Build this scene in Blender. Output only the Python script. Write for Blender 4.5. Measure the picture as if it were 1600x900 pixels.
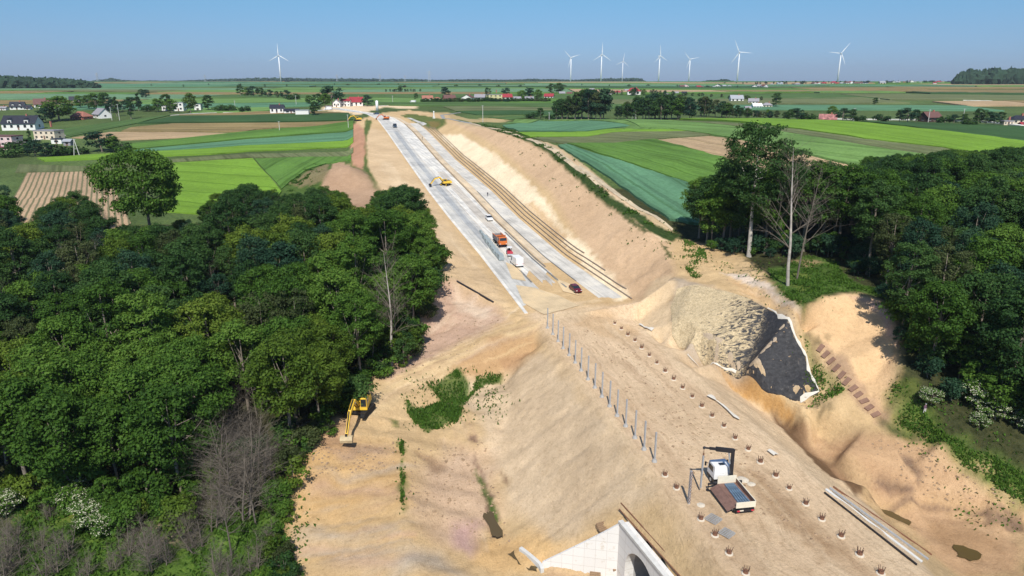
import bpy, bmesh, math, random
import numpy as np
from mathutils import Vector, Matrix
from mathutils.geometry import delaunay_2d_cdt
for o in list(bpy.data.objects): bpy.data.objects.remove(o)
SC = bpy.context.scene; COL = SC.collection
rnd = random.Random(7); PI = math.pi; R = math.radians

# ------------------------------------------------------------ camera, sky, sun, exposure
F = 1067.; H = 50.
PITCH = math.atan(322/F); YAW = math.atan(242/math.hypot(F, 322))
cam = bpy.data.cameras.new('camera'); camo = bpy.data.objects.new('camera', cam); COL.objects.link(camo)
cam.sensor_width = 36; cam.lens = 36*F/1600; cam.clip_start = .5; cam.clip_end = 40000
camo.location = (0, 0, H); camo.rotation_euler = (PI/2-PITCH, 0, -YAW)
SC.camera = camo
SUN_EL = R(50); SUN_DIR = Vector((-.24, -.97, 0)).normalized()       # horizontal direction towards the sun
W = bpy.data.worlds.new('World'); SC.world = W; W.use_nodes = True
nt = W.node_tree; bg = nt.nodes['Background']
sky = nt.nodes.new('ShaderNodeTexSky'); sky.sky_type = 'NISHITA'; sky.sun_disc = False
sky.sun_elevation = SUN_EL; sky.sun_rotation = math.atan2(SUN_DIR.x, SUN_DIR.y)
sky.altitude = 200; sky.air_density = 1.0; sky.dust_density = .35; sky.ozone_density = 4.0
tcw = nt.nodes.new('ShaderNodeTexCoord'); sxw = nt.nodes.new('ShaderNodeSeparateXYZ'); nt.links.new(tcw.outputs['Generated'], sxw.inputs[0])
rw = nt.nodes.new('ShaderNodeValToRGB'); nt.links.new(sxw.outputs[2], rw.inputs[0]); ew = rw.color_ramp.elements      # clear blue air down to the horizon
for _ in range(3): ew.new(.5)
for x, (p_, c_) in zip(ew, [(0, (.36,.50,.90)), (.06, (.41,.57,.82)), (.12, (.43,.67,.80)), (.4, (.8,.9,1)), (1, (1,1,1))]): x.position = p_; x.color = (*c_, 1)
mw = nt.nodes.new('ShaderNodeMix'); mw.data_type = 'RGBA'; mw.blend_type = 'MULTIPLY'; mw.inputs[0].default_value = 1
nt.links.new(sky.outputs[0], mw.inputs[6]); nt.links.new(rw.outputs[0], mw.inputs[7]); nt.links.new(mw.outputs[2], bg.inputs[0]); bg.inputs[1].default_value = .105
sl = bpy.data.lights.new('sun', 'SUN'); sl.energy = 4.4; sl.angle = R(.5); sl.color = (1, .95, .87)
so = bpy.data.objects.new('sun', sl); COL.objects.link(so)
sd = Vector((SUN_DIR.x*math.cos(SUN_EL), SUN_DIR.y*math.cos(SUN_EL), math.sin(SUN_EL)))
so.rotation_euler = sd.to_track_quat('Z', 'Y').to_euler(); so.location = (0, -20, 90)
SC.view_settings.view_transform = 'Standard'; SC.view_settings.look = 'None'
SC.view_settings.gamma = 1; SC.view_settings.exposure = 0.25
SC.render.engine = 'CYCLES'
SC.cycles.max_bounces = 5; SC.cycles.transparent_max_bounces = 6

# ------------------------------------------------------------ tagging, meshes
def tag(o, label=None, cat=None, group=None, kind=None):
    if label: o['label'] = label
    if cat: o['category'] = cat
    if group: o['group'] = group
    if kind: o['kind'] = kind
    return o
def empty(name, loc, rz=0, label=None, cat=None, group=None):
    o = bpy.data.objects.new(name, None); COL.objects.link(o); o.empty_display_size = .5
    o.location = loc; o.rotation_euler = (0, 0, rz); return tag(o, label, cat, group)
def link(name, me, parent=None):
    o = bpy.data.objects.new(name, me); COL.objects.link(o)
    if parent: o.parent = parent
    return o
class MB:
    def __init__(s): s.v = []; s.f = []; s.m = []; s.M = Matrix()
    def add(s, vs, fs, mi=0):
        b = len(s.v); s.v += [tuple(s.M @ Vector(v)) for v in vs]; s.f += [tuple(b+i for i in f) for f in fs]; s.m += [mi]*len(fs)
    def box(s, x0, y0, z0, x1, y1, z1, mi=0, taper=0, tx=None):
        t = taper; u = tx if tx is not None else t
        s.add([(x0,y0,z0),(x1,y0,z0),(x1,y1,z0),(x0,y1,z0),(x0+u,y0+t,z1),(x1-u,y0+t,z1),(x1-u,y1-t,z1),(x0+u,y1-t,z1)],
              [(0,3,2,1),(4,5,6,7),(0,1,5,4),(1,2,6,5),(2,3,7,6),(3,0,4,7)], mi)
    def prism(s, poly, y0, y1, mi=0, axis='y'):                     # poly in (x,z), extruded along y
        n = len(poly)
        vs = [(p[0], y0, p[1]) for p in poly]+[(p[0], y1, p[1]) for p in poly]
        if axis == 'x': vs = [(v[1], v[0], v[2]) for v in vs]
        if axis == 'z': vs = [(v[0], v[2], v[1]) for v in vs]
        s.add(vs, [tuple(range(n)), tuple(range(2*n-1, n-1, -1))]+[(i, n+i, n+(i+1) % n, (i+1) % n) for i in range(n)], mi)
    def tube(s, pts, rad, seg=6, mi=0, cap=True):
        pts = [Vector(p) for p in pts]; n = len(pts)
        if not isinstance(rad, (list, tuple)): rad = [rad]*n
        vs = []; fs = []
        up = Vector((0, 0, 1)) if abs((pts[-1]-pts[0]).normalized().z) < .9 else Vector((1, 0, 0))
        for i, p in enumerate(pts):
            d = (pts[min(i+1, n-1)]-pts[max(i-1, 0)]).normalized(); a = d.cross(up).normalized(); b = d.cross(a)
            for k in range(seg):
                t = 2*PI*k/seg; vs.append(p+(a*math.cos(t)+b*math.sin(t))*rad[i])
        for i in range(n-1):
            for k in range(seg):
                k2 = (k+1) % seg; fs.append((i*seg+k, i*seg+k2, (i+1)*seg+k2, (i+1)*seg+k))
        if cap: fs += [tuple(range(seg-1, -1, -1)), tuple((n-1)*seg+k for k in range(seg))]
        s.add(vs, fs, mi)
    def bar(s, a, b, w, h, mi=0):                                   # rectangular bar from a to b
        a = Vector(a); b = Vector(b); d = (b-a).normalized(); up = Vector((0, 0, 1)) if abs(d.z) < .95 else Vector((1, 0, 0))
        sx = d.cross(up).normalized()*w/2; uz = sx.cross(d).normalized()*h/2
        vs = [p+i*sx+j*uz for p in (a, b) for i, j in ((-1,-1),(1,-1),(1,1),(-1,1))]
        s.add(vs, [(3,2,1,0),(4,5,6,7),(0,1,5,4),(1,2,6,5),(2,3,7,6),(3,0,4,7)], mi)
    def cyl(s, c, r, h, axis='z', seg=14, mi=0):
        c = Vector(c); d = {'x': Vector((1,0,0)), 'y': Vector((0,1,0)), 'z': Vector((0,0,1))}[axis]
        s.tube([c-d*h/2, c+d*h/2], r, seg, mi)
    def mesh(s, name, mats, smooth=False):
        me = bpy.data.meshes.new(name); me.from_pydata(s.v, [], s.f)
        for m in (mats if isinstance(mats, list) else [mats]): me.materials.append(m)
        if len(me.materials) > 1: me.polygons.foreach_set('material_index', s.m)
        if smooth: me.polygons.foreach_set('use_smooth', [True]*len(s.f))
        me.update(); return me
    def build(s, name, mats, parent=None, smooth=False, bevel=0):
        o = link(name, s.mesh(name, mats, smooth), parent)
        if bevel:
            md = o.modifiers.new('bevel', 'BEVEL'); md.width = bevel; md.segments = 2; md.limit_method = 'ANGLE'
        return o
def kids(o): return [c for c in bpy.data.objects if c.parent == o]
KIDS = {}
def copy_tree(o, loc, rz=None, label=None, scale=None, group=None):
    if o.name not in KIDS: KIDS[o.name] = [(c, kids(c)) for c in kids(o)]
    r = o.copy(); COL.objects.link(r); r.location = loc
    if rz is not None: r.rotation_euler = (0, 0, rz)
    if scale: r.scale = (scale,)*3 if not isinstance(scale, tuple) else scale
    if label: r['label'] = label
    if group: r['group'] = group
    for c, gs in KIDS[o.name]:
        d = c.copy(); COL.objects.link(d); d.parent = r
        for g in gs:
            e = g.copy(); COL.objects.link(e); e.parent = d
    return r

# ------------------------------------------------------------ materials
MATS = {}
def newmat(name):
    m = bpy.data.materials.new(name); m.use_nodes = True; MATS[name] = m
    return m, m.node_tree, m.node_tree.nodes['Principled BSDF']
def N(t, typ, **kw):
    n = t.nodes.new(typ)
    for k, v in kw.items():
        if k.startswith('i_'):
            key = k[2:]; key = int(key) if key.isdigit() else key.replace('_', ' ')
            n.inputs[key].default_value = v
        else: setattr(n, k, v)
    return n
def ramp(t, src, stops):
    r = t.nodes.new('ShaderNodeValToRGB'); e = r.color_ramp.elements
    while len(e) < len(stops): e.new(.5)
    for x, (p, c) in zip(e, stops): x.position = p; x.color = (*c, 1) if len(c) == 3 else c
    t.links.new(src, r.inputs[0]); return r
def simple(name, col, rough=.7, metal=0, var=.18, scale=1.5, spec=.3, coord='Object', bump=0):
    m, t, b = newmat(name)
    tc = N(t, 'ShaderNodeTexCoord'); no = N(t, 'ShaderNodeTexNoise', i_Scale=scale, i_Detail=5., i_Roughness=.65)
    t.links.new(tc.outputs[coord], no.inputs['Vector'])
    r = ramp(t, no.outputs[0], [(.3, [c*(1-var) for c in col]), (.7, [min(1, c*(1+var)) for c in col])])
    t.links.new(r.outputs[0], b.inputs['Base Color'])
    b.inputs['Roughness'].default_value = rough; b.inputs['Metallic'].default_value = metal
    b.inputs['Specular IOR Level'].default_value = spec
    if bump:
        bp = N(t, 'ShaderNodeBump', i_Strength=.6, i_Distance=bump); t.links.new(no.outputs[0], bp.inputs['Height']); t.links.new(bp.outputs[0], b.inputs['Normal'])
    return m
white_paint = simple('white_paint', (.78, .78, .77), .35, var=.05, spec=.5)
dark_steel = simple('dark_steel', (.03, .03, .035), .45, .3, spec=.5)
zinc = simple('galvanised_steel', (.42, .44, .46), .5, .35, var=.15, scale=4)
blue_zinc = simple('bluish_galvanised_steel', (.2, .29, .38), .4, .3, var=.35, scale=3)
rubber = simple('rubber', (.018, .018, .019), .85)
glass_dark = simple('dark_glass', (.02, .026, .033), .08, spec=.8, var=.05)
yellow = simple('machine_yellow', (.78, .5, .05), .45, var=.12, spec=.4)
orange = simple('machine_orange', (.6, .16, .035), .5, var=.15)
rust = simple('rusty_steel', (.2, .095, .055), .8, var=.3, scale=5)
brownboard = simple('brown_side_board', (.19, .11, .085), .7, var=.25, scale=2)
cream = simple('cream_paint', (.72, .66, .52), .45, var=.08)
redp = simple('dark_red_paint', (.12, .008, .02), .25, spec=.6, var=.05)
redb = simple('bright_red_paint', (.5, .03, .05), .35, spec=.5, var=.05)
bluep = simple('dark_blue_paint', (.03, .06, .1), .3, spec=.5)
concrete = simple('pale_concrete', (.56, .56, .53), .8, var=.1, scale=.8, bump=.02)
m, t, b = newmat('formed_concrete'); tc = N(t, 'ShaderNodeTexCoord'); sx = N(t, 'ShaderNodeSeparateXYZ'); t.links.new(tc.outputs['Object'], sx.inputs[0])
aa = N(t, 'ShaderNodeMath', operation='SUBTRACT'); t.links.new(sx.outputs[0], aa.inputs[0]); t.links.new(sx.outputs[1], aa.inputs[1]); cb = N(t, 'ShaderNodeCombineXYZ'); t.links.new(aa.outputs[0], cb.inputs[0]); t.links.new(sx.outputs[2], cb.inputs[1])
bk = N(t, 'ShaderNodeTexBrick', offset=0., i_Scale=1.); bk.inputs['Brick Width'].default_value = 1.9; bk.inputs['Row Height'].default_value = 1.35; bk.inputs['Mortar Size'].default_value = .035; bk.inputs['Mortar Smooth'].default_value = .3
for k_, v_ in (('Color1', (.72,.71,.68,1)), ('Color2', (.68,.67,.64,1)), ('Mortar', (.54,.52,.48,1))): bk.inputs[k_].default_value = v_
t.links.new(cb.outputs[0], bk.inputs['Vector']); ns = N(t, 'ShaderNodeTexNoise', i_Scale=.9, i_Detail=8., i_Roughness=.7); t.links.new(tc.outputs['Object'], ns.inputs['Vector']); rs_ = ramp(t, ns.outputs[0], [(.28, (.72,.64,.52)), (.42, (1,1,1))])
mm = N(t, 'ShaderNodeMix', data_type='RGBA', blend_type='MULTIPLY'); mm.inputs[0].default_value = 1; t.links.new(bk.outputs[0], mm.inputs[6]); t.links.new(rs_.outputs[0], mm.inputs[7]); t.links.new(mm.outputs[2], b.inputs['Base Color']); b.inputs['Roughness'].default_value = .85
formed = m
concrete_dark = simple('grey_concrete', (.36, .35, .33), .85, var=.18, scale=1)
lampglass = simple('lamp_glass', (.7, .7, .66), .2, var=.02)
bark = simple('grey_bark', (.2, .17, .135), .9, var=.35, scale=3, bump=.05)
palebark = simple('pale_beech_bark', (.4, .37, .32), .9, var=.3, scale=1.5, bump=.05)
twigbark = simple('twig_bark', (.17, .145, .115), .95, var=.25, scale=2)
timber = simple('weathered_timber', (.3, .2, .12), .85, var=.25, scale=4)
plaster_white = simple('white_render', (.75, .74, .7), .8, var=.06)
plaster_cream = simple('cream_render', (.66, .56, .43), .8, var=.08)
plaster_pink = simple('pink_render', (.64, .48, .47), .8, var=.08)
brick_red = simple('red_brick', (.36, .14, .1), .85, var=.2)
roof_black = simple('black_roof_tiles', (.025, .027, .038), .5, var=.2)
roof_red = simple('red_roof_tiles', (.3, .035, .045), .6, var=.2)
roof_brown = simple('brown_roof_tiles', (.14, .07, .06), .7, var=.2)
roof_grey = simple('grey_roof_sheets', (.27, .26, .28), .7, var=.15)
roof_rust = simple('rusty_roof_tiles', (.33, .14, .1), .8, var=.25)
turb_white = simple('turbine_white', (.8, .81, .82), .4, var=.02)

# ------------------------------------------------------------ projection of photo points into the world
CR = Vector((math.cos(YAW), -math.sin(YAW), 0)); CF = Vector((math.sin(YAW)*math.cos(PITCH), math.cos(YAW)*math.cos(PITCH), -math.sin(PITCH))); CU = CR.cross(CF)
def at(px, py, z=0.):
    d = CF*F+CR*(px-800)+CU*(450-py); t = (z-H)/d.z
    return Vector((d.x*t, d.y*t, z))
LE = [(820,490,0),(751,400,3),(701,340,6.5),(670,300,9.5),(635,250,14.5),(605,207,20.8),(590,187,25),(572,178,27),(540,173,28.5),(505,168,30)]
RE = [(985,470,0),(882,400,3),(812,340,6.5),(772,300,9.5),(714,250,14.5),(672,207,20.8),(655,193,23.5),(636,184,25.8),(605,178,27.3),(560,171,28.8),(515,165,30.3)]
ROADL = np.array([at(*p) for p in LE]); ROADR = np.array([at(*p) for p in RE])

# ------------------------------------------------------------ terrain: survey break lines -> TIN -> grid
pts = []
def L(*ps, step=5.):                                                # break line of (px,py,z) or ('w',x,y,z)
    q = [Vector(p[1:]) if p[0] == 'w' else at(*p) for p in ps]
    for a, b in zip(q, q[1:]):
        n = max(1, min(60, int((b-a).length/step)))
        for i in range(n): pts.append(tuple(a.lerp(b, i/n)))
    pts.append(tuple(q[-1]))
def W_(*ps):
    for p in ps: pts.append(p)
# platform (z=0) and its edges
L(('w',35.4,-80,0),('w',35.4,131,0)); L(('w',35.4,131,0),*LE[:]); L(('w',56,-80,0),('w',56,122,0)); L(('w',56,122,0),*RE)
L(('w',45,-80,0),('w',45,140,0),step=8)
# left embankment toe, culvert forecourt
L(('w',17,-80,-12.2),('w',17,40,-12.3),('w',17.5,46,-12.3)); L(('w',18,79,-11.8),('w',19,88,-11.2),('w',21,103,-9.3),('w',25,116,-7),('w',30,126,-3.5))
L(('w',33.2,50,-4.1),('w',30.6,71.4,-4.1),step=1); L(('w',30.6,71.4,-4.1),('w',25.1,74.0,-8),('w',20.1,75.6,-11.4),step=1)
L(('w',32.2,50,-12.4),('w',29.6,70.6,-12.4),step=1); L(('w',29.6,70.6,-12.3),('w',20,73.4,-12.3),step=1)
L(('w',33.2,50,-4.1),('w',20.5,45.5,-11.4),step=1); L(('w',32.2,50,-10.6),('w',20,47.3,-11.8),step=1)
# west: ditch, spoil ridge, excavated bank
L((745,720,-10.6),(765,780,-11.8),(783,850,-12.9),(780,905,-13.2),('w',12,30,-14),('w',12,-80,-16))
L((700,700,-9.4),(690,780,-10.8),(700,850,-12.3),(720,900,-12.8))
L((610,640,-6.8),(622,700,-7.8),(628,800,-9.8),(640,880,-11.6))
L((560,700,-7.4),(540,760,-9.5),(540,830,-11.2),(560,900,-12.6))
L((490,715,-7.0),(455,770,-9.2),(440,830,-11.4),(470,900,-13)); L((510,680,-6.2),(530,720,-7.7),(600,730,-8.6))
L((545,665,-6.3),(575,640,-6),(600,610,-5.8),(650,577,-5),(720,553,-3.8),(780,524,-2),(842,508,-.2))
L((560,690,-7),(620,645,-7),(700,592,-6.6),(790,572,-5.8),(835,550,-3.6))
L((650,640,-8),(720,620,-8.6),(790,600,-8.3),step=6)
L((590,585,-5.3),(640,545,-4.8),(690,515,-3.7),(740,500,-1.8),(800,497,-.5)); L((665,480,0),(720,470,-.6),(770,482,-.2),(805,493,0)); L((670,440,3.2),(690,430,4),(715,440,3),(770,472,.9))
L((675,390,6),(625,325,9.5),(592,292,12),(572,262,14),(560,215,20),(568,196,23),(580,188,25)); L((640,400,5.6),(590,330,8.8),(560,300,9.8))
pass; L((430,298,9.6),(470,300,9.6),(505,310,9.2),(545,313,9.1),(580,312,9.3),(600,305,9.8)); L((590,288,11.6),(575,277,14.2),(553,262,17.6),(536,254,19),(520,257,18),(495,272,14),(465,287,10.8),step=3)
for px_ in (470,495,520,545,570): d_ = at(px_,250,12.3); pts.append(tuple(Vector((d_.x, d_.y, 0))*(312/d_.dot(Vector((math.sin(YAW), math.cos(YAW), 0))))+Vector((0,0,12.6))))
L((540,205,19.5),(545,250,12.4)); L((850,880,-12.2),(845,905,-12.4))
# right embankment toe / gully / dirt bank / ponds
L(('w',75,-80,-14),('w',75,52,-12.8),('w',73.5,62,-12.4),('w',72,72,-11.2),(1300,735,-10.2),(1235,674,-8.8),(1150,614,-6.8),(1062,563,-3.4),(1000,520,-.4))
L(('w',64,-80,-5.4),('w',64,58,-5.4),('w',63.2,70,-5),('w',60.5,90,-3.2),step=6)
L((1010,515,.2),(1072,548,-.6),(1160,580,-2.6),(1248,628,-3.9),(1262,650,-4.6),(1320,705,-6.2),(1352,757,-8.6),(1430,775,-9.6),(1600,800,-9.8))
L((1252,642,-6.4),(1310,712,-9),(1345,768,-10.6),(1430,790,-11.3),(1600,815,-11))
L((1375,800,-12.6),(1450,830,-12.6),(1540,880,-12.6),step=3); L((1560,845,-11.6),(1600,850,-11.2),(1620,900,-11.5)); L((1350,670,-4.4),(1420,735,-7.4),(1520,770,-8.8))
# black geogrid slope
L((1045,437,7.5),(1120,452,7.6),(1195,482,7)); L((1195,482,7),(1250,540,1.8),(1278,615,-3)); L((1045,437,7.5),(1000,470,3.5),(990,500,.1))
L((1060,500,3.4),(1120,530,2.4),(1180,560,.8))
# ridge, bank and scoop
L((1055,430,7.3),(1040,395,9.2),(1000,350,13),(960,310,16),(915,270,20.5),(870,235,24.4),(835,222,25.8),(800,212,26.6),(760,200,27.4),(712,191,27.5),(690,184,28))
L((1062,372,10),(1100,383,9.8),(1160,402,9.6),(1190,425,10),(1245,480,9.3),(1262,478,9.4),(1290,463,10.4),(1330,458,10.9),(1375,468,10),(1400,500,8.2),(1406,560,4.6),(1395,620,-.4),(1388,657,-3.4),(1450,700,-5.5),(1560,770,-8),(1600,788,-8.8))
L((1130,432,8.1),(1170,455,7.5),(1215,485,6.9),(1255,520,5.2),(1285,550,2.6),(1330,610,-1.2),(1375,660,-4))
L((1300,550,2.8),(1345,600,-.4),(1382,645,-3)); L((1290,500,6.8),(1335,500,7),(1375,520,6),step=3); L((1330,560,3),(1370,590,.8),step=3)
L((1258,600,-1.6),(1290,640,-3.6),(1340,660,-4.2))
L((1480,690,-3.4),(1600,745,-6)); L((1470,640,.2),(1600,690,-2))
W_(*[(x, y, z) for x, y, z in [(110,120,10),(130,120,9),(165,120,8),(112,92,5),(135,85,3),(112,68,-1),(98,50,-6),(110,30,-7),(150,60,1),(145,150,12),(110,160,12),(185,150,11),(120,200,15),(185,220,17),(95,175,12.5),(95,160,11),
   (240,150,12),(240,60,6),(240,-80,2),(120,-80,-8),
   (-22,100,-9.5),(-22,128,-7),(-12,150,-4),(-45,90,-12),(-85,90,-12),(-45,60,-14),(-85,60,-13),(-22,170,0),(-62,150,-3),(-105,150,-1),(-60,190,4.5),(-12,192,5.5),(-110,200,6),(-160,120,-4),(-160,200,8),(12,172,4),(-2,215,8),
   (-30,230,8.6),(-70,230,8.6),(-120,240,9.5),(-45,20,-15),(-45,-80,-16),(-120,-80,-12),(-200,-80,-6),(-200,60,-6),(-160,10,-9)]])
RIGHTZ = ([0,150,200,250,320,400,430,470,560,700,900,1300,2000,3000,6000,12000],[8,12,16,20.5,25.5,28,27.2,25.4,24.6,30.5,34.6,41,47,48.6,48,42])
LEFTZ = ([0,200,262,300,330,390,445,500,640,900,1300,2000,3000,6000,12000],[4,8,10.3,12.6,14.6,17.5,21.2,24.6,29.5,34.6,41,47,48.4,48,42])
HD = Vector((math.sin(YAW), math.cos(YAW), 0)); HR = CR
def zfar(D, lat):
    w = min(1, max(0, (lat/D+.02)/.14)); n = .5*math.sin(D*.013+lat*.006)+.4*math.sin(lat*.011-D*.004)
    k = min(1, max(0, (D-430)/300))*(1.6 if D < 2200 else .6)
    return np.interp(D, *LEFTZ)*(1-w)+np.interp(D, *RIGHTZ)*w+n*k
core = list(pts)
carr = np.array(core)
for D in [205,235,262,300,330,360,390,420,445,470,500,560,640,700,800,900,1100,1300,1600,2000,2500,3000,4500,6000,9000,12000]:
    for a in range(-66, 67, 3 if D < 1200 else 4):
        lat = D*math.tan(R(a)) if abs(a) < 60 else D*1.75*(1 if a > 0 else -1)*(1+.1*(abs(a)-60))
        p = HD*D+HR*lat
        if D < 700:
            if np.min(np.hypot(carr[:, 0]-p.x, carr[:, 1]-p.y)) < 28+D*.02: continue
            if -30 < p.x < 95 and p.y < 470: continue
            if p.x > -30 and p.x < 130 and p.y < 215: continue
            if -200 < p.x < -20 and p.y < 232: continue
        pts.append((p.x, p.y, zfar(D, lat)))
for p in [(-14000,-3000,10),(14000,-3000,10),(-14000,13000,42),(14000,13000,42),(-400,-300,5),(400,-300,5)]: pts.append(p)
P2 = {}
for x, y, z in pts: P2[(round(x*2), round(y*2))] = (x, y, z)
pts = list(P2.values())
res = delaunay_2d_cdt([Vector(p[:2]) for p in pts], [], [], 0, 1e-4)
tv = np.array([v[:] for v in res[0]]); zi = np.array([pts[i[0]][2] if i else 0 for i in res[3]])
def axis(c0, c1, d, lo, hi, g):
    m = list(np.arange(c0, c1, d)); a = m[-1]; s = d
    while a < hi: s *= g; a += s; m.append(a)
    a = m[0]; s = d
    while a > lo: s *= g; a -= s; m.insert(0, a)
    return np.array(m)
GX = axis(-45, 112, .42, -7000, 7000, 1.055); GY = axis(42, 160, .42, -1500, 7000, 1.03)
GXX, GYY = np.meshgrid(GX, GY); GZ = np.full(GXX.shape, 8.)
for tri in res[2]:
    for k in range(1, len(tri)-1):
        t3 = (tri[0], tri[k], tri[k+1]); A, B, C = tv[list(t3)]; za, zb, zc = zi[list(t3)]
        i0, i1 = np.searchsorted(GX, [min(A[0], B[0], C[0])-1e-6, max(A[0], B[0], C[0])+1e-6]); j0, j1 = np.searchsorted(GY, [min(A[1], B[1], C[1])-1e-6, max(A[1], B[1], C[1])+1e-6])
        if i0 >= i1 or j0 >= j1: continue
        X = GXX[j0:j1, i0:i1]; Y = GYY[j0:j1, i0:i1]
        den = (B[1]-C[1])*(A[0]-C[0])+(C[0]-B[0])*(A[1]-C[1])
        if abs(den) < 1e-9: continue
        u = ((B[1]-C[1])*(X-C[0])+(C[0]-B[0])*(Y-C[1]))/den; v = ((C[1]-A[1])*(X-C[0])+(A[0]-C[0])*(Y-C[1]))/den; w = 1-u-v
        ins = (u >= -1e-6) & (v >= -1e-6) & (w >= -1e-6)
        GZ[j0:j1, i0:i1][ins] = (u*za+v*zb+w*zc)[ins]
# value noise in numpy
def vnoise(x, y, s, seed=0):
    rs = np.random.RandomState(seed); T = rs.rand(256, 256)
    x = x/s; y = y/s; xi = np.floor(x).astype(int); yi = np.floor(y).astype(int); fx = x-xi; fy = y-yi
    fx = fx*fx*(3-2*fx); fy = fy*fy*(3-2*fy); g = lambda a, b: T[a % 256, b % 256]
    return (g(xi, yi)*(1-fx)+g(xi+1, yi)*fx)*(1-fy)+(g(xi, yi+1)*(1-fx)+g(xi+1, yi+1)*fx)*fy-.5
for _ in range(3):                                                  # round the break lines slightly, except at the culvert walls
    Z2 = GZ.copy(); Z2[1:-1, 1:-1] = (GZ[1:-1, 1:-1]*2+GZ[:-2, 1:-1]+GZ[2:, 1:-1]+GZ[1:-1, :-2]+GZ[1:-1, 2:])/6
    keep = (GXX > 18.5) & (GXX < 34.2) & (GYY > 45) & (GYY < 77) | (GYY > 1500)
    GZ = np.where(keep, GZ, Z2)
plat = np.clip((np.minimum(GXX-35, 57-GXX))/1.5, 0, 1)*(GYY < 135)
rough = (1-.85*plat)*np.clip((420-GYY)/150, 0, 1)
lane = ((GXX > np.interp(GYY, ROADL[:8, 1], ROADL[:8, 0])-1) & (GXX < np.interp(GYY, ROADR[:8, 1], ROADR[:8, 0])+5) & (GYY > 128) & (GYY < 560))
rough = np.where(lane, .05, rough)
ridge = lambda x, y, s, k: (1-2*np.abs(vnoise(x, y, s, k)))**3
gul = ridge(GXX*.12, GYY*1., 3.1, 8)*((GXX > 17) & (GXX < 34.5) & (GYY > 74) & (GYY < 128))*.13+ridge(GXX*.15, GYY, 3.4, 9)*((GXX > 57) & (GXX < 66) & (GYY < 115))*.1
GZ -= gul*(1-keep)
terr = ((GXX < 14) & (GXX > -25) & (GYY > 60) & (GYY < 112)); GZ += terr*.13*np.sin((GYY+.35*GXX+3*vnoise(GXX, GYY, 12, 4))*1.15)*np.clip((GYY-60)/8, 0, 1)
GZ += rough*(vnoise(GXX, GYY, 9, 1)*.45+vnoise(GXX, GYY, 3.7, 2)*.42+vnoise(GXX, GYY, 1.4, 3)*.3)*np.where(keep, .1, 1)
def zt(x, y):
    i = min(max(int(np.searchsorted(GX, x))-1, 0), len(GX)-2); j = min(max(int(np.searchsorted(GY, y))-1, 0), len(GY)-2)
    u = (x-GX[i])/(GX[i+1]-GX[i]); v = (y-GY[j])/(GY[j+1]-GY[j])
    return float((GZ[j, i]*(1-u)+GZ[j, i+1]*u)*(1-v)+(GZ[j+1, i]*(1-u)+GZ[j+1, i+1]*u)*v)
def hit(px, py):                                                    # where the sight line through a photo point meets the ground
    d = (CF*F+CR*(px-800)+CU*(450-py)).normalized(); t = 20.; last = t
    if d.z > -.0012: d.z = -.0012
    while t < 12000:
        p = Vector((0, 0, H))+d*t
        if p.z < zt(p.x, p.y): break
        last = t; t += max(.4, t*.008)
    lo, hi = last, t
    for _ in range(12):
        m = (lo+hi)/2; p = Vector((0, 0, H))+d*m
        if p.z < zt(p.x, p.y): hi = m
        else: lo = m
    p = Vector((0, 0, H))+d*hi; p.z = zt(p.x, p.y); return p
def dist(p): return Vector(p).dot(HD)
def ppm(p): return F/((Vector(p)-Vector((0, 0, H))).dot(CF))        # photo pixels per metre there
# ------------------------------------------------------------ ground: base colours of soil, sand and grass per vertex
SAND = (.51,.375,.205); SANDP = (.62,.50,.33); SANDO = (.46,.30,.14); SANDB = (.40,.28,.18); SOIL = (.30,.20,.13); GRAVEL = (.50,.47,.42); DARKS = (.2,.135,.09)
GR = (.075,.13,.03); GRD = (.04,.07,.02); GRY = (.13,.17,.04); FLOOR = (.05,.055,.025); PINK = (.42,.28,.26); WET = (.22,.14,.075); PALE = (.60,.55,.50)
vx, vy = GXX.ravel(), GYY.ravel(); NV = len(vx)
colr = np.zeros((NV, 4)); colr[:, 3] = 1                             # alpha: 1 bare ground, 0 grass
n1 = vnoise(vx, vy, 60, 5)+.5; n2 = vnoise(vx, vy, 14, 6)+.5
for c in range(3): colr[:, c] = (.085, .13, .045)[c]*(.75+.5*n1)*(.85+.3*n2)
colr[:, 3] = 0
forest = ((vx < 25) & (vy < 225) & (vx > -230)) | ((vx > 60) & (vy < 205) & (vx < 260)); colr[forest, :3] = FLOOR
TRK = np.zeros(NV); GZ = np.ascontiguousarray(GZ); GZF = GZ.reshape(-1)
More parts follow.
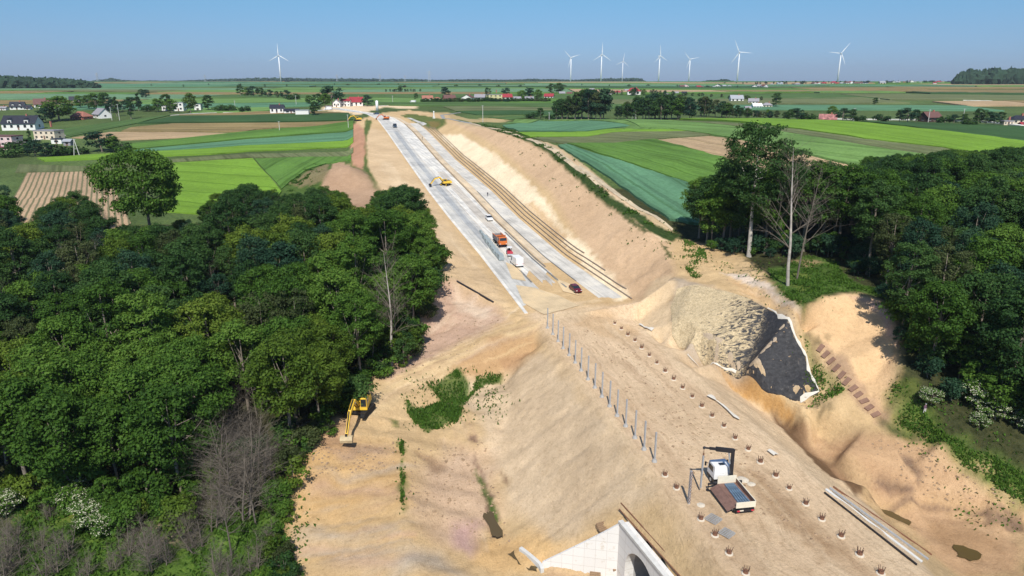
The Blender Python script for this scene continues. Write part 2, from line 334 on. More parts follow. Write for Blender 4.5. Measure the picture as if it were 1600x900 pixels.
def paint(color, soft, poly, bare=1., amt=1., wob=.0, world=False, track=None, dz=0.):
    q = np.array([p[:2] for p in poly]) if world else np.array([hit(*p)[:2] for p in poly])
    lo = q.min(0)-soft*2-4; hi = q.max(0)+soft*2+4
    idx = np.nonzero((vx > lo[0]) & (vx < hi[0]) & (vy > lo[1]) & (vy < hi[1]))[0]
    if not len(idx): return
    x = vx[idx]; y = vy[idx]
    if wob: x = x+vnoise(x, y, wob*2.2, 11)*wob*2; y = y+vnoise(x, y, wob*2.2, 12)*wob*2
    ins = np.zeros(len(idx), bool); dd = np.full(len(idx), 1e9)
    for a, b in zip(q, np.roll(q, -1, 0)):
        cond = (a[1] > y) != (b[1] > y)
        with np.errstate(all='ignore'): xs = (b[0]-a[0])*(y-a[1])/(b[1]-a[1]+1e-12)+a[0]
        ins ^= cond & (x < xs)
        ab = b-a; t = np.clip(((x-a[0])*ab[0]+(y-a[1])*ab[1])/(ab@ab+1e-9), 0, 1)
        dd = np.minimum(dd, np.hypot(x-a[0]-t*ab[0], y-a[1]-t*ab[1]))
    s = np.where(ins, dd, -dd); w = np.clip(s/soft*.5+.5, 0, 1)*amt
    for c in range(3): colr[idx, c] = colr[idx, c]*(1-w)+color[c]*w
    colr[idx, 3] = colr[idx, 3]*(1-w)+bare*w
    if dz: GZF[idx] += w*dz
    if track is not None: TRK[idx] = TRK[idx]*(1-w)+track*w
# whole building site
paint(SAND, 1.2, [(556,188),(600,176),(640,172),(700,180),(722,194),(760,200),(812,212),(872,233),(925,272),(985,318),(1046,368),(1100,381),(1165,402),(1195,428),(1246,481),(1262,475),(1290,461),(1330,457),(1378,469),(1402,500),(1408,560),(1400,620),(1412,660),(1450,690),(1560,765),(1620,800),(1700,1300),(460,1300),(440,835),(455,765),(482,705),(520,655),(548,605),(592,585),(645,545),(662,480),(676,400),(628,325),(592,292),(572,262),(560,230)], wob=.8)
# lighter dusty platform, tracks along the road
paint((.60,.46,.30), 1.5, [(35,-80),(56.5,-80),(56.5,128),(62,144),(34,142),(34.6,128)], world=True, track=1., wob=.5)
paint((.47,.34,.21), 1.2, [(36.5,-80),(40.5,-80),(40,60),(41,90),(39.5,128),(37,128)], world=True, track=.6, amt=.5, wob=.8)
paint((.43,.30,.18), .8, [(47,-80),(50,-80),(50.5,60),(49.5,75),(48,72)], world=True, track=1., amt=.75, wob=.7)
paint((.38,.26,.15), .7, [(46.4,54),(49.8,54),(49.2,70),(47.2,76),(45.8,66)], world=True, track=1., amt=.8, wob=.7)
paint((.56,.43,.28), 1, [(42,78),(47,78),(45,128),(41,128)], world=True, track=1., amt=.6, wob=.8)
paint(SANDO, 1, [(900,480),(960,490),(1000,520),(985,540),(900,505)], amt=.35, wob=1.5)
paint(SANDP, 1.5, [(820,470),(880,468),(940,480),(900,500),(850,500)], amt=.6, wob=1.5)
# right shoulder strip and embankment side
paint((.60,.47,.31), .6, [(1000,515),(1060,545),(1130,585),(1220,660),(1290,735),(1345,775),(1400,830),(1460,900),(1400,900),(1280,760),(1180,680),(1060,580)], amt=.9)
paint((.46,.28,.11), .3, [(1075,551),(1110,568),(1160,590),(1215,618),(1240,640),(1242,662),(1200,640),(1140,602)], wob=.3)
paint((.16,.10,.055), .35, [(1205,640),(1240,660),(1300,725),(1352,768),(1338,776),(1285,735),(1232,680)], wob=.4)
# cut slope right: upper brown face, lower pale face
paint((.50,.36,.225), 1.2, [(700,190),(760,200),(812,212),(872,233),(925,272),(985,318),(1046,375),(1055,430),(1000,470),(960,450),(905,375),(860,300),(790,240),(740,208)])
paint((.74,.63,.44), .8, [(684,212),(720,210),(770,240),(815,275),(850,310),(870,345),(895,370),(920,390),(950,425),(985,462),(962,470),(900,400),(820,320),(740,255)], wob=.8)
paint(SANDO, .8, [(822,318),(836,316),(870,352),(888,370),(875,378),(850,352)], amt=.7, wob=.8)
paint(SANDP, .6, [(925,285),(985,322),(1040,368),(1048,378),(1030,374),(960,322),(915,285),(880,250),(870,237)], amt=.7, wob=.3)
paint(GRD, .4, [(965,328),(985,340),(1015,362),(1008,364),(975,342)], amt=.9, bare=0, wob=.5); paint(GRD, .3, [(1030,378),(1042,386),(1052,405),(1044,402)], amt=.8, bare=0, wob=.4)
# left cut slope and bench
paint((.54,.41,.25), 1.5, [(578,200),(600,205),(640,262),(700,345),(745,405),(800,488),(765,470),(712,440),(686,432),(676,395),(628,325),(592,292),(574,262),(565,225)])
paint(SANDP, 1, [(590,250),(612,252),(640,300),(625,310)], amt=.5, wob=1.5); paint(SANDP, 1, [(660,345),(690,350),(715,380),(700,385)], amt=.4, wob=1.5)
paint((.44,.31,.225), 1.5, [(668,475),(690,434),(712,443),(770,478),(795,500),(760,515),(700,545),(650,575),(600,600),(600,585),(645,548)], wob=1)
paint((.60,.50,.38), 1., [(712,450),(760,480),(770,500),(748,500),(705,470)], amt=.7, wob=1.)
paint((.55,.42,.24), 1, [(560,625),(640,578),(720,550),(800,515),(842,505),(835,530),(720,575),(640,610),(585,650)], track=.0, wob=.8)
paint((.44,.29,.15), 1, [(770,528),(842,515),(848,540),(835,570),(800,582),(740,582),(700,590),(730,560)], wob=1.5)
paint((.36,.22,.12), .8, [(780,560),(830,550),(815,575),(790,582)], amt=.6, wob=1.)
paint((.545,.43,.285), 1.5, [(850,545),(940,640),(1000,720),(1030,780),(960,800),(870,850),(800,800),(760,700),(740,640),(700,600),(790,588)], wob=1)
paint((.48,.355,.26), 2, [(690,700),(760,720),(780,800),(740,860),(690,840),(640,760)], amt=.7, wob=2)
paint(PINK, 1.2, [(715,818),(752,815),(760,850),(740,870),(718,860)], amt=.8, wob=1.5)
paint((.52,.33,.14), 2, [(460,715),(520,690),(620,700),(622,780),(560,800),(450,830),(445,780)], amt=.6, wob=2.5)
paint((.42,.27,.16), 1.5, [(480,700),(520,660),(548,640),(552,690),(520,705)], amt=.8, wob=1.5); paint((.33,.24,.19), 1, [(520,700),(610,695),(600,715),(530,718)], amt=.6, wob=1.2)
for k, (a, b) in enumerate([(735,742),(768,778),(800,806),(828,842),(862,872)]):
    paint([(.40,.36,.31),(.42,.30,.25),(.56,.38,.18)][k % 3], 1.2, [(500-k*8,a),(600,a+4),(640,b-4),(600,b+6),(500-k*8,b+2)], amt=.65, wob=2.)
paint((.38,.36,.32), 1.5, [(620,865),(690,862),(720,900),(600,900)], amt=.6, wob=2)
paint((.56,.38,.18), 1, [(755,843),(830,830),(880,850),(850,885),(780,905),(740,880)], amt=.9, wob=.8)
paint(SANDB, 1, [(860,890),(980,893),(1000,960),(850,960)], amt=.8, wob=.8)
paint((.2,.13,.09), .35, [(738,712),(748,738),(752,760),(770,838),(786,838),(776,800),(768,775),(746,722)], wob=.5)
paint(GR, .3, [(742,735),(752,745),(775,795),(782,815),(772,812),(758,775),(746,750)], bare=0, wob=.3)
paint((.27,.18,.11), .6, [(648,706),(672,712),(690,722),(684,742),(668,738)], amt=.75, wob=1., dz=-.3); paint((.2,.13,.09), .3, [(735,676),(746,680),(744,692),(736,690)], amt=.9, wob=.5); paint((.2,.13,.08), .3, [(782,735),(790,745),(796,758),(788,756)], amt=.9, wob=.3)
# weeds on the slope
for c, pl in [(GR,[(664,598),(690,595),(715,578),(724,600),(728,622),(738,612),(745,590),(762,583),(784,585),(772,600),(742,612),(728,628),(716,655),(700,668),(660,672),(648,660),(632,640),(634,628),(660,640),(690,628)]),(GR,[(700,650),(718,645),(716,658),(704,662)])]:
    paint(c, .4, pl, bare=0, amt=.9, wob=1.6)
for pl in ([(622,690),(634,688),(632,710),(624,708)], [(624,722),(632,720),(632,760),(628,800),(624,790)], [(610,650),(625,655),(625,668),(612,662)]):
    paint(GR, .35, pl, bare=0, amt=.75, wob=1.)
# right: valley side
paint((.42,.35,.26), 1.2, [(1045,437),(1120,452),(1190,478),(1250,560),(1248,620),(1160,590),(1070,550),(1052,500)], wob=.6)
paint((.60,.47,.30), .8, [(1050,430),(1020,440),(990,480),(1000,515),(1055,545),(1050,480)], amt=.9, wob=1.2)
paint((.56,.40,.22), .8, [(1135,428),(1170,435),(1215,455),(1250,488),(1275,520),(1245,510),(1200,478),(1150,452)], wob=.6)
paint(PALE, .5, [(1128,426),(1165,428),(1200,442),(1250,483),(1242,484),(1195,452),(1150,436)], amt=.6, wob=.4)
paint((.60,.42,.235), .6, [(1262,485),(1290,464),(1330,460),(1375,473),(1392,500),(1396,560),(1390,620),(1380,652),(1340,600),(1290,545),(1255,515)])
paint(PINK, .6, [(1320,461),(1375,470),(1396,490),(1403,545),(1394,540),(1385,500),(1360,478)], amt=.55, wob=.7)
paint(GRY, .5, [(1245,520),(1262,530),(1300,580),(1320,610),(1290,620),(1268,590),(1255,560)], amt=.45, bare=.5, wob=1.6)
paint((.36,.24,.16), .5, [(1280,540),(1292,538),(1340,590),(1392,650),(1384,668),(1350,640),(1310,590)], amt=.7, wob=.5)
paint(GRY, .6, [(1392,600),(1430,610),(1445,650),(1440,690),(1400,665),(1390,630)], amt=.6, bare=.4, wob=1.8)
paint((.46,.31,.18), 1.2, [(1250,680),(1350,675),(1440,700),(1560,775),(1600,800),(1600,900),(1500,900),(1380,790),(1330,740)], wob=1)
paint((.50,.34,.18), 1, [(1350,785),(1440,790),(1600,830),(1600,800),(1440,770),(1350,770)], amt=.8, wob=1)
for pl in ([(1365,742),(1400,748),(1425,762),(1420,770),(1380,765)], [(1520,795),(1560,798),(1600,808),(1600,830),(1560,820),(1535,812)], [(1335,766),(1420,775),(1600,806),(1600,812),(1430,785)], [(1412,710),(1420,712),(1440,745),(1436,752),(1420,735)]):
    paint(DARKS, .35, pl, amt=1., wob=.5, dz=-.3)
paint((.34,.22,.12), 1, [(1440,800),(1500,820),(1560,850),(1520,880),(1460,860)], amt=.8, wob=1.5)
# grass banks
paint(GR, .8, [(1200,420),(1262,400),(1300,405),(1330,440),(1400,470),(1378,465),(1330,455),(1290,460),(1262,473),(1247,480),(1215,450)], bare=0, wob=.6)
paint((.12,.19,.04), 1., [(1412,640),(1440,640),(1480,680),(1600,740),(1640,800),(1600,790),(1560,765),(1450,692),(1400,662)], bare=0, wob=.8)
paint((.36,.25,.16), .6, [(1235,408),(1270,405),(1285,410),(1262,418)], amt=.6, wob=.8); paint(GRY, .8, [(1230,430),(1265,425),(1270,450),(1240,455)], bare=0, amt=.8, wob=.8)
paint(GRD, .8, [(1370,655),(1405,668),(1450,695),(1430,700),(1390,685)], bare=0, amt=.8, wob=1.)
paint(GRY, 1, [(0,800),(180,790),(200,850),(260,900),(60,900),(0,880)], bare=0, wob=2); paint((.09,.16,.03), 1, [(0,830),(100,815),(200,860),(330,830),(430,800),(470,900),(0,960)], bare=0, wob=2)
paint((.5,.4,.27), .8, [(245,825),(310,795),(325,810),(290,840),(255,850)], wob=1)
# green strip with wheel tracks along the crest, berm, verge at the road bend, dirt tracks, spoil heap
paint((.46,.36,.22), .6, [(722,190),(760,196),(815,208),(870,228),(940,280),(1000,330),(1045,352),(1060,372),(1046,372),(985,320),(925,272),(870,236),(812,213),(760,201),(712,193)], wob=.3)
paint(GRD, .6, [(736,192),(770,197),(815,209),(862,230),(900,262),(960,310),(1020,350),(1062,368),(1052,378),(1015,362),(955,325),(905,283),(855,238),(815,218),(770,203)], bare=0, wob=.4)
paint((.12,.15,.045), .8, [(640,178),(660,180),(690,186),(697,194),(684,204),(668,200),(650,192),(625,180)], bare=0, wob=.8); paint((.25,.15,.06), .8, [(664,188),(685,190),(690,196),(676,202)], amt=.5, wob=.8)
paint((.10,.14,.04), .6, [(572,186),(582,190),(572,214),(575,262),(590,290),(580,290),(567,262),(566,215)], bare=0, wob=.5)
paint((.42,.24,.15), .6, [(550,192),(560,192),(570,205),(571,240),(566,265),(549,265),(547,230),(550,210)], wob=.6)
paint(GR, .8, [(430,290),(455,282),(490,252),(525,248),(560,262),(592,300),(600,335),(640,400),(560,420),(450,330)], bare=0, wob=1)
paint((.37,.255,.165), .6, [(520,254),(545,258),(578,280),(588,300),(575,325),(560,345),(520,330),(500,290),(512,270)], wob=.8)
paint((.24,.19,.11), .6, [(455,285),(480,268),(512,256),(515,270),(500,285),(470,292)], bare=.6, amt=.8, wob=1)
paint((.30,.21,.13), .5, [(524,256),(560,262),(590,290),(600,300),(590,306),(570,285),(548,272)], amt=.5, wob=.8)
paint(SANDP, 1.5, [(515,160),(640,158),(662,160),(650,170),(600,168),(560,180),(500,172)], wob=1.5)
paint(SAND, 1., [(655,174),(700,176),(735,186),(790,182),(800,186),(740,192),(690,184),(650,178)], amt=.7, wob=1.5)
# wheel ruts, bulldozer streaks and scrapes, pressed into the soil
sr = random.Random(21)
def streaks(line, n, spread, wid, cols, ln=(6, 22), amt=.55, dz=-.07, world=False, track=None):
    q = [Vector(p[:2]) for p in line] if world else [hit(*p).xy for p in line]; acc = [0]
    for a, b_ in zip(q, q[1:]): acc.append(acc[-1]+(b_-a).length)
    P = lambda s: Vector((np.interp(s, acc, [p.x for p in q]), np.interp(s, acc, [p.y for p in q])))
    for _ in range(n):
        l = sr.uniform(*ln); s0 = sr.uniform(-l*.3, acc[-1]-l*.5); o = sr.gauss(0, spread); w = wid*sr.uniform(.5, 1.5); e = [P(min(acc[-1], max(0, s0+l*k/5))) for k in range(6)]; L1 = []; L2 = []
        if (e[-1]-e[0]).length < 1: continue
        for k, p in enumerate(e):
            d = (e[min(k+1, 5)]-e[max(k-1, 0)]);
            if d.length < .01: d = e[-1]-e[0]
            d.normalize(); nn_ = Vector((-d.y, d.x)); ww = w*math.sin(PI*(k+.4)/5.8); L1.append(tuple(p+nn_*(o+ww/2))); L2.append(tuple(p+nn_*(o-ww/2)))
        paint(sr.choice(cols), .35, L1+L2[::-1], amt=amt*sr.uniform(.5, 1.2) if amt < .8 else amt, wob=.3, world=True, dz=dz)
BR = [(.38,.27,.17), (.43,.31,.2), (.58,.45,.29), (.62,.50,.34)]
streaks([(42,40),(43.5,90),(43,135)], 46, 3.8, .5, BR, (8, 40), .5, -.06, True)
streaks([(48.5,40),(49,80),(50,135)], 30, 1.6, .5, BR, (8, 35), .6, -.09, True)
streaks([(560,640),(610,600),(700,560),(780,528),(842,508)], 44, 2.0, .5, [(.62,.47,.26), (.40,.28,.17), (.66,.52,.32), (.35,.24,.15)], (6, 20), .6, -.14)
streaks([(670,560),(740,525),(800,503)], 18, 2.5, .5, [(.38,.27,.19), (.56,.45,.32)], (5, 16), .5, -.08)
streaks([(660,510),(700,480),(770,500)], 16, 3., .6, [(.38,.27,.20), (.58,.47,.34)], (5, 14), .5, -.12)
streaks([(480,720),(540,712),(625,720)], 20, 4., .5, [(.34,.22,.13), (.60,.42,.22), (.28,.19,.12)], (4, 12), .6, -.15)
streaks([(460,790),(550,780),(640,760)], 22, 4.5, .6, [(.58,.40,.19), (.42,.36,.28), (.60,.44,.24)], (6, 16), .5, -.1)
streaks([(470,860),(560,850),(650,835)], 20, 4.5, .6, [(.58,.40,.19), (.40,.35,.28), (.46,.31,.24)], (6, 16), .5, -.1)
streaks([(700,640),(735,740),(770,860)], 14, 3., .4, [(.38,.26,.18), (.56,.44,.31)], (3, 12), .5, -.1)
streaks([(800,520),(850,480),(940,470)], 24, 3.5, .6, [(.62,.46,.26), (.66,.55,.38), (.44,.32,.2)], (6, 20), .5, -.08)
streaks([(600,250),(660,330),(740,420)], 14, 2.5, .8, [(.66,.54,.36), (.50,.37,.22)], (12, 40), .4, -.08)
streaks([(1250,690),(1330,730),(1420,750)], 14, 2.5, .4, [(.32,.20,.12), (.55,.38,.22)], (4, 12), .6, -.15)
streaks([(1440,790),(1520,800),(1600,830)], 16, 3., .5, [(.30,.19,.11), (.54,.38,.22)], (4, 14), .6, -.15)
streaks([(1140,440),(1200,465),(1260,515)], 10, 1., .5, [(.66,.52,.36), (.46,.29,.15)], (3, 12), .5, -.1)
for _ in range(26):                                                 # little clumps of scrub and pits on the valley side
    p = hit(sr.uniform(1258, 1300), sr.uniform(520, 640)); a = sr.uniform(.3, .9); paint((.17,.13,.07), .3, [(p.x-a, p.y-a*.6), (p.x+a, p.y-a*.5), (p.x+a*.7, p.y+a*.6), (p.x-a*.6, p.y+a*.5)], world=True, amt=.6, wob=.4, bare=.6)
me = bpy.data.meshes.new('ground')
ny, nx = GXX.shape
colr[:, 0] *= 1+.15*colr[:, 3]; colr[:, 1] *= 1+.11*colr[:, 3]; colr[:, 2] *= .92+.17*colr[:, 3]
co = np.stack([vx, vy, GZ.ravel()], 1).astype(np.float32)
ii = (np.arange(ny-1)[:, None]*nx+np.arange(nx-1)[None, :]).ravel()
quads = np.stack([ii, ii+1, ii+nx+1, ii+nx], 1)
cx = (co[quads[:, 0], 0]+co[quads[:, 2], 0])/2; cy = (co[quads[:, 0], 1]+co[quads[:, 2], 1])/2
zr = co[quads, 2].max(1)-co[quads, 2].min(1)
quads = quads[~((cx > 29) & (cx < 33.6) & (cy > 57) & (cy < 69) & (zr > 2.0))]     # mouth of the culvert
me.vertices.add(len(co)); me.vertices.foreach_set('co', co.ravel())
me.loops.add(quads.size); me.loops.foreach_set('vertex_index', quads.ravel().astype(np.int32))
me.polygons.add(len(quads)); me.polygons.foreach_set('loop_start', (np.arange(len(quads))*4).astype(np.int32)); me.polygons.foreach_set('loop_total', np.full(len(quads), 4, np.int32))
me.update(calc_edges=True); me.polygons.foreach_set('use_smooth', [True]*len(quads))
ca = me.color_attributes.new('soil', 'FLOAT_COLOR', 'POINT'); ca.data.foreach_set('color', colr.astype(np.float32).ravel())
ta = me.attributes.new('track', 'FLOAT', 'POINT'); ta.data.foreach_set('value', TRK.astype(np.float32))
m, t, b = newmat('ground_soil')
A = N(t, 'ShaderNodeAttribute', attribute_name='soil'); T = N(t, 'ShaderNodeAttribute', attribute_name='track'); tc = N(t, 'ShaderNodeTexCoord')
def noise(sc, det=6, rough=.6, vec=None):
    n = N(t, 'ShaderNodeTexNoise', i_Scale=sc, i_Detail=float(det), i_Roughness=rough); t.links.new(vec or tc.outputs['Object'], n.inputs['Vector']); return n
def mixc(kind, fac, a, b_):
    n = N(t, 'ShaderNodeMix', data_type='RGBA', blend_type=kind)
    for i, v in ((0, fac), (6, a), (7, b_)):
        if hasattr(v, 'is_output'): t.links.new(v, n.inputs[i])
        else: n.inputs[i].default_value = v
    return n.outputs[2]
def mth(op, a, b_=0.):
    n = N(t, 'ShaderNodeMath', operation=op)
    for i, v in ((0, a), (1, b_)):
        if hasattr(v, 'is_output'): t.links.new(v, n.inputs[i])
        else: n.inputs[i].default_value = v
    return n.outputs[0]
big = ramp(t, noise(.06, 7, .65).outputs[0], [(.3, (.84,.82,.80)), (.55, (1,1,1)), (.75, (1.12,1.13,1.15))])
mid = ramp(t, noise(.5, 8, .7).outputs[0], [(.3, (.90,.885,.86)), (.5, (1,1,1)), (.72, (1.07,1.07,1.07))])
fin = ramp(t, noise(5, 6, .8).outputs[0], [(.32, (.78,.76,.74)), (.5, (1,1,1)), (.7, (1.12,1.12,1.12))])
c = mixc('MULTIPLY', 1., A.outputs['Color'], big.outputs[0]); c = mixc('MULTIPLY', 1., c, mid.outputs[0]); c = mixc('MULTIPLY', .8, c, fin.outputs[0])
cl = ramp(t, noise(1.5, 7, .78).outputs[0], [(.33, (.80,.765,.72)), (.47, (1,1,1)), (.66, (1.09,1.09,1.08))]); c = mixc('MULTIPLY', .9, c, cl.outputs[0])
mp = N(t, 'ShaderNodeMapping'); mp.inputs['Scale'].default_value = (1, .035, 1); dn = noise(.05, 3); dv_ = N(t, 'ShaderNodeVectorMath', operation='SCALE'); dv_.inputs['Scale'].default_value = 9.; t.links.new(dn.outputs['Color'], dv_.inputs[0]); dadd = N(t, 'ShaderNodeVectorMath', operation='ADD'); t.links.new(tc.outputs['Object'], dadd.inputs[0]); t.links.new(dv_.outputs[0], dadd.inputs[1]); t.links.new(dadd.outputs[0], mp.inputs['Vector'])
st = ramp(t, noise(1.9, 5, .75, mp.outputs[0]).outputs[0], [(.36, (.66,.60,.54)), (.5, (1,1,1)), (.62, (1.1,1.1,1.08))])
c = mixc('MULTIPLY', mth('MULTIPLY', T.outputs['Fac'], mth('MULTIPLY', noise(.09, 4).outputs[0], 1.0)), c, st.outputs[0])
# pebbles and clods, dark specks on bare ground
sp = ramp(t, noise(2.3, 3, .8).outputs[0], [(.64, (0,0,0)), (.70, (1,1,1))])
c = mixc('MIX', mth('MULTIPLY', sp.outputs[0], mth('MULTIPLY', A.outputs['Alpha'], .55)), c, (.24,.16,.1,1))
gn = ramp(t, noise(.9, 8, .75).outputs[0], [(.35, (.5,.55,.4)), (.5, (1,1,1)), (.68, (1.5,1.35,1.1))])
c = mixc('MULTIPLY', mth('SUBTRACT', 1., A.outputs['Alpha']), c, gn.outputs[0])
t.links.new(c, b.inputs['Base Color']); b.inputs['Roughness'].default_value = .95; b.inputs['Specular IOR Level'].default_value = .12
bn = noise(2.2, 9, .8); bp = N(t, 'ShaderNodeBump', i_Strength=.8, i_Distance=.35); t.links.new(bn.outputs[0], bp.inputs['Height'])
bp2 = N(t, 'ShaderNodeBump', i_Strength=.5, i_Distance=.25); t.links.new(noise(1.9, 5, .75, mp.outputs[0]).outputs[0], bp2.inputs['Height']); t.links.new(bp.outputs[0], bp2.inputs['Normal']); t.links.new(bp2.outputs[0], b.inputs['Normal'])
me.materials.append(m); tag(link('ground', me), kind='structure')

# ------------------------------------------------------------ sheets draped on the ground (fields, paving, water)
def drape(name, poly, mat, lift, step=None, skirt=True, world=False, kind='structure', thick=None, **kw):
    q = [Vector(p[:2]) for p in poly] if world else [Vector(hit(*p)[:2]) for p in poly]
    if sum(a.x*b_.y-b_.x*a.y for a, b_ in zip(q, q[1:]+q[:1])) < 0: q.reverse()
    xs = [p.x for p in q]; ys = [p.y for p in q]; size = max(max(xs)-min(xs), max(ys)-min(ys))
    if step is None: step = max(1.5, size/45)
    e = []
    for a, b_ in zip(q, q[1:]+q[:1]):
        n = max(1, int((b_-a).length/step)); e += [a.lerp(b_, i/n) for i in range(n)]
    inner = []
    y = min(ys)+step*.5
    while y < max(ys):
        cr = sorted((b_.x-a.x)*(y-a.y)/(b_.y-a.y)+a.x for a, b_ in zip(q, q[1:]+q[:1]) if (a.y > y) != (b_.y > y))
        for c0, c1 in zip(cr[::2], cr[1::2]):
            x = c0+step*.4
            while x < c1-step*.4: inner.append(Vector((x, y))); x += step
        y += step
    ne = len(e)
    r = delaunay_2d_cdt(e+inner, [], [list(range(ne))], 1, 1e-5)
    d0 = Vector((q[1]-q[0])).normalized(); d1 = Vector((-d0.y, d0.x))
    lf = lambda x, y: lift*(1+max(0, math.hypot(x, y)-300)/400)
    vs = [(v.x, v.y, zt(v.x, v.y)+lf(v.x, v.y)) for v in r[0]]; fs = [tuple(f) for f in r[2]]
    if skirt:
        nb = len(vs); em = [i for i in range(len(r[3])) if any(k < ne for k in r[3][i])]
        pos = {k: i for i in em for k in r[3][i] if k < ne}; loop = [pos[k] for k in range(ne) if k in pos]
        for i in loop: v = vs[i]; vs.append((v[0], v[1], v[2]-lf(v[0], v[1])-.5))
        n = len(loop); fs += [(loop[i], nb+i, nb+(i+1) % n, loop[(i+1) % n]) for i in range(n)]
    me = bpy.data.meshes.new(name); me.from_pydata(vs, [], fs); me.materials.append(mat)
    uv = me.uv_layers.new(name='UVMap'); li = np.zeros(len(me.loops), np.int32); me.loops.foreach_get('vertex_index', li)
    va = np.array(vs); u = va[:, 0]*d0.x+va[:, 1]*d0.y; v = va[:, 0]*d1.x+va[:, 1]*d1.y
    uv.data.foreach_set('uv', np.stack([u[li], v[li]], 1).astype(np.float32).ravel()); me.update()
    o = link(name, me); return tag(o, kind=kind, **kw)
def crop(name, col, stripe=0., period=3., dark=.6, tram=0., patch=.2, col2=None):
    m, t, b = newmat(name); uv = N(t, 'ShaderNodeUVMap', uv_map='UVMap'); sx = N(t, 'ShaderNodeSeparateXYZ'); t.links.new(uv.outputs[0], sx.inputs[0])
    tc = N(t, 'ShaderNodeTexCoord')
    def nz(s, d=5., r=.6, v=None):
        n = N(t, 'ShaderNodeTexNoise', i_Scale=s, i_Detail=d, i_Roughness=r); t.links.new(v or tc.outputs['Object'], n.inputs['Vector']); return n.outputs[0]
    def mx(kind, f, a, c2):
        n = N(t, 'ShaderNodeMix', data_type='RGBA', blend_type=kind)
        for i, v in ((0, f), (6, a), (7, c2)):
            if hasattr(v, 'is_output'): t.links.new(v, n.inputs[i])
            else: n.inputs[i].default_value = v
        return n.outputs[2]
    p1 = ramp(t, nz(.03, 6.), [(.3, [1-patch]*3), (.7, [1+patch]*3)]); p2 = ramp(t, nz(.8, 6., .75), [(.3, (.75,.78,.7)), (.7, (1.2,1.15,1.15))])
    c = mx('MULTIPLY', 1., (*col, 1), p1.outputs[0]); c = mx('MULTIPLY', 1., c, p2.outputs[0])
    if stripe:
        ad = N(t, 'ShaderNodeMath', operation='MULTIPLY_ADD', i_1=.5); t.links.new(nz(.15, 3.), ad.inputs[0]); t.links.new(sx.outputs[1], ad.inputs[2])
        mu = N(t, 'ShaderNodeMath', operation='MULTIPLY', i_1=2*PI/period); t.links.new(ad.outputs[0], mu.inputs[0])
        si = N(t, 'ShaderNodeMath', operation='SINE'); t.links.new(mu.outputs[0], si.inputs[0])
        r = ramp(t, si.outputs[0], [(.0, (0,0,0)), (.75, (1,1,1))]); f = N(t, 'ShaderNodeMath', operation='MULTIPLY', i_1=stripe); t.links.new(r.outputs[0], f.inputs[0])
        c = mx('MIX', f.outputs[0], c, (*(col2 or [x*dark for x in col]), 1))
    if tram:
        mp = N(t, 'ShaderNodeMapping'); mp.inputs['Scale'].default_value = (.004, .12, 1); t.links.new(uv.outputs[0], mp.inputs['Vector'])
        mu = N(t, 'ShaderNodeMath', operation='MULTIPLY', i_1=2*PI/17); t.links.new(sx.outputs[1], mu.inputs[0]); si = N(t, 'ShaderNodeMath', operation='COSINE'); t.links.new(mu.outputs[0], si.inputs[0])
        rt = ramp(t, si.outputs[0], [(.955, (1,1,1)), (.985, (.62,.66,.55))]); c = mx('MULTIPLY', .8, c, rt.outputs[0])
        r = ramp(t, nz(1., 4., .8, mp.outputs[0]), [(.38, [1-tram]*3), (.5, (1,1,1)), (.62, [1+tram*.4]*3)]); c = mx('MULTIPLY', 1., c, r.outputs[0])
    t.links.new(c, b.inputs['Base Color']); b.inputs['Roughness'].default_value = .95; b.inputs['Specular IOR Level'].default_value = .1
    bp = N(t, 'ShaderNodeBump', i_Strength=.6, i_Distance=.3); t.links.new(nz(1.5, 6., .8), bp.inputs['Height']); t.links.new(bp.outputs[0], b.inputs['Normal'])
    return m
C = dict(teal=crop('young_cereal', (.10,.22,.125), tram=.3, patch=.12), bright=crop('bright_pasture', (.16,.29,.035), tram=.15, patch=.15), green=crop('green_barley', (.10,.20,.04), tram=.3),
    light=crop('pale_green_barley', (.135,.24,.07), tram=.3), mid=crop('mid_green_crop', (.08,.145,.045), tram=.3), dark=crop('dark_green_beet', (.045,.10,.035), tram=.2),
    dull=crop('dull_stubble_crop', (.15,.175,.08), stripe=.35, period=2.4, tram=.3), tan=crop('bare_tan_soil', (.40,.29,.175), tram=.2, patch=.2), brown=crop('brown_stubble', (.25,.19,.09), tram=.35),
    furrow=crop('potato_furrows', (.44,.31,.20), stripe=.95, period=1.75, col2=(.15,.145,.075)), pale=crop('hazy_cereal', (.14,.25,.14), tram=.25))
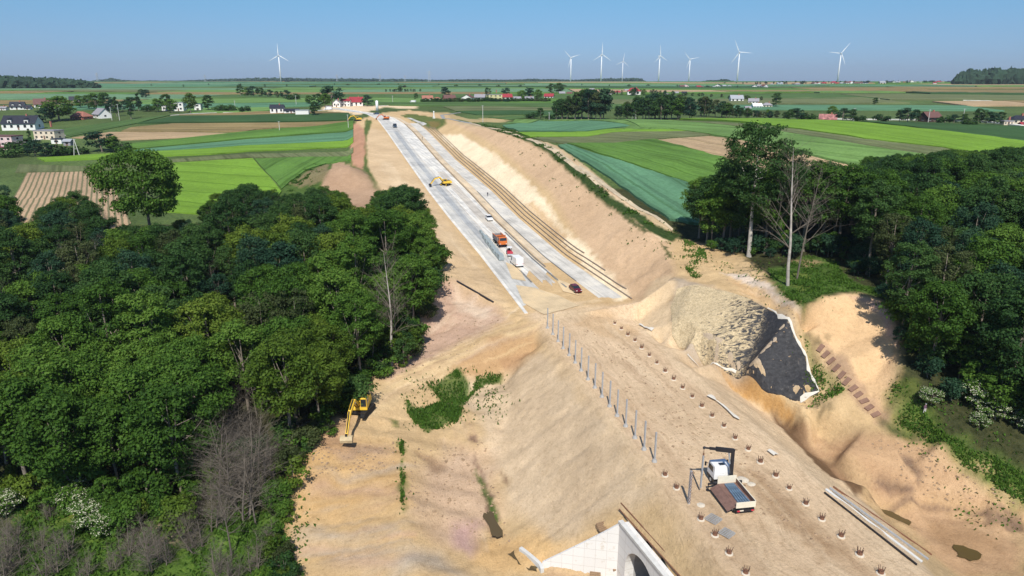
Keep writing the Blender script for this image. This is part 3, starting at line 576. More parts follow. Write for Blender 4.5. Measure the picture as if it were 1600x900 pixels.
FIELDS = [('furrow',.25,[(165,268),(205,350),(170,370),(95,368),(0,338),(42,271)]),
 ('bright',.5,[(268,256),(395,249),(440,300),(420,330),(300,335),(240,330)]),('dull',.4,[(130,261),(552,231),(552,239),(400,247),(262,255),(165,267),(24,271),(30,258)]),
 ('bright',.5,[(58,248),(330,233),(552,215),(552,223),(330,242),(70,253)]),('teal',.4,[(190,237),(400,218),(552,203),(552,214),(300,234),(190,243)]),
 ('green',.5,[(200,226),(400,205),(552,190),(552,202),(400,216),(195,236)]),('tan',.25,[(112,216),(172,207),(260,207),(385,209),(330,214),(190,220)]),
 ('brown',.4,[(205,200),(270,194),(545,190),(545,192),(400,203),(380,207),(190,206)]),('dark',.5,[(215,194),(280,182),(545,178),(552,188),(270,193)]),('brown',.3,[(280,180),(400,175),(500,175),(545,177),(400,180),(280,182)]),
 ('mid',.3,[(75,205),(190,190),(270,180),(215,193),(110,214)]),('light',.4,[(290,172),(420,160),(440,172),(400,175),(300,177)]),
 ('teal',.7,[(872,229),(884,227),(980,257),(1078,289),(1095,352),(1046,345),(960,285),(905,250)]),('green',.7,[(886,226),(1022,219),(1134,249),(1160,300),(1090,292),(980,255)]),
 ('tan',.2,[(1024,219),(1112,213),(1215,232),(1345,262),(1260,280),(1136,249)]),('light',.7,[(962,188),(1100,194),(1200,205),(1320,224),(1448,244),(1352,262),(1215,230),(1112,212),(1050,203),(1000,200)]),
 ('dull',.5,[(1062,190),(1200,198),(1350,219),(1534,241),(1450,245),(1320,223),(1200,204),(1100,193)]),('bright',.7,[(1062,187),(1200,187),(1330,192),(1480,207),(1625,226),(1625,240),(1536,241),(1350,218),(1200,197)]),
 ('dark',.5,[(1345,191),(1625,200),(1625,225),(1480,206)]),('teal',.5,[(785,197),(842,190),(920,190),(985,198),(950,202),(810,206)]),('light',.5,[(805,188),(960,188),(1000,200),(1050,203),(960,205),(985,198),(920,189),(842,189),(790,195)]),
 ('dull',.4,[(830,216),(960,208),(1100,206),(1110,212),(1022,218),(884,226),(850,222)]),('bright',.5,[(810,208),(950,203),(1060,204),(1100,206),(960,208),(828,215)])]
FIELDS += [('green',.35,[(398,249),(548,240),(549,252),(510,256),(470,272),(440,296)])]
for k, lf, pl in FIELDS: drape('field', pl, C[k], lf)
for k, lf, pl in [('dark',.4,[(672,160),(862,158),(860,165),(690,166)]),('dull',.3,[(692,167),(862,166),(862,173),(712,174)]),('dark',.4,[(712,175),(868,174),(866,180),(745,180)]),('mid',.3,[(762,184),(868,181),(800,188)])]: drape('field', pl, C[k], lf)
rf = random.Random(3)                                               # parcels of the far farmland
keys = ['teal','pale','light','mid','green','pale','dull','mid','teal','brown','dark','pale']
D = 620.
while D < 3400:
    dD = D*rf.uniform(.07, .16); lat = -D*.95
    while lat < D*.95:
        w = D*rf.uniform(.12, .5); g = 1.5; sk = rf.uniform(-.12, .12)
        if rf.random() < .86:
            cs = [HD*(D+a+sk*(lat+b_*w))+HR*(lat+b_*w-b_*g*2+g) for a, b_ in ((g,0),(g,1),(dD,1),(dD,0))]
            key = rf.choice(keys); key = 'tan' if rf.random() < .05 else key
            drape('field', [(c.x, c.y) for c in cs], C[key], .5, world=True, step=max(w, dD)/10)
        lat += w
    D += dD
# ------------------------------------------------------------ vegetation
def leafmat(name, dark, light, yellow, trans=.33):
    m, t, b = newmat(name); g = N(t, 'ShaderNodeNewGeometry'); oi = N(t, 'ShaderNodeObjectInfo'); tc = N(t, 'ShaderNodeTexCoord')
    no = N(t, 'ShaderNodeTexNoise', i_Scale=.35, i_Detail=3.); t.links.new(tc.outputs['Object'], no.inputs['Vector'])
    a = N(t, 'ShaderNodeMath', operation='MULTIPLY_ADD', i_1=.45); t.links.new(g.outputs['Random Per Island'], a.inputs[0])
    s = N(t, 'ShaderNodeMath', operation='MULTIPLY_ADD', i_1=.5, i_2=-.2); t.links.new(no.outputs[0], s.inputs[0]); t.links.new(s.outputs[0], a.inputs[2])
    a2 = N(t, 'ShaderNodeMath', operation='MULTIPLY_ADD', i_1=.5); t.links.new(oi.outputs['Random'], a2.inputs[0]); t.links.new(a.outputs[0], a2.inputs[2])
    r = ramp(t, a2.outputs[0], [(.05, dark), (.55, light), (.98, yellow)]); t.links.new(r.outputs[0], b.inputs['Base Color'])
    b.inputs['Roughness'].default_value = .6; b.inputs['Specular IOR Level'].default_value = .12
    tr = N(t, 'ShaderNodeBsdfTranslucent'); mx = N(t, 'ShaderNodeMixShader', i_0=trans); out = t.nodes['Material Output']
    hs = N(t, 'ShaderNodeHueSaturation', i_Hue=.48, i_Value=1.3); t.links.new(r.outputs[0], hs.inputs['Color']); t.links.new(hs.outputs[0], tr.inputs[0])
    t.links.new(b.outputs[0], mx.inputs[1]); t.links.new(tr.outputs[0], mx.inputs[2]); t.links.new(mx.outputs[0], out.inputs[0]); return m
LM = dict(green=leafmat('green_leaves', (.022,.06,.009), (.07,.15,.02), (.135,.23,.035)), dark=leafmat('dark_leaves', (.014,.042,.015), (.04,.095,.022), (.075,.14,.034)),
    yellow=leafmat('yellow_green_leaves', (.04,.08,.01), (.10,.165,.02), (.16,.22,.03)), blue=leafmat('blue_green_leaves', (.013,.04,.024), (.03,.078,.038), (.052,.105,.05)),
    drab=leafmat('olive_leaves', (.035,.05,.018), (.065,.09,.03), (.10,.12,.045)), flower=leafmat('cream_blossom', (.5,.52,.34), (.68,.68,.5), (.8,.78,.62), .3),
    brown=leafmat('dry_brown_leaves', (.07,.05,.04), (.12,.09,.07), (.16,.13,.10)), weed=leafmat('weed_leaves', (.03,.07,.01), (.07,.15,.02), (.11,.19,.03)))
LKEYS = list(LM)
def leafcloud(seed, lumps, n, size, up=.55, flat=.65, mi=None):
    """leaf sized faces spread over clumps: lumps = list of (centre, radius)"""
    rs = np.random.RandomState(seed); cs = np.array([l[0] for l in lumps]); rr = np.array([l[1] for l in lumps])
    p = rr**2/np.sum(rr**2); k = rs.choice(len(lumps), n, p=p)
    d = rs.normal(size=(n, 3)); d[:, 2] = np.where(rs.rand(n) < up, np.abs(d[:, 2]), d[:, 2]); d /= np.linalg.norm(d, axis=1)[:, None]
    rad = rr[k]*(rs.rand(n)**.35)*(1+.12*rs.normal(size=n)); pos = cs[k]+d*rad[:, None]*np.array([1, 1, flat])
    nr = d+rs.normal(size=(n, 3))*.55; nr[:, 2] += .35; nr /= np.linalg.norm(nr, axis=1)[:, None]
    a = np.cross(nr, rs.normal(size=(n, 3))); a /= np.linalg.norm(a, axis=1)[:, None]; b = np.cross(nr, a)
    s = size*(.6+.8*rs.rand(n))[:, None]
    v = np.stack([pos-a*s*.5, pos-b*s*.32+nr*s*.08, pos+a*s*.5, pos+b*s*.32+nr*s*.08], 1).reshape(-1, 3)
    return v, np.arange(4*n).reshape(-1, 4)
def cloudmesh(name, parts, mats):
    vs = []; fs = []; ms = []; b = 0
    for i, (v, f) in enumerate(parts): vs.append(v); fs.append(f+b); ms += [i]*len(f); b += len(v)
    v = np.concatenate(vs); f = np.concatenate(fs); me = bpy.data.meshes.new(name)
    me.vertices.add(len(v)); me.vertices.foreach_set('co', v.astype(np.float32).ravel()); me.loops.add(f.size); me.loops.foreach_set('vertex_index', f.ravel().astype(np.int32))
    me.polygons.add(len(f)); me.polygons.foreach_set('loop_start', (np.arange(len(f))*4).astype(np.int32)); me.polygons.foreach_set('loop_total', np.full(len(f), 4, np.int32))
    me.update(calc_edges=True)
    for m in mats: me.materials.append(m)
    if len(mats) > 1: me.polygons.foreach_set('material_index', ms)
    return me
def crown_lumps(seed, R_, Hc, z0, n, lr, shape='round', lobes=3):
    r = random.Random(seed); out = []
    lob = [(r.uniform(0, 2*PI), r.uniform(.2, .45), r.uniform(-.2, .35)) for _ in range(lobes)]
    for i in range(n):
        u = r.uniform(-.75, 1); a = r.uniform(0, 2*PI); w = math.sqrt(max(0, 1-u*u)) if shape == 'round' else (1-max(0, u)*.9)*(.55+.45*min(1, (u+1)*1.5)) if shape == 'cone' else math.sqrt(max(.02, 1-u*u))*.95
        q = r.uniform(.42, 1.08)**.5; bump = 1+sum(l[1]*max(0, math.cos(a-l[0]))**3*(1 if u > l[2]-.5 else .3) for l in lob)*.6-.12
        rad = R_*w*q*bump*(1 if shape != 'round' else (1-.15*max(0, -u)))
        out.append(((rad*math.cos(a), rad*math.sin(a), z0+Hc*(.5+.5*u*q**.5)), lr*r.choice((.55,.75,.95,1.1,1.3))*r.uniform(.9,1.1)))
    return out
def trunk_mb(seed, h, r0, lumps, nl=7, bend=.4, full=True):
    r = random.Random(seed); mb = MB(); bx, by = r.uniform(-bend, bend), r.uniform(-bend, bend)
    P = lambda t: Vector((bx*math.sin(t*3), by*math.sin(t*2.4), h*t))
    mb.tube([P(-.06), P(0)+Vector((0, 0, .1)), P(.06), P(.3), P(.6), P(.85), P(1)], [r0*1.5, r0*1.25, r0, r0*.85, r0*.62, r0*.3, r0*.08], 8)
    for l in r.sample(lumps, min(nl, len(lumps))):
        t = r.uniform(.35, .75); a = P(t); e = Vector(l[0]); mdl = a.lerp(e, .5)+Vector((0, 0, -.06*h*r.random()))
        mb.tube([a, a.lerp(mdl, .5), mdl, e], [r0*.4, r0*.3, r0*.2, r0*.06], 5)
    return mb
def make_tree(name, seed, h, Rc, lm, n=5200, size=.62, lumps=58, lr=1.55, z0=.28, shape='round', r0=.28, cat='tree', barkm=bark, flower=0, lobes=3, flat=.65):
    root = empty(name, (0, -500, 0), 0, 'tree', cat); ls = crown_lumps(seed, Rc-lr*.6, h*(1-z0)-lr*.8, h*z0+lr*.3, lumps, lr, shape, lobes)
    trunk_mb(seed, h*.88, r0, ls).build('trunk', barkm, root, smooth=True)
    parts = [leafcloud(seed+1, ls, n, size, flat=flat)]; mats = [LM[lm]]
    if flower:
        top = [l for l in ls if l[0][2] > h*(z0+.15)]
        parts.append(leafcloud(seed+2, [(c, q*1.06) for c, q in top], int(n*flower), size*.55, up=1, flat=flat)); mats.append(LM['flower'])
    c = link('crown', cloudmesh('crown', parts, mats), root); root['h'] = h; root['r'] = Rc; return root
def branchy(mb, r, p, d, ln, rad, lev, maxlev, spread=.6, up=.25, seg=4, kids_=4):
    d = d.normalized(); q = [p]; rr = [rad]; n = 3
    for i in range(n):
        d = (d+Vector((r.uniform(-.18,.18), r.uniform(-.18,.18), r.uniform(-.05,.12)))).normalized(); q.append(q[-1]+d*ln/n); rr.append(rad*(1-.75*(i+1)/n))
    mb.tube(q, rr, seg if lev < 2 else 3, 0, cap=False)
    if lev >= maxlev: return
    for k in range(kids_+(2 if lev == 0 else 0)):
        t = r.uniform(.25 if lev else .3, 1)*n; i = min(int(t), n-1); b = q[i].lerp(q[i+1], t-i)
        s = Vector((r.gauss(0, 1), r.gauss(0, 1), r.gauss(0, .6))).normalized(); nd = (d*(1-spread)+s*spread+Vector((0, 0, up))).normalized()
        branchy(mb, r, b, nd, ln*r.uniform(.42, .65), rad*.45*(1-.4*t/n), lev+1, maxlev, spread, up, seg, kids_)
def make_bare(name, seed, h, r0, lv=4, spread=.6, k=5, stems=1, barkm=twigbark, twig='twigs', cat='tree'):
    root = empty(name, (0, -500, 0), 0, 'bare tree', cat); r = random.Random(seed); tr = MB(); tw = MB()
    for s in range(stems):
        lean = Vector((r.uniform(-.25,.25), r.uniform(-.25,.25), 1)) if stems > 1 else Vector((r.uniform(-.04,.04), r.uniform(-.04,.04), 1))
        lean.normalize(); p = Vector((r.uniform(-.5,.5), r.uniform(-.5,.5), -.3))*(0 if stems == 1 else 1)+Vector((0, 0, -.2)); q = [p]; rr = [r0]
        hh = h*r.uniform(.75, 1) if stems > 1 else h
        for i in range(6): lean = (lean+Vector((r.uniform(-.07,.07), r.uniform(-.07,.07), .02))).normalized(); q.append(q[-1]+lean*hh/6); rr.append(r0*(1-.93*(i+1)/6))
        tr.tube(q, rr, 7, cap=False)
        for b in range(int(k*3.2)):
            t = r.uniform(.28 if stems == 1 else .12, .98)*6; i = min(int(t), 5); p0 = q[i].lerp(q[i+1], t-i)
            s_ = Vector((r.gauss(0, 1), r.gauss(0, 1), 0)).normalized(); d = (s_*spread+Vector((0, 0, .75-.3*spread))).normalized()
            branchy(tw, r, p0, d, h*(.34-.03*t)*r.uniform(.6, 1.1), rr[i]*.42, 1, lv-1, spread*.8, .15, 4, 4)
    tr.build('trunk', barkm, root, smooth=True); tw.build(twig, twigbark, root, smooth=True); root['h'] = h; root['r'] = h*.25; return root
TP = {}
for i, sd_ in enumerate((11, 23, 37)): TP['maple%d' % i] = make_tree('maple_tree', sd_, 17, 5.8, 'green', n=12500, size=.42, lumps=95, lr=1.4, lobes=5)
for i, sd_ in enumerate((41, 59)): TP['tall%d' % i] = make_tree('beech_tree', sd_, 20, 4.9, 'dark', n=11000, size=.39, lumps=90, lr=1.2, z0=.25, lobes=4)  # generic tall broadleaf patterns, species not identified
TP['feather0'] = make_tree('feathery_tree', 71, 18, 4.4, 'blue', n=8500, size=.36, lumps=110, lr=.95, z0=.2, flat=.9)
TP['feather1'] = make_tree('feathery_tree', 73, 17, 4.8, 'drab', n=7500, size=.34, lumps=95, lr=1.0, z0=.25, flat=.8)
TP['young0'] = make_tree('young_tree', 83, 10, 3.1, 'green', n=3200, size=.42, lumps=40, lr=.95, z0=.12, r0=.12)
TP['young1'] = make_tree('young_tree', 89, 9, 2.8, 'yellow', n=2800, size=.40, lumps=34, lr=.9, z0=.12, r0=.12)
TP['bush0'] = make_tree('bush', 97, 4, 2.4, 'green', n=1700, size=.34, lumps=24, lr=.85, z0=.02, r0=.08, cat='bush')
TP['bush1'] = make_tree('bush', 101, 2.4, 1.9, 'weed', n=1000, size=.26, lumps=16, lr=.65, z0=.02, r0=.05, cat='bush')
TP['flower0'] = make_tree('flowering_shrub', 103, 5.2, 2.8, 'weed', n=2600, size=.36, lumps=34, lr=.8, z0=.05, r0=.09, cat='shrub', flower=.8)
TP['bare0'] = make_bare('bare_tree', 5, 15, .2, lv=4, spread=.62, k=9, barkm=palebark); TP['bare1'] = make_bare('bare_tree', 6, 13, .11, lv=4, spread=.7, k=10); TP['bare2'] = make_bare('bare_tree', 16, 11, .09, lv=4, spread=.8, k=11, stems=3)
TP['bareshrub0'] = make_bare('bare_shrub', 8, 5.5, .08, lv=4, spread=.8, k=6, stems=5, cat='shrub'); TP['bareshrub1'] = make_bare('bare_shrub', 9, 4.2, .07, lv=4, spread=.85, k=6, stems=5, cat='shrub')
TP['mid0'] = make_tree('hedgerow_tree', 111, 14, 5.2, 'green', n=1500, size=.95, lumps=34, lr=1.7, z0=.1, lobes=4); TP['mid1'] = make_tree('mid_broadleaf_tree', 113, 15, 4.6, 'dark', n=1500, size=.9, lumps=34, lr=1.5, z0=.08)  # generic medium broadleaf patterns, no particular species
TP['mid2'] = make_tree('round_tree', 117, 12, 5.4, 'blue', n=1400, size=.9, lumps=30, lr=1.7, z0=.04); TP['poplar'] = make_tree('poplar_tree', 119, 17, 2.2, 'dark', n=1300, size=.8, lumps=40, lr=1.1, z0=.05, shape='cone')
TP['midbush'] = make_tree('bush', 121, 4.5, 3.6, 'dark', n=600, size=.8, lumps=16, lr=1.3, z0=0, r0=.15, cat='bush')
TP['bigbeech'] = make_tree('beech_tree', 141, 31, 8.4, 'dark', n=17000, size=.5, lumps=170, lr=1.7, z0=.3, r0=.5, lobes=5, barkm=palebark)
TP['oak'] = make_tree('oak_tree', 131, 23, 10.8, 'green', n=17000, size=.66, lumps=190, lr=1.9, z0=.3, r0=.5, lobes=5)
for p in TP.values(): p.location = (0, -600, -60)
used = set(); TREES = []
def plant(kind, x, y, h=None, lm=None, label=None, group=None, rz=None, z=None, squash=1.):
    p = TP[kind]; s = (h/p['h']) if h else 1; zz = (zt(x, y) if z is None else z)
    r = copy_tree(p, (x, y, zz-.05), rz if rz is not None else rnd.uniform(0, 2*PI), label, (s*squash, s*squash, s), group)
    del r['h']; del r['r']
    if lm:
        for c in r.children:
            if c.name.startswith('crown'): c.material_slots[0].link = 'OBJECT'; c.material_slots[0].material = LM[lm]
    TREES.append((x, y)); return r
def proj(x, y, z):
    v = Vector((x, y, z-H)); k = F/v.dot(CF); return 800+k*v.dot(CR), 450-k*v.dot(CU), k
LOOK = {'green': 'fresh green', 'dark': 'dark green', 'yellow': 'yellow-green', 'blue': 'bluish dark green', 'drab': 'dull olive', None: 'green'}
ORD = ['', 'second ', 'third ', 'fourth ', 'fifth ', 'sixth ', 'seventh ', 'eighth ', 'ninth ', 'tenth ', 'eleventh ', 'twelfth ', 'thirteenth ', 'fourteenth ', 'fifteenth ', 'sixteenth ', 'seventeenth ', 'eighteenth ', 'nineteenth ', 'twentieth ']
def woodland(seed, box_, dmin, base_ok, top_row, side_ok, kinds, where, group, hr=(.8, 1.15), lim=300):
    r = random.Random(seed); P = []; tries = 0
    while tries < 26000 and len(P) < lim:
        tries += 1; x = r.uniform(box_[0], box_[1]); y = r.uniform(box_[2], box_[3])
        if any((x-a)**2+(y-b)**2 < dmin*dmin*(.8 if kk.startswith('y') else 1) for a, b, kk, *_ in P): continue
        z = zt(x, y); bx, by, k = proj(x, y, z)
        if not base_ok(bx, by, x, y) or bx < -120 or bx > 1720: continue
        kind, lm = r.choice(kinds(x, y, bx, by)); pr = TP[kind]; s = r.uniform(*hr); hh = pr['h']*s; rc = pr['r']*s
        ok = False
        for _ in range(7):
            tx, ty, tk = proj(x, y, z+hh)
            mx, my, mk = proj(x, y, z+hh*.6)
            lim_ = max(top_row(tx+d*rc*tk*.75) for d in (-1, -.5, 0, .5, 1))
            if ty >= lim_-2 and side_ok(mx-rc*mk*.95, mx+rc*mk*.95, my, rc*mk): ok = True; break
            hh *= .9; rc *= .9
        if not ok: continue
        P.append((x, y, kind, lm, hh, z))
    cnt = {}
    P.sort(key=lambda p: -p[1])
    for x, y, kind, lm, hh, z in P:
        bx, by, k = proj(x, y, z+hh*.8); wh = where(bx, by); look = LOOK.get(lm, 'green')
        nm = 'leafless grey tree' if kind.startswith('bare') else ('feathery ' if kind.startswith('feather') else 'young ' if kind.startswith('young') else 'tall ' if kind.startswith('tall') else 'broad ')+look+' tree'
        key = nm+' '+wh; i = cnt.get(key, 0); cnt[key] = i+1
        lb = nm+' in the woodland '+wh+(', %sfrom the back' % (ORD[i] if 0 < i < 20 else 'first ') if i < 20 else ', one of the many there')
        plant(kind, x, y, hh, lm, lb, group)
    print('woodland', group, len(P)); return P
interp = lambda tab: (lambda v: float(np.interp(v, [a for a, b in tab], [b for a, b in tab])))
# the wood left of the road
ltop = interp([(-200,250),(0,258),(12,290),(30,350),(55,325),(90,300),(130,298),(160,320),(195,350),(240,352),(300,335),(318,308),(345,290),(395,284),(425,292),(450,300),(480,294),(520,288),(548,305),(565,325),(585,296),(620,288),(655,290),(672,325),(690,400),(800,500)])
lside = interp([(250,665),(290,665),(330,684),(400,690),(440,680),(480,668),(540,642),(585,598),(615,548),(655,520),(700,480),(740,455),(800,436),(860,425),(905,440)])
lbase = interp([(0,1400),(250,1000),(300,830),(600,760),(700,700)])
def lk(x, y, bx, by):
    e = [('maple0','green'),('maple1','green'),('maple2','green'),('maple0','dark'),('maple1','dark'),('tall0','dark'),('tall1','dark'),('tall1','green'),('feather0','blue'),('feather1','drab'),('maple2','yellow'),('feather0','dark'),('bare1',None),('tall0','drab'),('maple0','blue')]
    if by > 650 and bx < 340: e = [('maple0','green'),('maple1','green'),('maple2','green'),('maple1','green'),('maple2','yellow')]
    elif bx > 520: e = [('maple0','green'),('maple1','green'),('maple2','yellow'),('tall1','green'),('young0','green'),('maple0','dark')]
    elif bx > 330 and by > 560: e = [('maple0','green'),('young0','green'),('young1','yellow'),('maple1','yellow'),('bare1',None),('feather1','drab')]
    elif by < 480: e = e+[('tall0','dark'),('tall1','blue'),('maple1','dark'),('bare0',None),('feather1','drab')]
    return e
lwhere = lambda px, py: ('in the far left corner' if px < 130 and py < 420 else 'at the left photo edge' if px < 110 else 'just below the furrowed field' if px < 260 and py < 420 else 'below the bright green meadow' if px < 440 and py < 420 else 'below the earth heap' if px < 570 and py < 420 else 'closest to the cutting slope' if py < 470 else 'in its shaded middle' if px < 420 and py < 560 else 'behind the yellow excavator' if px >= 420 else 'by the leafless trees' if px > 300 else 'nearest the camera')
plant('oak', *hit(242, 398)[:2], 28.5, 'green', 'huge round-crowned tree standing over the furrowed field and meadow', 'trees of the left wood', rz=1., squash=.74)
LW = woodland(5, (-135, 40, 70, 232), 5.6, lambda bx, by, x, y: by < (790 if bx < 330 else 720) and bx < lside(by)-4 and y < 226 and not (x > -6 and y < 110), ltop, lambda a, b, my, w: b < lside(my)+6, lk, lwhere, 'trees of the left wood', lim=290)
# the wood right of the road
rtop = interp([(1000,900),(1070,900),(1072,300),(1085,283),(1120,280),(1140,262),(1215,262),(1225,262),(1285,258),(1330,268),(1350,244),(1400,241),(1440,240),(1480,231),(1530,236),(1560,229),(1700,226)])
rline = interp([(1000,0),(1075,340),(1110,382),(1160,396),(1235,398),(1262,395),(1300,398),(1345,425),(1400,470),(1415,560),(1440,590),(1530,632),(1600,690),(1700,760)])
rleft = interp([(200,1085),(300,1085),(350,1092),(380,1115),(395,1190),(430,1265),(455,1330),(480,1395),(560,1405),(620,1440),(680,1500),(760,1600)])
def rk(x, y, bx, by):
    e = [('maple0','dark'),('maple1','dark'),('tall0','dark'),('tall1','dark'),('feather0','blue'),('maple2','green'),('tall0','green'),('maple1','green'),('feather1','drab'),('maple2','dark')]
    if by < 420: e += [('maple0','green'),('tall1','green')]
    return e
rwhere = lambda px, py: ('beside the tall dead tree' if px < 1330 and py < 400 else 'behind the grassy clearing' if px < 1420 and py < 480 else 'along its skyline on the right' if py < 300 else 'at the right photo edge' if px > 1520 else 'above the right grass bank' if py > 520 else 'in its dark middle part')
RW = woodland(6, (78, 240, 70, 235), 5.8, lambda bx, by, x, y: by < rline(bx)-3 and bx > 1095 and (bx > 1130 or by > 300) and proj(x, y, zt(x, y))[2] < 20 and not (bx < 1420 and y > 150+(bx-1100)*.25), rtop, lambda a, b, my, w: a > rleft(my), rk, rwhere, 'trees of the right wood', lim=210)
plant('young0', *hit(1112, 388)[:2], 15, 'green', 'smaller leafy tree at the left tip of the right wood', 'trees of the right wood')
# ------------------------------------------------------------ paving of the new road
def gravelmat(name, col, s=2., streak=.25):
    m, t, b = newmat(name); tc = N(t, 'ShaderNodeTexCoord'); uv = N(t, 'ShaderNodeUVMap', uv_map='UVMap'); mp = N(t, 'ShaderNodeMapping'); mp.inputs['Scale'].default_value = (.05, 1.1, 1)
    t.links.new(uv.outputs[0], mp.inputs['Vector']); n1_ = N(t, 'ShaderNodeTexNoise', i_Scale=1., i_Detail=5., i_Roughness=.75); t.links.new(mp.outputs[0], n1_.inputs['Vector'])
    n2_ = N(t, 'ShaderNodeTexNoise', i_Scale=.12, i_Detail=8., i_Roughness=.7); t.links.new(tc.outputs['Object'], n2_.inputs['Vector'])
    r1 = ramp(t, n1_.outputs[0], [(.36, [1-streak]*3), (.5, (1,1,1)), (.64, [1+streak*.4]*3)]); r2 = ramp(t, n2_.outputs[0], [(.32, [c*.72 for c in col]), (.5, col), (.68, (min(1, col[0]*1.2), min(1, col[1]*1.17), col[2]*1.1))])
    mx = N(t, 'ShaderNodeMix', data_type='RGBA', blend_type='MULTIPLY'); mx.inputs[0].default_value = 1; t.links.new(r2.outputs[0], mx.inputs[6]); t.links.new(r1.outputs[0], mx.inputs[7]); t.links.new(mx.outputs[2], b.inputs['Base Color'])
    b.inputs['Roughness'].default_value = .92; b.inputs['Specular IOR Level'].default_value = .15
    n3 = N(t, 'ShaderNodeTexNoise', i_Scale=3., i_Detail=6.); t.links.new(tc.outputs['Object'], n3.inputs['Vector']); bp = N(t, 'ShaderNodeBump', i_Strength=.4, i_Distance=.1); t.links.new(n3.outputs[0], bp.inputs['Height']); t.links.new(bp.outputs[0], b.inputs['Normal']); return m
G1 = gravelmat('grey_cement_base', (.50,.49,.455)); G2 = gravelmat('white_gravel_base', (.62,.60,.55), streak=.3); G3 = gravelmat('pale_gravel', (.56,.535,.48)); G4 = gravelmat('dark_line_asphalt', (.20,.20,.19)); G5 = gravelmat('pale_kerb_concrete', (.66,.64,.59)); G6 = gravelmat('sandy_strip', (.58,.47,.33)); G7 = gravelmat('village_asphalt', (.30,.30,.29))
def rline(A, y0, y1, n):
    i = np.linspace(0, 1, n); s = np.concatenate([[0], np.cumsum(np.hypot(*np.diff(A[:, :2], axis=0).T))]); k0 = np.interp(y0, A[:, 1], s); k1 = np.interp(y1, A[:, 1], s)
    q = k0+(k1-k0)*i; return np.stack([np.interp(q, s, A[:, 0]), np.interp(q, s, A[:, 1])], 1)
def strip(name, f0, f1, y0, y1, mat, lift, jag=0, kind='structure', **kw):
    n = max(8, int((y1-y0)/6)); a = rline(ROADL, y0, min(y1, 595), n); b_ = rline(ROADR, y0, min(y1, 640), n); w = lambda f: a+(b_-a)*f
    A0 = w(f0); A1 = w(f1)
    poly = [tuple(p) for p in A1]+[tuple(p) for p in A0[::-1]]
    if jag:
        e = []
        for k in range(1, 7): p = A0[0]+(A1[0]-A0[0])*k/7; e.append((p[0], p[1]+rnd.uniform(-jag, jag)))
        poly += e
    return drape(name, poly, mat, lift, world=True, kind=kind, step=3.5, **kw)
strip('road_base', .03, .31, 146, 594, G1, .06, jag=2); strip('road_base', .314, .60, 166, 594, G2, .065, jag=5); strip('road_base', .645, .745, 175, 560, G6, .03)
strip('road_base', .75, .975, 148, 470, G3, .06, jag=.8); strip('road_base', .16, .25, 190, 430, gravelmat('wet_cement_base', (.37,.38,.38)), .09, jag=6); strip('road_base', .40, .53, 160, 300, gravelmat('brownish_gravel', (.50,.46,.40)), .09, jag=6)
GS = gravelmat('loose_sand', (.58,.45,.28), streak=.06)
for pl in ([(806,446),(835,450),(872,462),(905,478),(850,492),(818,474)], [(790,410),(812,420),(822,440),(800,436)], [(868,436),(890,444),(905,462),(880,456)]): drape('sand_spill', pl, GS, .13, step=1.2, skirt=False)
def ribbon(name, mat, pl, w, h, label=None, cat=None, group=None, kind=None, world=False, step=4, sink=.05):
    q = [Vector(p[:2]) for p in pl] if world else [hit(*p).xy for p in pl]; e = []
    for a, b_ in zip(q, q[1:]):
        n = max(1, int((b_-a).length/step)); e += [a.lerp(b_, i/n) for i in range(n)]
    e.append(q[-1]); vs = []; fs = []
    for i, p in enumerate(e):
        d = (e[min(i+1, len(e)-1)]-e[max(0, i-1)]).normalized(); s = Vector((-d.y, d.x))*w/2
        for o_, zz in ((s, -sink), (s, h), (-s, h), (-s, -sink)): vs.append((p.x+o_.x, p.y+o_.y, zt(p.x, p.y)+zz))
    for i in range(len(e)-1):
        for k in range(4): fs.append((4*i+k, 4*i+(k+1) % 4, 4*i+4+(k+1) % 4, 4*i+4+k))
    fs += [(0, 1, 2, 3), tuple(4*len(e)-4+k for k in (3, 2, 1, 0))]
    me = bpy.data.meshes.new(name); me.from_pydata(vs, [], fs); me.materials.append(mat); uv = me.uv_layers.new(name='UVMap'); me.update()
    return tag(link(name, me), label, cat, group, kind)
def frac(f, y0, y1, n=60): a = rline(ROADL, y0, y1, n); b_ = rline(ROADR, y0, y1, n); return [tuple(p) for p in a+(b_-a)*f]
ribbon('kerb', G5, frac(.012, 140, 560), .8, .14, kind='structure', world=True)
ribbon('drain_channel', G4, frac(.62, 172, 470), .35, .13, kind='structure', world=True); ribbon('drain_channel', G4, frac(.58, 156, 205, 20), .5, .13, kind='structure', world=True)
ribbon('drain_channel', G4, frac(.75, 160, 260, 30), .28, .13, kind='structure', world=True); ribbon('drain_channel', G4, frac(.30, 161, 178, 10), .45, .13, kind='structure', world=True)
pipe_m = simple('brown_pipe', (.27,.215,.165), .6, var=.2)
for i, (off, y0, y1) in enumerate([(.35, 144, 470), (1.45, 150, 450), (2.5, 162, 440), (3.4, 175, 430)]):
    q = rline(ROADR, y0, y1, 70); mb = MB(); mb.tube([(x+off, y, zt(x+off, y)+.2) for x, y in q], .15, 6)
    tag(mb.build('drain_pipe', pipe_m), ['brown pipe nearest the gravel lane at the foot of the pale slope', 'second brown pipe from the gravel lane at the slope foot', 'third brown pipe from the gravel lane at the slope foot', 'uppermost brown pipe along the foot of the pale slope'][i], 'pipe', 'long brown pipes laid along the slope foot')
tag(ribbon('silt_hose', dark_steel, [(714,440),(742,456),(771,473)], .3, .3), 'thin black hose lying along the bottom of the left sand slope', 'hose')
strip('gravel_strip', 1.0, 1.12, 455, 500, G1, .12)
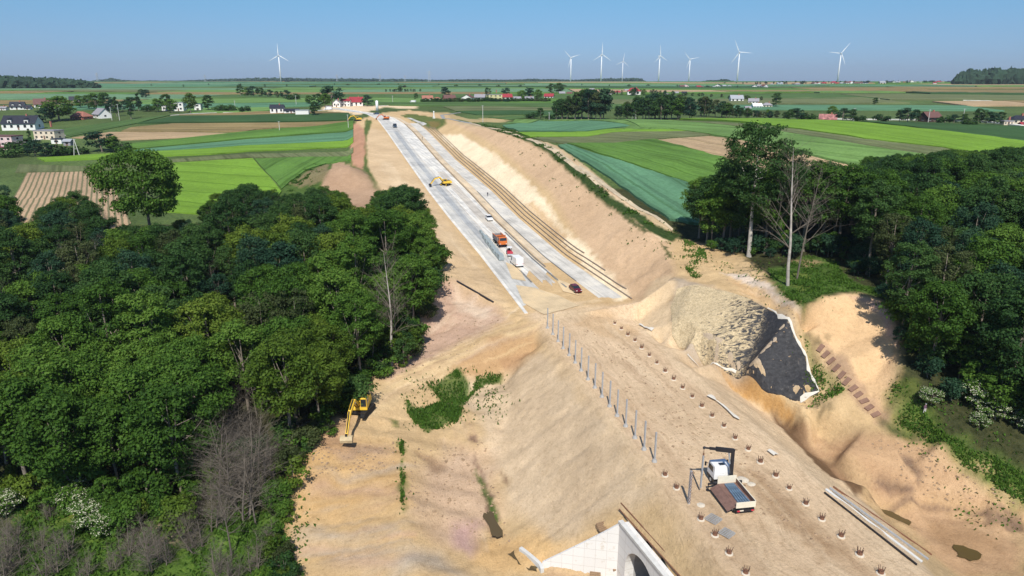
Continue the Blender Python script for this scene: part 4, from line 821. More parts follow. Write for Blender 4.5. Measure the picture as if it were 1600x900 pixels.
# field roads, village roads
drape('track', [(733,191),(800,207),(868,232),(905,262),(940,290),(938,293),(900,266),(862,236),(800,210),(735,194)], gravelmat('sandy_track', (.5,.41,.28)), .1, skirt=False, step=2)
drape('track', [(905,258),(950,290),(1000,325),(1052,358),(1050,361),(996,328),(945,293),(902,261)], gravelmat('sandy_track_near', (.5,.41,.28)), .1, skirt=False, step=2)
for w, pl in ((1.6, [(110,211),(150,202),(200,192),(262,181),(300,178),(345,176),(430,177),(500,173),(530,170)]), (2.2, [(590,166),(640,163),(690,159),(760,158),(860,158)]), (3., [(0,233),(40,222),(112,210)])):
    ribbon('village_road', G3, pl, w*1.3, .4, kind='structure', step=8, sink=1.5)
ribbon('village_road', G7, [(735,193),(700,186),(690,180),(720,176)], 2.5, .25, kind='structure'); ribbon('village_road', G5, [(1280,186),(1450,188),(1600,198)], 4, .7, kind='structure', step=10, sink=2); ribbon('village_road', G5, [(1300,154.5),(1420,155.5),(1550,158)], 3, .6, kind='structure', step=15, sink=2)

# ------------------------------------------------------------ valley side: black geogrid, fleece, earth steps, ponds
m, t, b = newmat('geogrid_cells'); tc = N(t, 'ShaderNodeTexCoord'); pa = hit(1115, 530); pb = hit(1200, 548)
uvn = N(t, 'ShaderNodeVectorMath', operation='SUBTRACT'); t.links.new(tc.outputs['Object'], uvn.inputs[0]); uvn.inputs[1].default_value = pa
dv = (pb-pa); dv.z = 0; dt = N(t, 'ShaderNodeVectorMath', operation='DOT_PRODUCT'); t.links.new(uvn.outputs[0], dt.inputs[0]); dt.inputs[1].default_value = dv/dv.length_squared
nn = N(t, 'ShaderNodeTexNoise', i_Scale=.3, i_Detail=9., i_Roughness=.8); t.links.new(tc.outputs['Object'], nn.inputs['Vector'])
mpg = N(t, 'ShaderNodeMapping'); mpg.inputs['Rotation'].default_value = (0, 0, .5); mpg.inputs['Scale'].default_value = (.55, 1.7, 1.7); t.links.new(tc.outputs['Object'], mpg.inputs['Vector'])
wv = N(t, 'ShaderNodeTexNoise', i_Scale=.8, i_Detail=8., i_Roughness=.72, i_Distortion=1.6); t.links.new(mpg.outputs[0], wv.inputs['Vector'])
ad = N(t, 'ShaderNodeMath', operation='MULTIPLY_ADD', i_1=1.1); t.links.new(nn.outputs[0], ad.inputs[0]); t.links.new(dt.outputs['Value'], ad.inputs[2])
mr = N(t, 'ShaderNodeMapRange', i_1=1.05, i_2=1.35); t.links.new(ad.outputs[0], mr.inputs[0])
th = N(t, 'ShaderNodeMath', operation='MULTIPLY_ADD', i_1=.155, i_2=-.285); t.links.new(dt.outputs['Value'], th.inputs[0]); su = N(t, 'ShaderNodeMath', operation='ADD'); t.links.new(wv.outputs[0], su.inputs[0]); t.links.new(th.outputs[0], su.inputs[1])
dk = N(t, 'ShaderNodeMapRange', i_1=.22, i_2=.32); t.links.new(su.outputs[0], dk.inputs[0])
vo = N(t, 'ShaderNodeTexVoronoi', i_Scale=2.2, feature='DISTANCE_TO_EDGE'); t.links.new(tc.outputs['Object'], vo.inputs['Vector']); cell = ramp(t, vo.outputs['Distance'], [(.02, (1,1,1)), (.10, (0,0,0))]); cf = N(t, 'ShaderNodeMath', operation='MULTIPLY', i_1=.3); t.links.new(cell.outputs[0], cf.inputs[0])
m1_ = N(t, 'ShaderNodeMath', operation='MAXIMUM'); t.links.new(mr.outputs[0], m1_.inputs[0]); t.links.new(dk.outputs[0], m1_.inputs[1]); mxx = N(t, 'ShaderNodeMath', operation='MAXIMUM'); t.links.new(m1_.outputs[0], mxx.inputs[0]); t.links.new(cf.outputs[0], mxx.inputs[1])
n5 = N(t, 'ShaderNodeTexNoise', i_Scale=1.6, i_Detail=7., i_Roughness=.75); t.links.new(tc.outputs['Object'], n5.inputs['Vector'])
sandr = ramp(t, n5.outputs[0], [(.34, (.38,.285,.16)), (.48, (.55,.43,.25)), (.68, (.68,.54,.33))]); blk = ramp(t, n5.outputs[0], [(.35, (.012,.012,.014)), (.6, (.04,.04,.043)), (.72, (.15,.13,.11))])
mx = N(t, 'ShaderNodeMix', data_type='RGBA'); t.links.new(mxx.outputs[0], mx.inputs[0]); t.links.new(sandr.outputs[0], mx.inputs[6]); t.links.new(blk.outputs[0], mx.inputs[7]); t.links.new(mx.outputs[2], b.inputs['Base Color'])
b.inputs['Roughness'].default_value = .7; bp = N(t, 'ShaderNodeBump', i_Strength=.7, i_Distance=.35); t.links.new(wv.outputs[0], bp.inputs['Height']); t.links.new(bp.outputs[0], b.inputs['Normal'])
drape('geogrid_mat', [(1058,452),(1085,446),(1125,455),(1170,468),(1196,482),(1215,496),(1240,528),(1258,560),(1278,616),(1248,627),(1215,617),(1190,608),(1160,588),(1120,570),(1062,545),(1050,525),(1048,480)], m, .22, step=1.2, kind=None, label='black cellular geogrid mat partly filled with sand on the valley side', cat='geogrid mat')
fl = simple('white_fleece', (.62,.58,.50), .9, var=.1)
def fleece(pl, w, label):
    q = [hit(*p) for p in pl]; mb = MB(); e = []
    for a, b_ in zip(q, q[1:]): n = max(1, int((b_-a).length/.8)); e += [a.lerp(b_, i/n) for i in range(n)]
    vs = []
    for i, p in enumerate(e):
        d = (e[min(i+1, len(e)-1)]-e[max(0, i-1)]); d.z = 0; d.normalize(); s = Vector((-d.y, d.x, 0)); ww = w*(.2+.7*rnd.random())
        for k in (-1, 0, 1): x, y = p.x+s.x*ww*k*.5+rnd.uniform(-.1,.1), p.y+s.y*ww*k*.5; vs.append((x, y, zt(x, y)+.30+.12*(k == 0)+rnd.uniform(0,.1)))
    fs = [(3*i+k, 3*i+k+1, 3*i+4+k, 3*i+3+k) for i in range(len(e)-1) for k in (0, 1)]; mb.add(vs, fs); tag(mb.build('fleece_strip', fl, smooth=True), label, 'fleece strip')
fleece([(1200,484),(1218,497),(1242,528),(1260,560),(1279,614),(1250,628),(1240,625)], .6, 'white fleece edge along the right rim of the black geogrid')
fleece([(1150,583),(1120,571),(1068,550)], .35, 'faint white fleece edge along the lower left rim of the geogrid'); fleece([(1000,508),(1012,514),(1024,522)], .8, 'short dark-edged white fleece at the left corner of the sand lump')
fleece([(1108,620),(1130,636),(1145,650),(1160,662)], .9, 'crumpled white fleece strip lying on the right shoulder'); fleece([(1202,706),(1212,714),(1228,721)], 1.1, 'two crumpled white scraps on the right shoulder beside the pile row')
stp = empty('earth_steps', hit(1335,605), 0, 'flight of brown earth steps climbing the scooped hollow', 'earth steps')
SP = [(1282,544),(1290,554),(1299,564),(1307,575),(1315,586),(1323,596),(1333,607),(1341,617),(1350,627),(1358,637),(1368,648)]
for i, p in enumerate(SP):
    h0 = hit(*p); h1 = hit(*(SP[i+1] if i < 10 else (1377, 658))); d = (h1-h0); d.z = 0; d.normalize(); mb = MB(); gx = (zt(h0.x+1, h0.y)-zt(h0.x-1, h0.y))/2; gy = (zt(h0.x, h0.y+1)-zt(h0.x, h0.y-1))/2; nz_ = Vector((-gx, -gy, 1)).normalized(); dx_ = (d-nz_*d.dot(nz_)).normalized(); dy_ = nz_.cross(dx_); mb.M = Matrix.Translation(h0-stp.location) @ Matrix((dx_, dy_, nz_)).transposed().to_4x4()
    mb.box(-.45, -.85, -.4, .45, .85, .2, taper=.06); mb.build('step', simple('step_earth', (.22,.13,.09), .9) if i == 0 else MATS['step_earth'], stp)
m, t, b = newmat('muddy_water_and_pit_shade'); b.inputs['Base Color'].default_value = (.10,.07,.028,1); b.inputs['Roughness'].default_value = .12; b.inputs['Specular IOR Level'].default_value = .5
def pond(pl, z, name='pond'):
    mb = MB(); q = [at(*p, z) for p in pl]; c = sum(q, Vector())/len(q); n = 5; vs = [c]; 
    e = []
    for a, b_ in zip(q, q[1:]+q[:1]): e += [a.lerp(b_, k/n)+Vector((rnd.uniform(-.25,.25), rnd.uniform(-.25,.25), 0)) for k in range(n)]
    vs += e; mb.add(vs, [(0, i+1, (i+1) % len(e)+1) for i in range(len(e))]); o = mb.build(name, MATS['muddy_water_and_pit_shade']); tag(o, kind='structure')
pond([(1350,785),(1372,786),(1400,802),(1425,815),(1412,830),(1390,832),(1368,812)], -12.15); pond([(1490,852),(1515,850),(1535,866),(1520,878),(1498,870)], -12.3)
pond([(751,770),(758,768),(767,792),(787,838),(770,838),(755,806)], -11.95); pond([(792,866),(808,857),(840,885),(838,894),(815,884)], -12.05)  # second sheet: dark water colour stands in for shade in the wall pit
# ------------------------------------------------------------ culvert portal, wing wall, retaining wall
cul = empty('culvert', (29.3, 70.2, -12.4), 0, 'concrete arch culvert portal set in the left embankment', 'culvert')
u = Vector((.126, -.992, 0)); nrm = Vector((.992, .126, 0))                    # along the wall, into the bank
def wp(s, z, dd): p = u*s+nrm*dd; return (p.x, p.y, z+12.4)
mb = MB(); c0, rr, zs = 5.6, 3.7, -9.0
arch = [(c0-rr, -12.6)]+[(c0-rr*math.cos(PI*i/20), zs+rr*math.sin(PI*i/20)) for i in range(21)]+[(c0+rr, -12.6)]
outer = [(0, -12.6)]+[(20*i/22*1.0, -4.0) for i in range(0, 23)][:21]+[(20, -4.0), (20, -12.6)]
outer = [(0, -12.6)]+[(14*i/20, -4.0) for i in range(21)]+[(14, -12.6)]
n = len(arch)
for dd in (0, 1.3):
    vs = [wp(*p, dd) for p in arch]+[wp(*p, dd) for p in outer]; mb.add(vs, [(i, i+1, n+i+1, n+i) if dd else (i, n+i, n+i+1, i+1) for i in range(n-1)])
mb.add([wp(*p, 0) for p in arch]+[wp(*p, 1.3) for p in arch], [(i, i+1, n+i+1, n+i) for i in range(n-1)]); mb.add([wp(*p, 0) for p in outer]+[wp(*p, 1.3) for p in outer], [(i, n+i, n+i+1, i+1) for i in range(n-1)])
mb.build('head_wall', formed, cul)
mb = MB(); mb.add([wp(*p, 1.3) for p in arch]+[wp(*p, 34) for p in arch], [(i, i+1, n+i+1, n+i) for i in range(n-1)]); mb.add([wp(c0-rr, -12.5, 1.3), wp(c0+rr, -12.5, 1.3), wp(c0+rr, -12.5, 34), wp(c0-rr, -12.5, 34)], [(0,1,2,3)]); mb.add([wp(*p, 34) for p in arch], [tuple(range(n))]); mb.build('barrel', concrete_dark, cul)
mb = MB(); mb.add([wp(-.12, -4.0, -.14), wp(14, -4.0, -.14), wp(14, -4.0, .5), wp(-.12, -4.0, .5), wp(-.12, -3.62, -.14), wp(14, -3.62, -.14), wp(14, -3.62, .5), wp(-.12, -3.62, .5)], [(0,3,2,1),(4,5,6,7),(0,1,5,4),(1,2,6,5),(2,3,7,6),(3,0,4,7)]); mb.build('coping', simple('fresh_white_concrete', (.6,.59,.55), .8, var=.12), cul)
rl = MB(); rl.bar(wp(-2.4, -3.7, 1.2), wp(14, -3.5, 1.6), .14, .1); rl.bar(wp(-3.4, -3.6, 2.0), wp(14, -3.3, 2.2), .14, .1); rl.build('guard_rail', rust, cul)
mb = MB(); A = Vector((29.3, 70.2, -12.8)); B = Vector((20.2, 74.0, -12.8)); vs = []
for k in range(9):
    p = A.lerp(B, k/8); zt_ = -4.05+(-11.35+4.05)*(k/8)**.95; d = (B-A).normalized(); s = Vector((-d.y, d.x, 0))*-.3
    vs += [(p.x, p.y, -12.8), (p.x, p.y, zt_), (p.x+s.x, p.y+s.y, zt_), (p.x+s.x, p.y+s.y, -12.8)]
fs = [(4*i+k, 4*i+(k+1) % 4, 4*i+4+(k+1) % 4, 4*i+4+k) for i in range(8) for k in range(4)]+[(0,1,2,3),(35,34,33,32)]
mb.add([(x-29.3, y-70.2, z+12.4) for x, y, z in vs], fs); mb.build('wing_wall', formed, cul)
mb = MB(); mb.box(-1, -1, 0, 6, 1.3, .25); 
for (px, py, z, w, rz) in [(938,884,-12.1,1.3,.2),(948,893,-12.1,1.0,.6),(930,897,-12.1,1.4,-.3),(962,896,-12.1,1.2,.1)]:
    q = at(px, py, z); mb = MB(); mb.M = Matrix.Rotation(rz, 4, 'Z')
    for k in range(5): mb.box(-w/2, -.5+k*.22, .05+.04*(k % 2), w/2, -.34+k*.22, .3+.12*k)
    o = mb.build('timber_stack', timber); o.location = (q.x, q.y, zt(q.x, q.y)); tag(o, {938: 'topmost stack of brown shuttering timber at the foot of the wing wall', 948: 'middle stack of shuttering timber beside the wing wall foot', 930: 'leftmost stack of shuttering timber below the wing wall', 962: 'stack of shuttering timber nearest the culvert mouth'}[px], 'timber stack')
q = [at(811,856,-11.2), at(824,866,-11.2), at(836,876,-11.3), at(842,882,-11.4), at(845,889,-11.6)]; mb = MB(); c = q[0].copy(); vs = []
for i, p in enumerate(q):
    d = (q[min(i+1, 4)]-q[max(i-1, 0)]).normalized(); s = Vector((-d.y, d.x, 0))*.5; vs += [(p-c)+Vector((0, 0, -1.8)), (p-c), (p-c)+s, (p-c)+s+Vector((0, 0, -1.8))]
mb.add(vs, [(4*i+k, 4*i+(k+1) % 4, 4*i+4+(k+1) % 4, 4*i+4+k) for i in range(4) for k in range(4)]+[(0,1,2,3),(19,18,17,16)]); o = mb.build('retaining_wall', concrete); o.location = c; tag(o, 'short curved concrete wall beside the ditch, left of the culvert', 'wall')
# right outlet: wing, planks
q0 = at(1350,784,-10.6); q1 = at(1362,808,-11.4); mb = MB(); mb.bar((0,0,0), q1-q0, .5, .3); mb.bar((0,0,-.8), (q1-q0)+Vector((0,0,-.8)), .35, 1.4); o = mb.build('outlet_wall', concrete); o.location = q0; tag(o, 'pale concrete outlet wall beside the muddy pond', 'wall')
for i, (a, b_, w, mt_, lb) in enumerate([((1290,766),(1440,880),.5, concrete, 'long pale concrete beam lying on the right shoulder edge'), ((1296,764),(1450,876),.35, zinc, 'long grey steel beam behind the pale concrete beam'), ((1302,762),(1455,868),.25, rust, 'rusty brown rail laid closest to the pond'), ((1288,771),(1432,884),.2, dark_steel, 'thin dark rail in front of the pale beam')]):
    A = hit(*a); B = hit(*b_); A.z = zt(A.x, A.y)+.15; B.z = zt(B.x, B.y)+.15; mb = MB(); mb.bar((0,0,0), B-A, w*.7, .22); o = mb.build('beam', mt_); o.location = A; tag(o, lb, 'beam')

# ------------------------------------------------------------ steel posts and pile stubs
disc_m = simple('pile_concrete', (.58,.51,.40), .9, var=.15, scale=3)
def ipost(mb, x, y, z0, h, w=.2):
    t = .035
    mb.box(x-w/2, y-w/2, z0, x+w/2, y-w/2+t, z0+h); mb.box(x-w/2, y+w/2-t, z0, x+w/2, y+w/2, z0+h); mb.box(x-t/2, y-w/2+t, z0, x+t/2, y+w/2-t, z0+h)
def make_post(lb):
    r = empty('steel_post', (0,-600,0), 0, lb, 'post', 'steel posts along the left platform edge'); mb = MB(); ipost(mb, 0, 0, .15, 4.35); mb.build('post', zinc, r)
    mb = MB(); mb.tube([(0,0,-.1),(0,0,.12),(.02,0,.4)], [.42,.38,.24], 9); mb.build('socket', concrete_dark, r); return r
def make_stub(lb):
    r = empty('pile_stub', (0,-600,0), 0, lb, 'pile stub'); mb = MB(); mb.tube([(0,0,-.1),(0,0,.10),(0,0,.14)], [.5,.45,.36], 12); mb.build('concrete_cap', disc_m, r)
    mb = MB(); mb.tube([(0,0,.1),(0,0,.42)], [.3,.27], 10); mb.build('pile_head', rust, r); mb = MB()
    for k in range(8):
        a = 2*PI*k/8+.2; mb.tube([(.24*math.cos(a), .24*math.sin(a), .3), ((.3+.08*(k % 3))*math.cos(a), (.3+.08*(k % 2))*math.sin(a), .72+.1*(k % 3))], .035, 4)
    mb.build('rebar', MATS.get('rebar_rust') or simple('rebar_rust', (.14,.085,.06), .85), r); return r
LP = [(855.5,512.5),(863.8,523),(872,533.7),(880,544),(889.5,555),(898.7,567),(908,579.5),(918.7,593),(929.5,605.7),(940.5,620),(952.5,635),(964.2,650),(977.5,666),(992,684.5),(1006.3,702.5),(1022.5,721.5)]
pp = make_post(''); NUM = ['nearest', 'second', 'third', 'fourth', 'fifth', 'sixth', 'seventh', 'eighth', 'ninth', 'tenth', 'eleventh', 'twelfth', 'thirteenth', 'fourteenth', 'fifteenth', 'farthest']
for i, p in enumerate(LP):
    q = at(*p, 0); n_ = 15-i; lb = 'standing steel post on the left platform edge, '+(NUM[n_]+(' from the camera' if 0 < n_ < 15 else ' one of the row'))
    copy_tree(pp, (q.x, q.y, zt(q.x, q.y)), rnd.uniform(-.06, .06), lb)
st_ = make_stub('')
LSP = [(1039,743),(1057,763),(1095,812),(1117,837),(1139,865),(1165,896)]
LSL = ['lone pile stub just in front of the nearest standing post', 'pile stub left of the lattice bundle near the crane truck', 'pile stub below the crane truck beside a dark rebar mat', 'second pile stub below the crane truck, beside a grey mat', 'third pile stub in the left row below the crane truck', 'pile stub cut by the bottom photo edge, left row']
for p, lb in zip(LSP, LSL): q = at(*p, 0); copy_tree(st_, (q.x, q.y, zt(q.x, q.y)), rnd.uniform(0, 3), lb, group='pile stubs of the left row')
RSP = [(960.5,506),(971,513),(981,523.5),(992,533.5),(1002.5,545),(1014.5,556.5),(1026.3,568),(1039.3,581),(1052.5,593.5),(1066.5,607),(1081.5,621),(1096.5,636),(1112.5,651),(1131,667),(1148.5,686),(1169,703),(1188,722.5),(1212,744.5),(1233,764),(1259,788),(1284,812),(1314,838.5),(1343,867),(1376,896)]
for i, p in enumerate(RSP):
    q = at(*p, 0); n_ = 23-i; lb = 'pile stub in the right row, '+('nearest the camera' if n_ == 0 else 'farthest of the row' if n_ == 23 else (ORD[n_].strip() if n_ < 20 else ['twenty-first','twenty-second','twenty-third','twenty-fourth'][n_-20])+' from the near end')
    if n_ and n_ < 23: lb = 'pile stub in the right row, '+['', 'second', 'third', 'fourth', 'fifth', 'sixth', 'seventh', 'eighth', 'ninth', 'tenth', 'eleventh', 'twelfth', 'thirteenth', 'fourteenth', 'fifteenth', 'sixteenth', 'seventeenth', 'eighteenth', 'nineteenth', 'twentieth', 'twenty-first', 'twenty-second', 'twenty-third'][n_]+' from the near end'
    copy_tree(st_, (q.x, q.y, zt(q.x, q.y)), rnd.uniform(0, 3), lb, scale=rnd.uniform(.9, 1.1), group='pile stubs of the right row')
for o in (pp, st_):
    for c in kids(o): bpy.data.objects.remove(c)
    bpy.data.objects.remove(o)
for (p, w, lb) in [((1114,812),.75,'dark rebar mat lying beside the first stub below the truck'), ((1135,834),.7,'grey rebar mat lying beside the second stub below the truck')]:
    q = at(*p, 0); mb = MB()
    for k in range(6): mb.bar((-w, -w+k*w*.4, .1), (w, -w+k*w*.4, .1), .1, .06); mb.bar((-w+k*w*.4, -w, .17), (-w+k*w*.4, w, .17), .1, .06)
    o = mb.build('rebar_mat', concrete_dark); o.location = (q.x, q.y, zt(q.x, q.y)); o.rotation_euler.z = .5; tag(o, lb, 'rebar mat')
for p, s, lb in [((1160,749),.9,'pale round spoil patch of concrete right of the truck'), ((1174,756),.6,'small lump of spilled concrete right of the truck bed'), ((1095,789),.6,'white spilled concrete lump by the lattice bundle')]:
    q = at(*p, 0); mb = MB(); vs = [(0,0,.16*s)]; k_ = 12
    vs += [(s*(.6+.2*rnd.random())*math.cos(2*PI*k/k_), s*(.6+.2*rnd.random())*math.sin(2*PI*k/k_), .1*s) for k in range(k_)]+[(s*1.05*math.cos(2*PI*k/k_), s*1.05*math.sin(2*PI*k/k_), -.05) for k in range(k_)]
    mb.add(vs, [(0, 1+k, 1+(k+1) % k_) for k in range(k_)]+[(1+k, 13+k, 13+(k+1) % k_, 1+(k+1) % k_) for k in range(k_)]); o = mb.build('concrete_lump', disc_m, smooth=True); o.location = (q.x, q.y, zt(q.x, q.y)); tag(o, lb, 'concrete lump')
# ------------------------------------------------------------ vehicles (local frame: x right, y forward, z up)
def wheel(parent, x, y, r, w, rim=zinc):
    mb = MB(); s = 1 if x > 0 else -1; mb.tube([(x-w/2, y, r), (x-w/2+.03, y, r), (x+w/2-.03, y, r), (x+w/2, y, r)], [r*.86, r, r, r*.86], 16)
    o = mb.build('wheel', rubber, parent, smooth=False); m2 = MB(); m2.cyl((x+s*(w/2+.01), y, r), r*.5, .05, 'x', 12); m2.build('rim', rim, o); return o
def crane_truck(loc, rz):
    r = empty('crane_truck', loc, rz, 'flatbed truck with white cab and black loading crane', 'truck')
    mb = MB(); mb.box(-.45, -3.4, .75, .45, 4.6, 1.0); mb.box(-1.1, -.4, .55, -.5, 1.4, .95); mb.box(.5, -.4, .5, 1.1, 1.2, .95); mb.bar((-1.15,-3.45,.6), (1.15,-3.45,.6), .12, .3); mb.build('chassis', dark_steel, r)
    for y in (3.7, -1.6, -2.7):
        for x in (-1.05, 1.05): wheel(r, x, y, .5, .32 if y > 0 else .5)
    mb = MB(); mb.box(-1.2, 2.75, 1.0, 1.2, 4.85, 1.75); mb.box(-1.2, 2.75, 1.752, 1.2, 4.85, 2.75, taper=.12, tx=.1); cab = mb.build('cab', white_paint, r, bevel=.07)
    mb = MB(); mb.box(-1.19, 2.72, .55, 1.19, 4.88, .998); mb.build('lower_cab', dark_steel, r)
    mb = MB(); mb.add([(-1.0,4.885,1.85),(1.0,4.885,1.85),(.93,4.79,2.6),(-.93,4.79,2.6)], [(0,1,2,3)]); mb.build('windscreen', glass_dark, r)
    for s in (-1, 1):
        mb = MB(); mb.add([(s*1.205,3.2,1.8),(s*1.205,4.6,1.8),(s*1.135,4.5,2.5),(s*1.135,3.35,2.5)], [(0,1,2,3)]); w_ = mb.build('side_window', glass_dark, r)
        mb = MB(); mb.bar((s*1.2,4.75,2.3), (s*1.45,4.85,2.3), .05, .05); mb.box(s*1.5-.1, 4.78, 1.9, s*1.5+.1, 4.9, 2.45); mb.build('mirror', dark_steel, r)
        mb = MB(); mb.box(s*.9-.15, 4.86, .75, s*.9+.15, 4.91, .92); mb.build('headlight', lampglass, r); mb = MB(); mb.box(s*.9-.18, -3.56, .5, s*.9+.18, -3.5, .68); mb.build('tail_light', redb, r)
    mb = MB(); mb.box(-.35, 3.2, 2.755, .35, 3.7, 2.85); mb.build('roof_hatch', glass_dark, r)
    mb = MB(); mb.box(-.8, -3.53, .55, -.25, -3.5, .7); mb.build('bumper_plate', cream, r)
    mb = MB(); mb.box(-1.25, -3.4, 1.0, 1.25, 1.6, 1.15); mb.build('bed_floor', brownboard, r)
    mb = MB(); mb.box(-1.25, 1.6, 1.0, 1.25, 1.7, 2.15); mb.build('headboard', cream, r)
    mb = MB(); mb.box(-1.25, -3.5, 1.0, 1.25, -3.4, 1.75); mb.build('tailgate', cream, r)
    mb = MB(); mb.box(1.2, -3.4, 1.15, 1.26, 1.6, 1.75); mb.build('right_side_board', brownboard, r); mb = MB(); mb.box(1.19, -3.4, 1.75, 1.29, 1.6, 1.8); mb.build('board_rail', cream, r)
    mb = MB(); mb.add([(-1.26,-3.35,1.14),(-1.26,1.55,1.14),(-2.25,1.55,.62),(-2.25,-3.35,.62),(-1.26,-3.35,1.08),(-1.26,1.55,1.08),(-2.25,1.55,.56),(-2.25,-3.35,.56)], [(3,2,1,0),(4,5,6,7),(0,1,5,4),(1,2,6,5),(2,3,7,6),(3,0,4,7)]); mb.build('dropped_side_board', brownboard, r, bevel=.01)
    # crane
    mb = MB(); mb.box(-1.5, 1.85, .8, 1.5, 2.25, 1.1); mb.tube([(.75,2.1,.9),(.75,2.1,2.1)], .26, 10); mb.build('crane_base', dark_steel, r)
    mb = MB(); mb.bar((.75,2.1,1.9), (.7,2.15,5.4), .34, .34); mb.bar((.55,2.0,2.6), (.25,2.2,5.0), .12, .12); mb.build('crane_column', dark_steel, r)
    mb = MB(); mb.bar((.85,2.15,5.35), (-1.7,2.0,5.95), .4, .5); mb.bar((-1.5,2.0,5.9), (-2.6,1.95,6.15), .24, .3); mb.bar((-2.5,1.95,6.13), (-3.35,1.9,6.33), .16, .18); mb.tube([(-3.32,1.9,6.3),(-3.42,1.9,6.38)], [.22,.16], 8); mb.build('boom', dark_steel, r)
    mb = MB(); mb.tube([(.4,2.1,3.6),(.1,2.05,5.35)], .1, 8); mb.tube([(.95,2.35,2.0),(1.1,2.4,3.9),(.9,2.3,5.4)], .05, 6); mb.build('hydraulic_ram', zinc, r)
    mb = MB(); mb.tube([(-3.35,1.9,6.3),(-3.35,1.9,5.5)], .035, 5); mb.box(-3.43, 1.82, 5.3, -3.27, 1.98, 5.55); mb.build('hook', rust, r)
    for s in (-1, 1): mb = MB(); mb.bar((s*1.3,2.05,.95), (s*2.3,2.05,.95), .18, .18); mb.tube([(s*2.25,2.05,1.0),(s*2.25,2.05,.05)], .07, 8); mb.cyl((s*2.25,2.05,.05), .25, .08, 'z', 10); mb.build('outrigger', dark_steel, r)
    return r
TL = Vector((42.75, 66.9, 0)); TRZ = -.06; ct = crane_truck((TL.x, TL.y, zt(TL.x, TL.y)), TRZ); TM = Matrix.Translation(ct.location) @ Matrix.Rotation(TRZ, 4, 'Z')
q = TM @ Vector((-3.35, 1.9, 0)); mb = MB(); ipost(mb, 0, 0, 0, 4.6, .18); o = mb.build('steel_post', zinc); o.location = (q.x, q.y, q.z+.6); tag(o, 'steel post hanging from the crane hook just above the sand', 'post')
q = at(1076,787,0); r_ = empty('lattice_post', (q.x, q.y, zt(q.x, q.y)), 0, 'standing lattice-faced post beside the crane truck', 'post'); mb = MB(); ipost(mb, 0, 0, 0, 4.6, .26); mb.build('post', zinc, r_); mb = MB()
for k in range(10): mb.bar((-.16,-.15,.2+k*.44), (.16,-.15,.64+k*.44), .04, .03); mb.bar((.16,-.15,.2+k*.44), (-.16,-.15,.64+k*.44), .04, .03)
mb.build('lacing', rust, r_)
for i in range(5):
    p = TM @ Vector((-.5+i*.3, -.95, 1.17)); mb = MB(); mb.bar((0,-2.15,.1), (0,2.15,.1), .2, .2); mb.box(-.03, -2.2, .2, .03, 2.1, .26); o = mb.build('steel_post', blue_zinc); o.location = p; o.rotation_euler.z = TRZ+.02*(i-2)
    tag(o, 'bluish steel post lying in the truck bed, '+['leftmost', 'second from the left', 'middle one of five', 'second from the right', 'rightmost'][i], 'post', 'steel posts loaded in the truck bed')
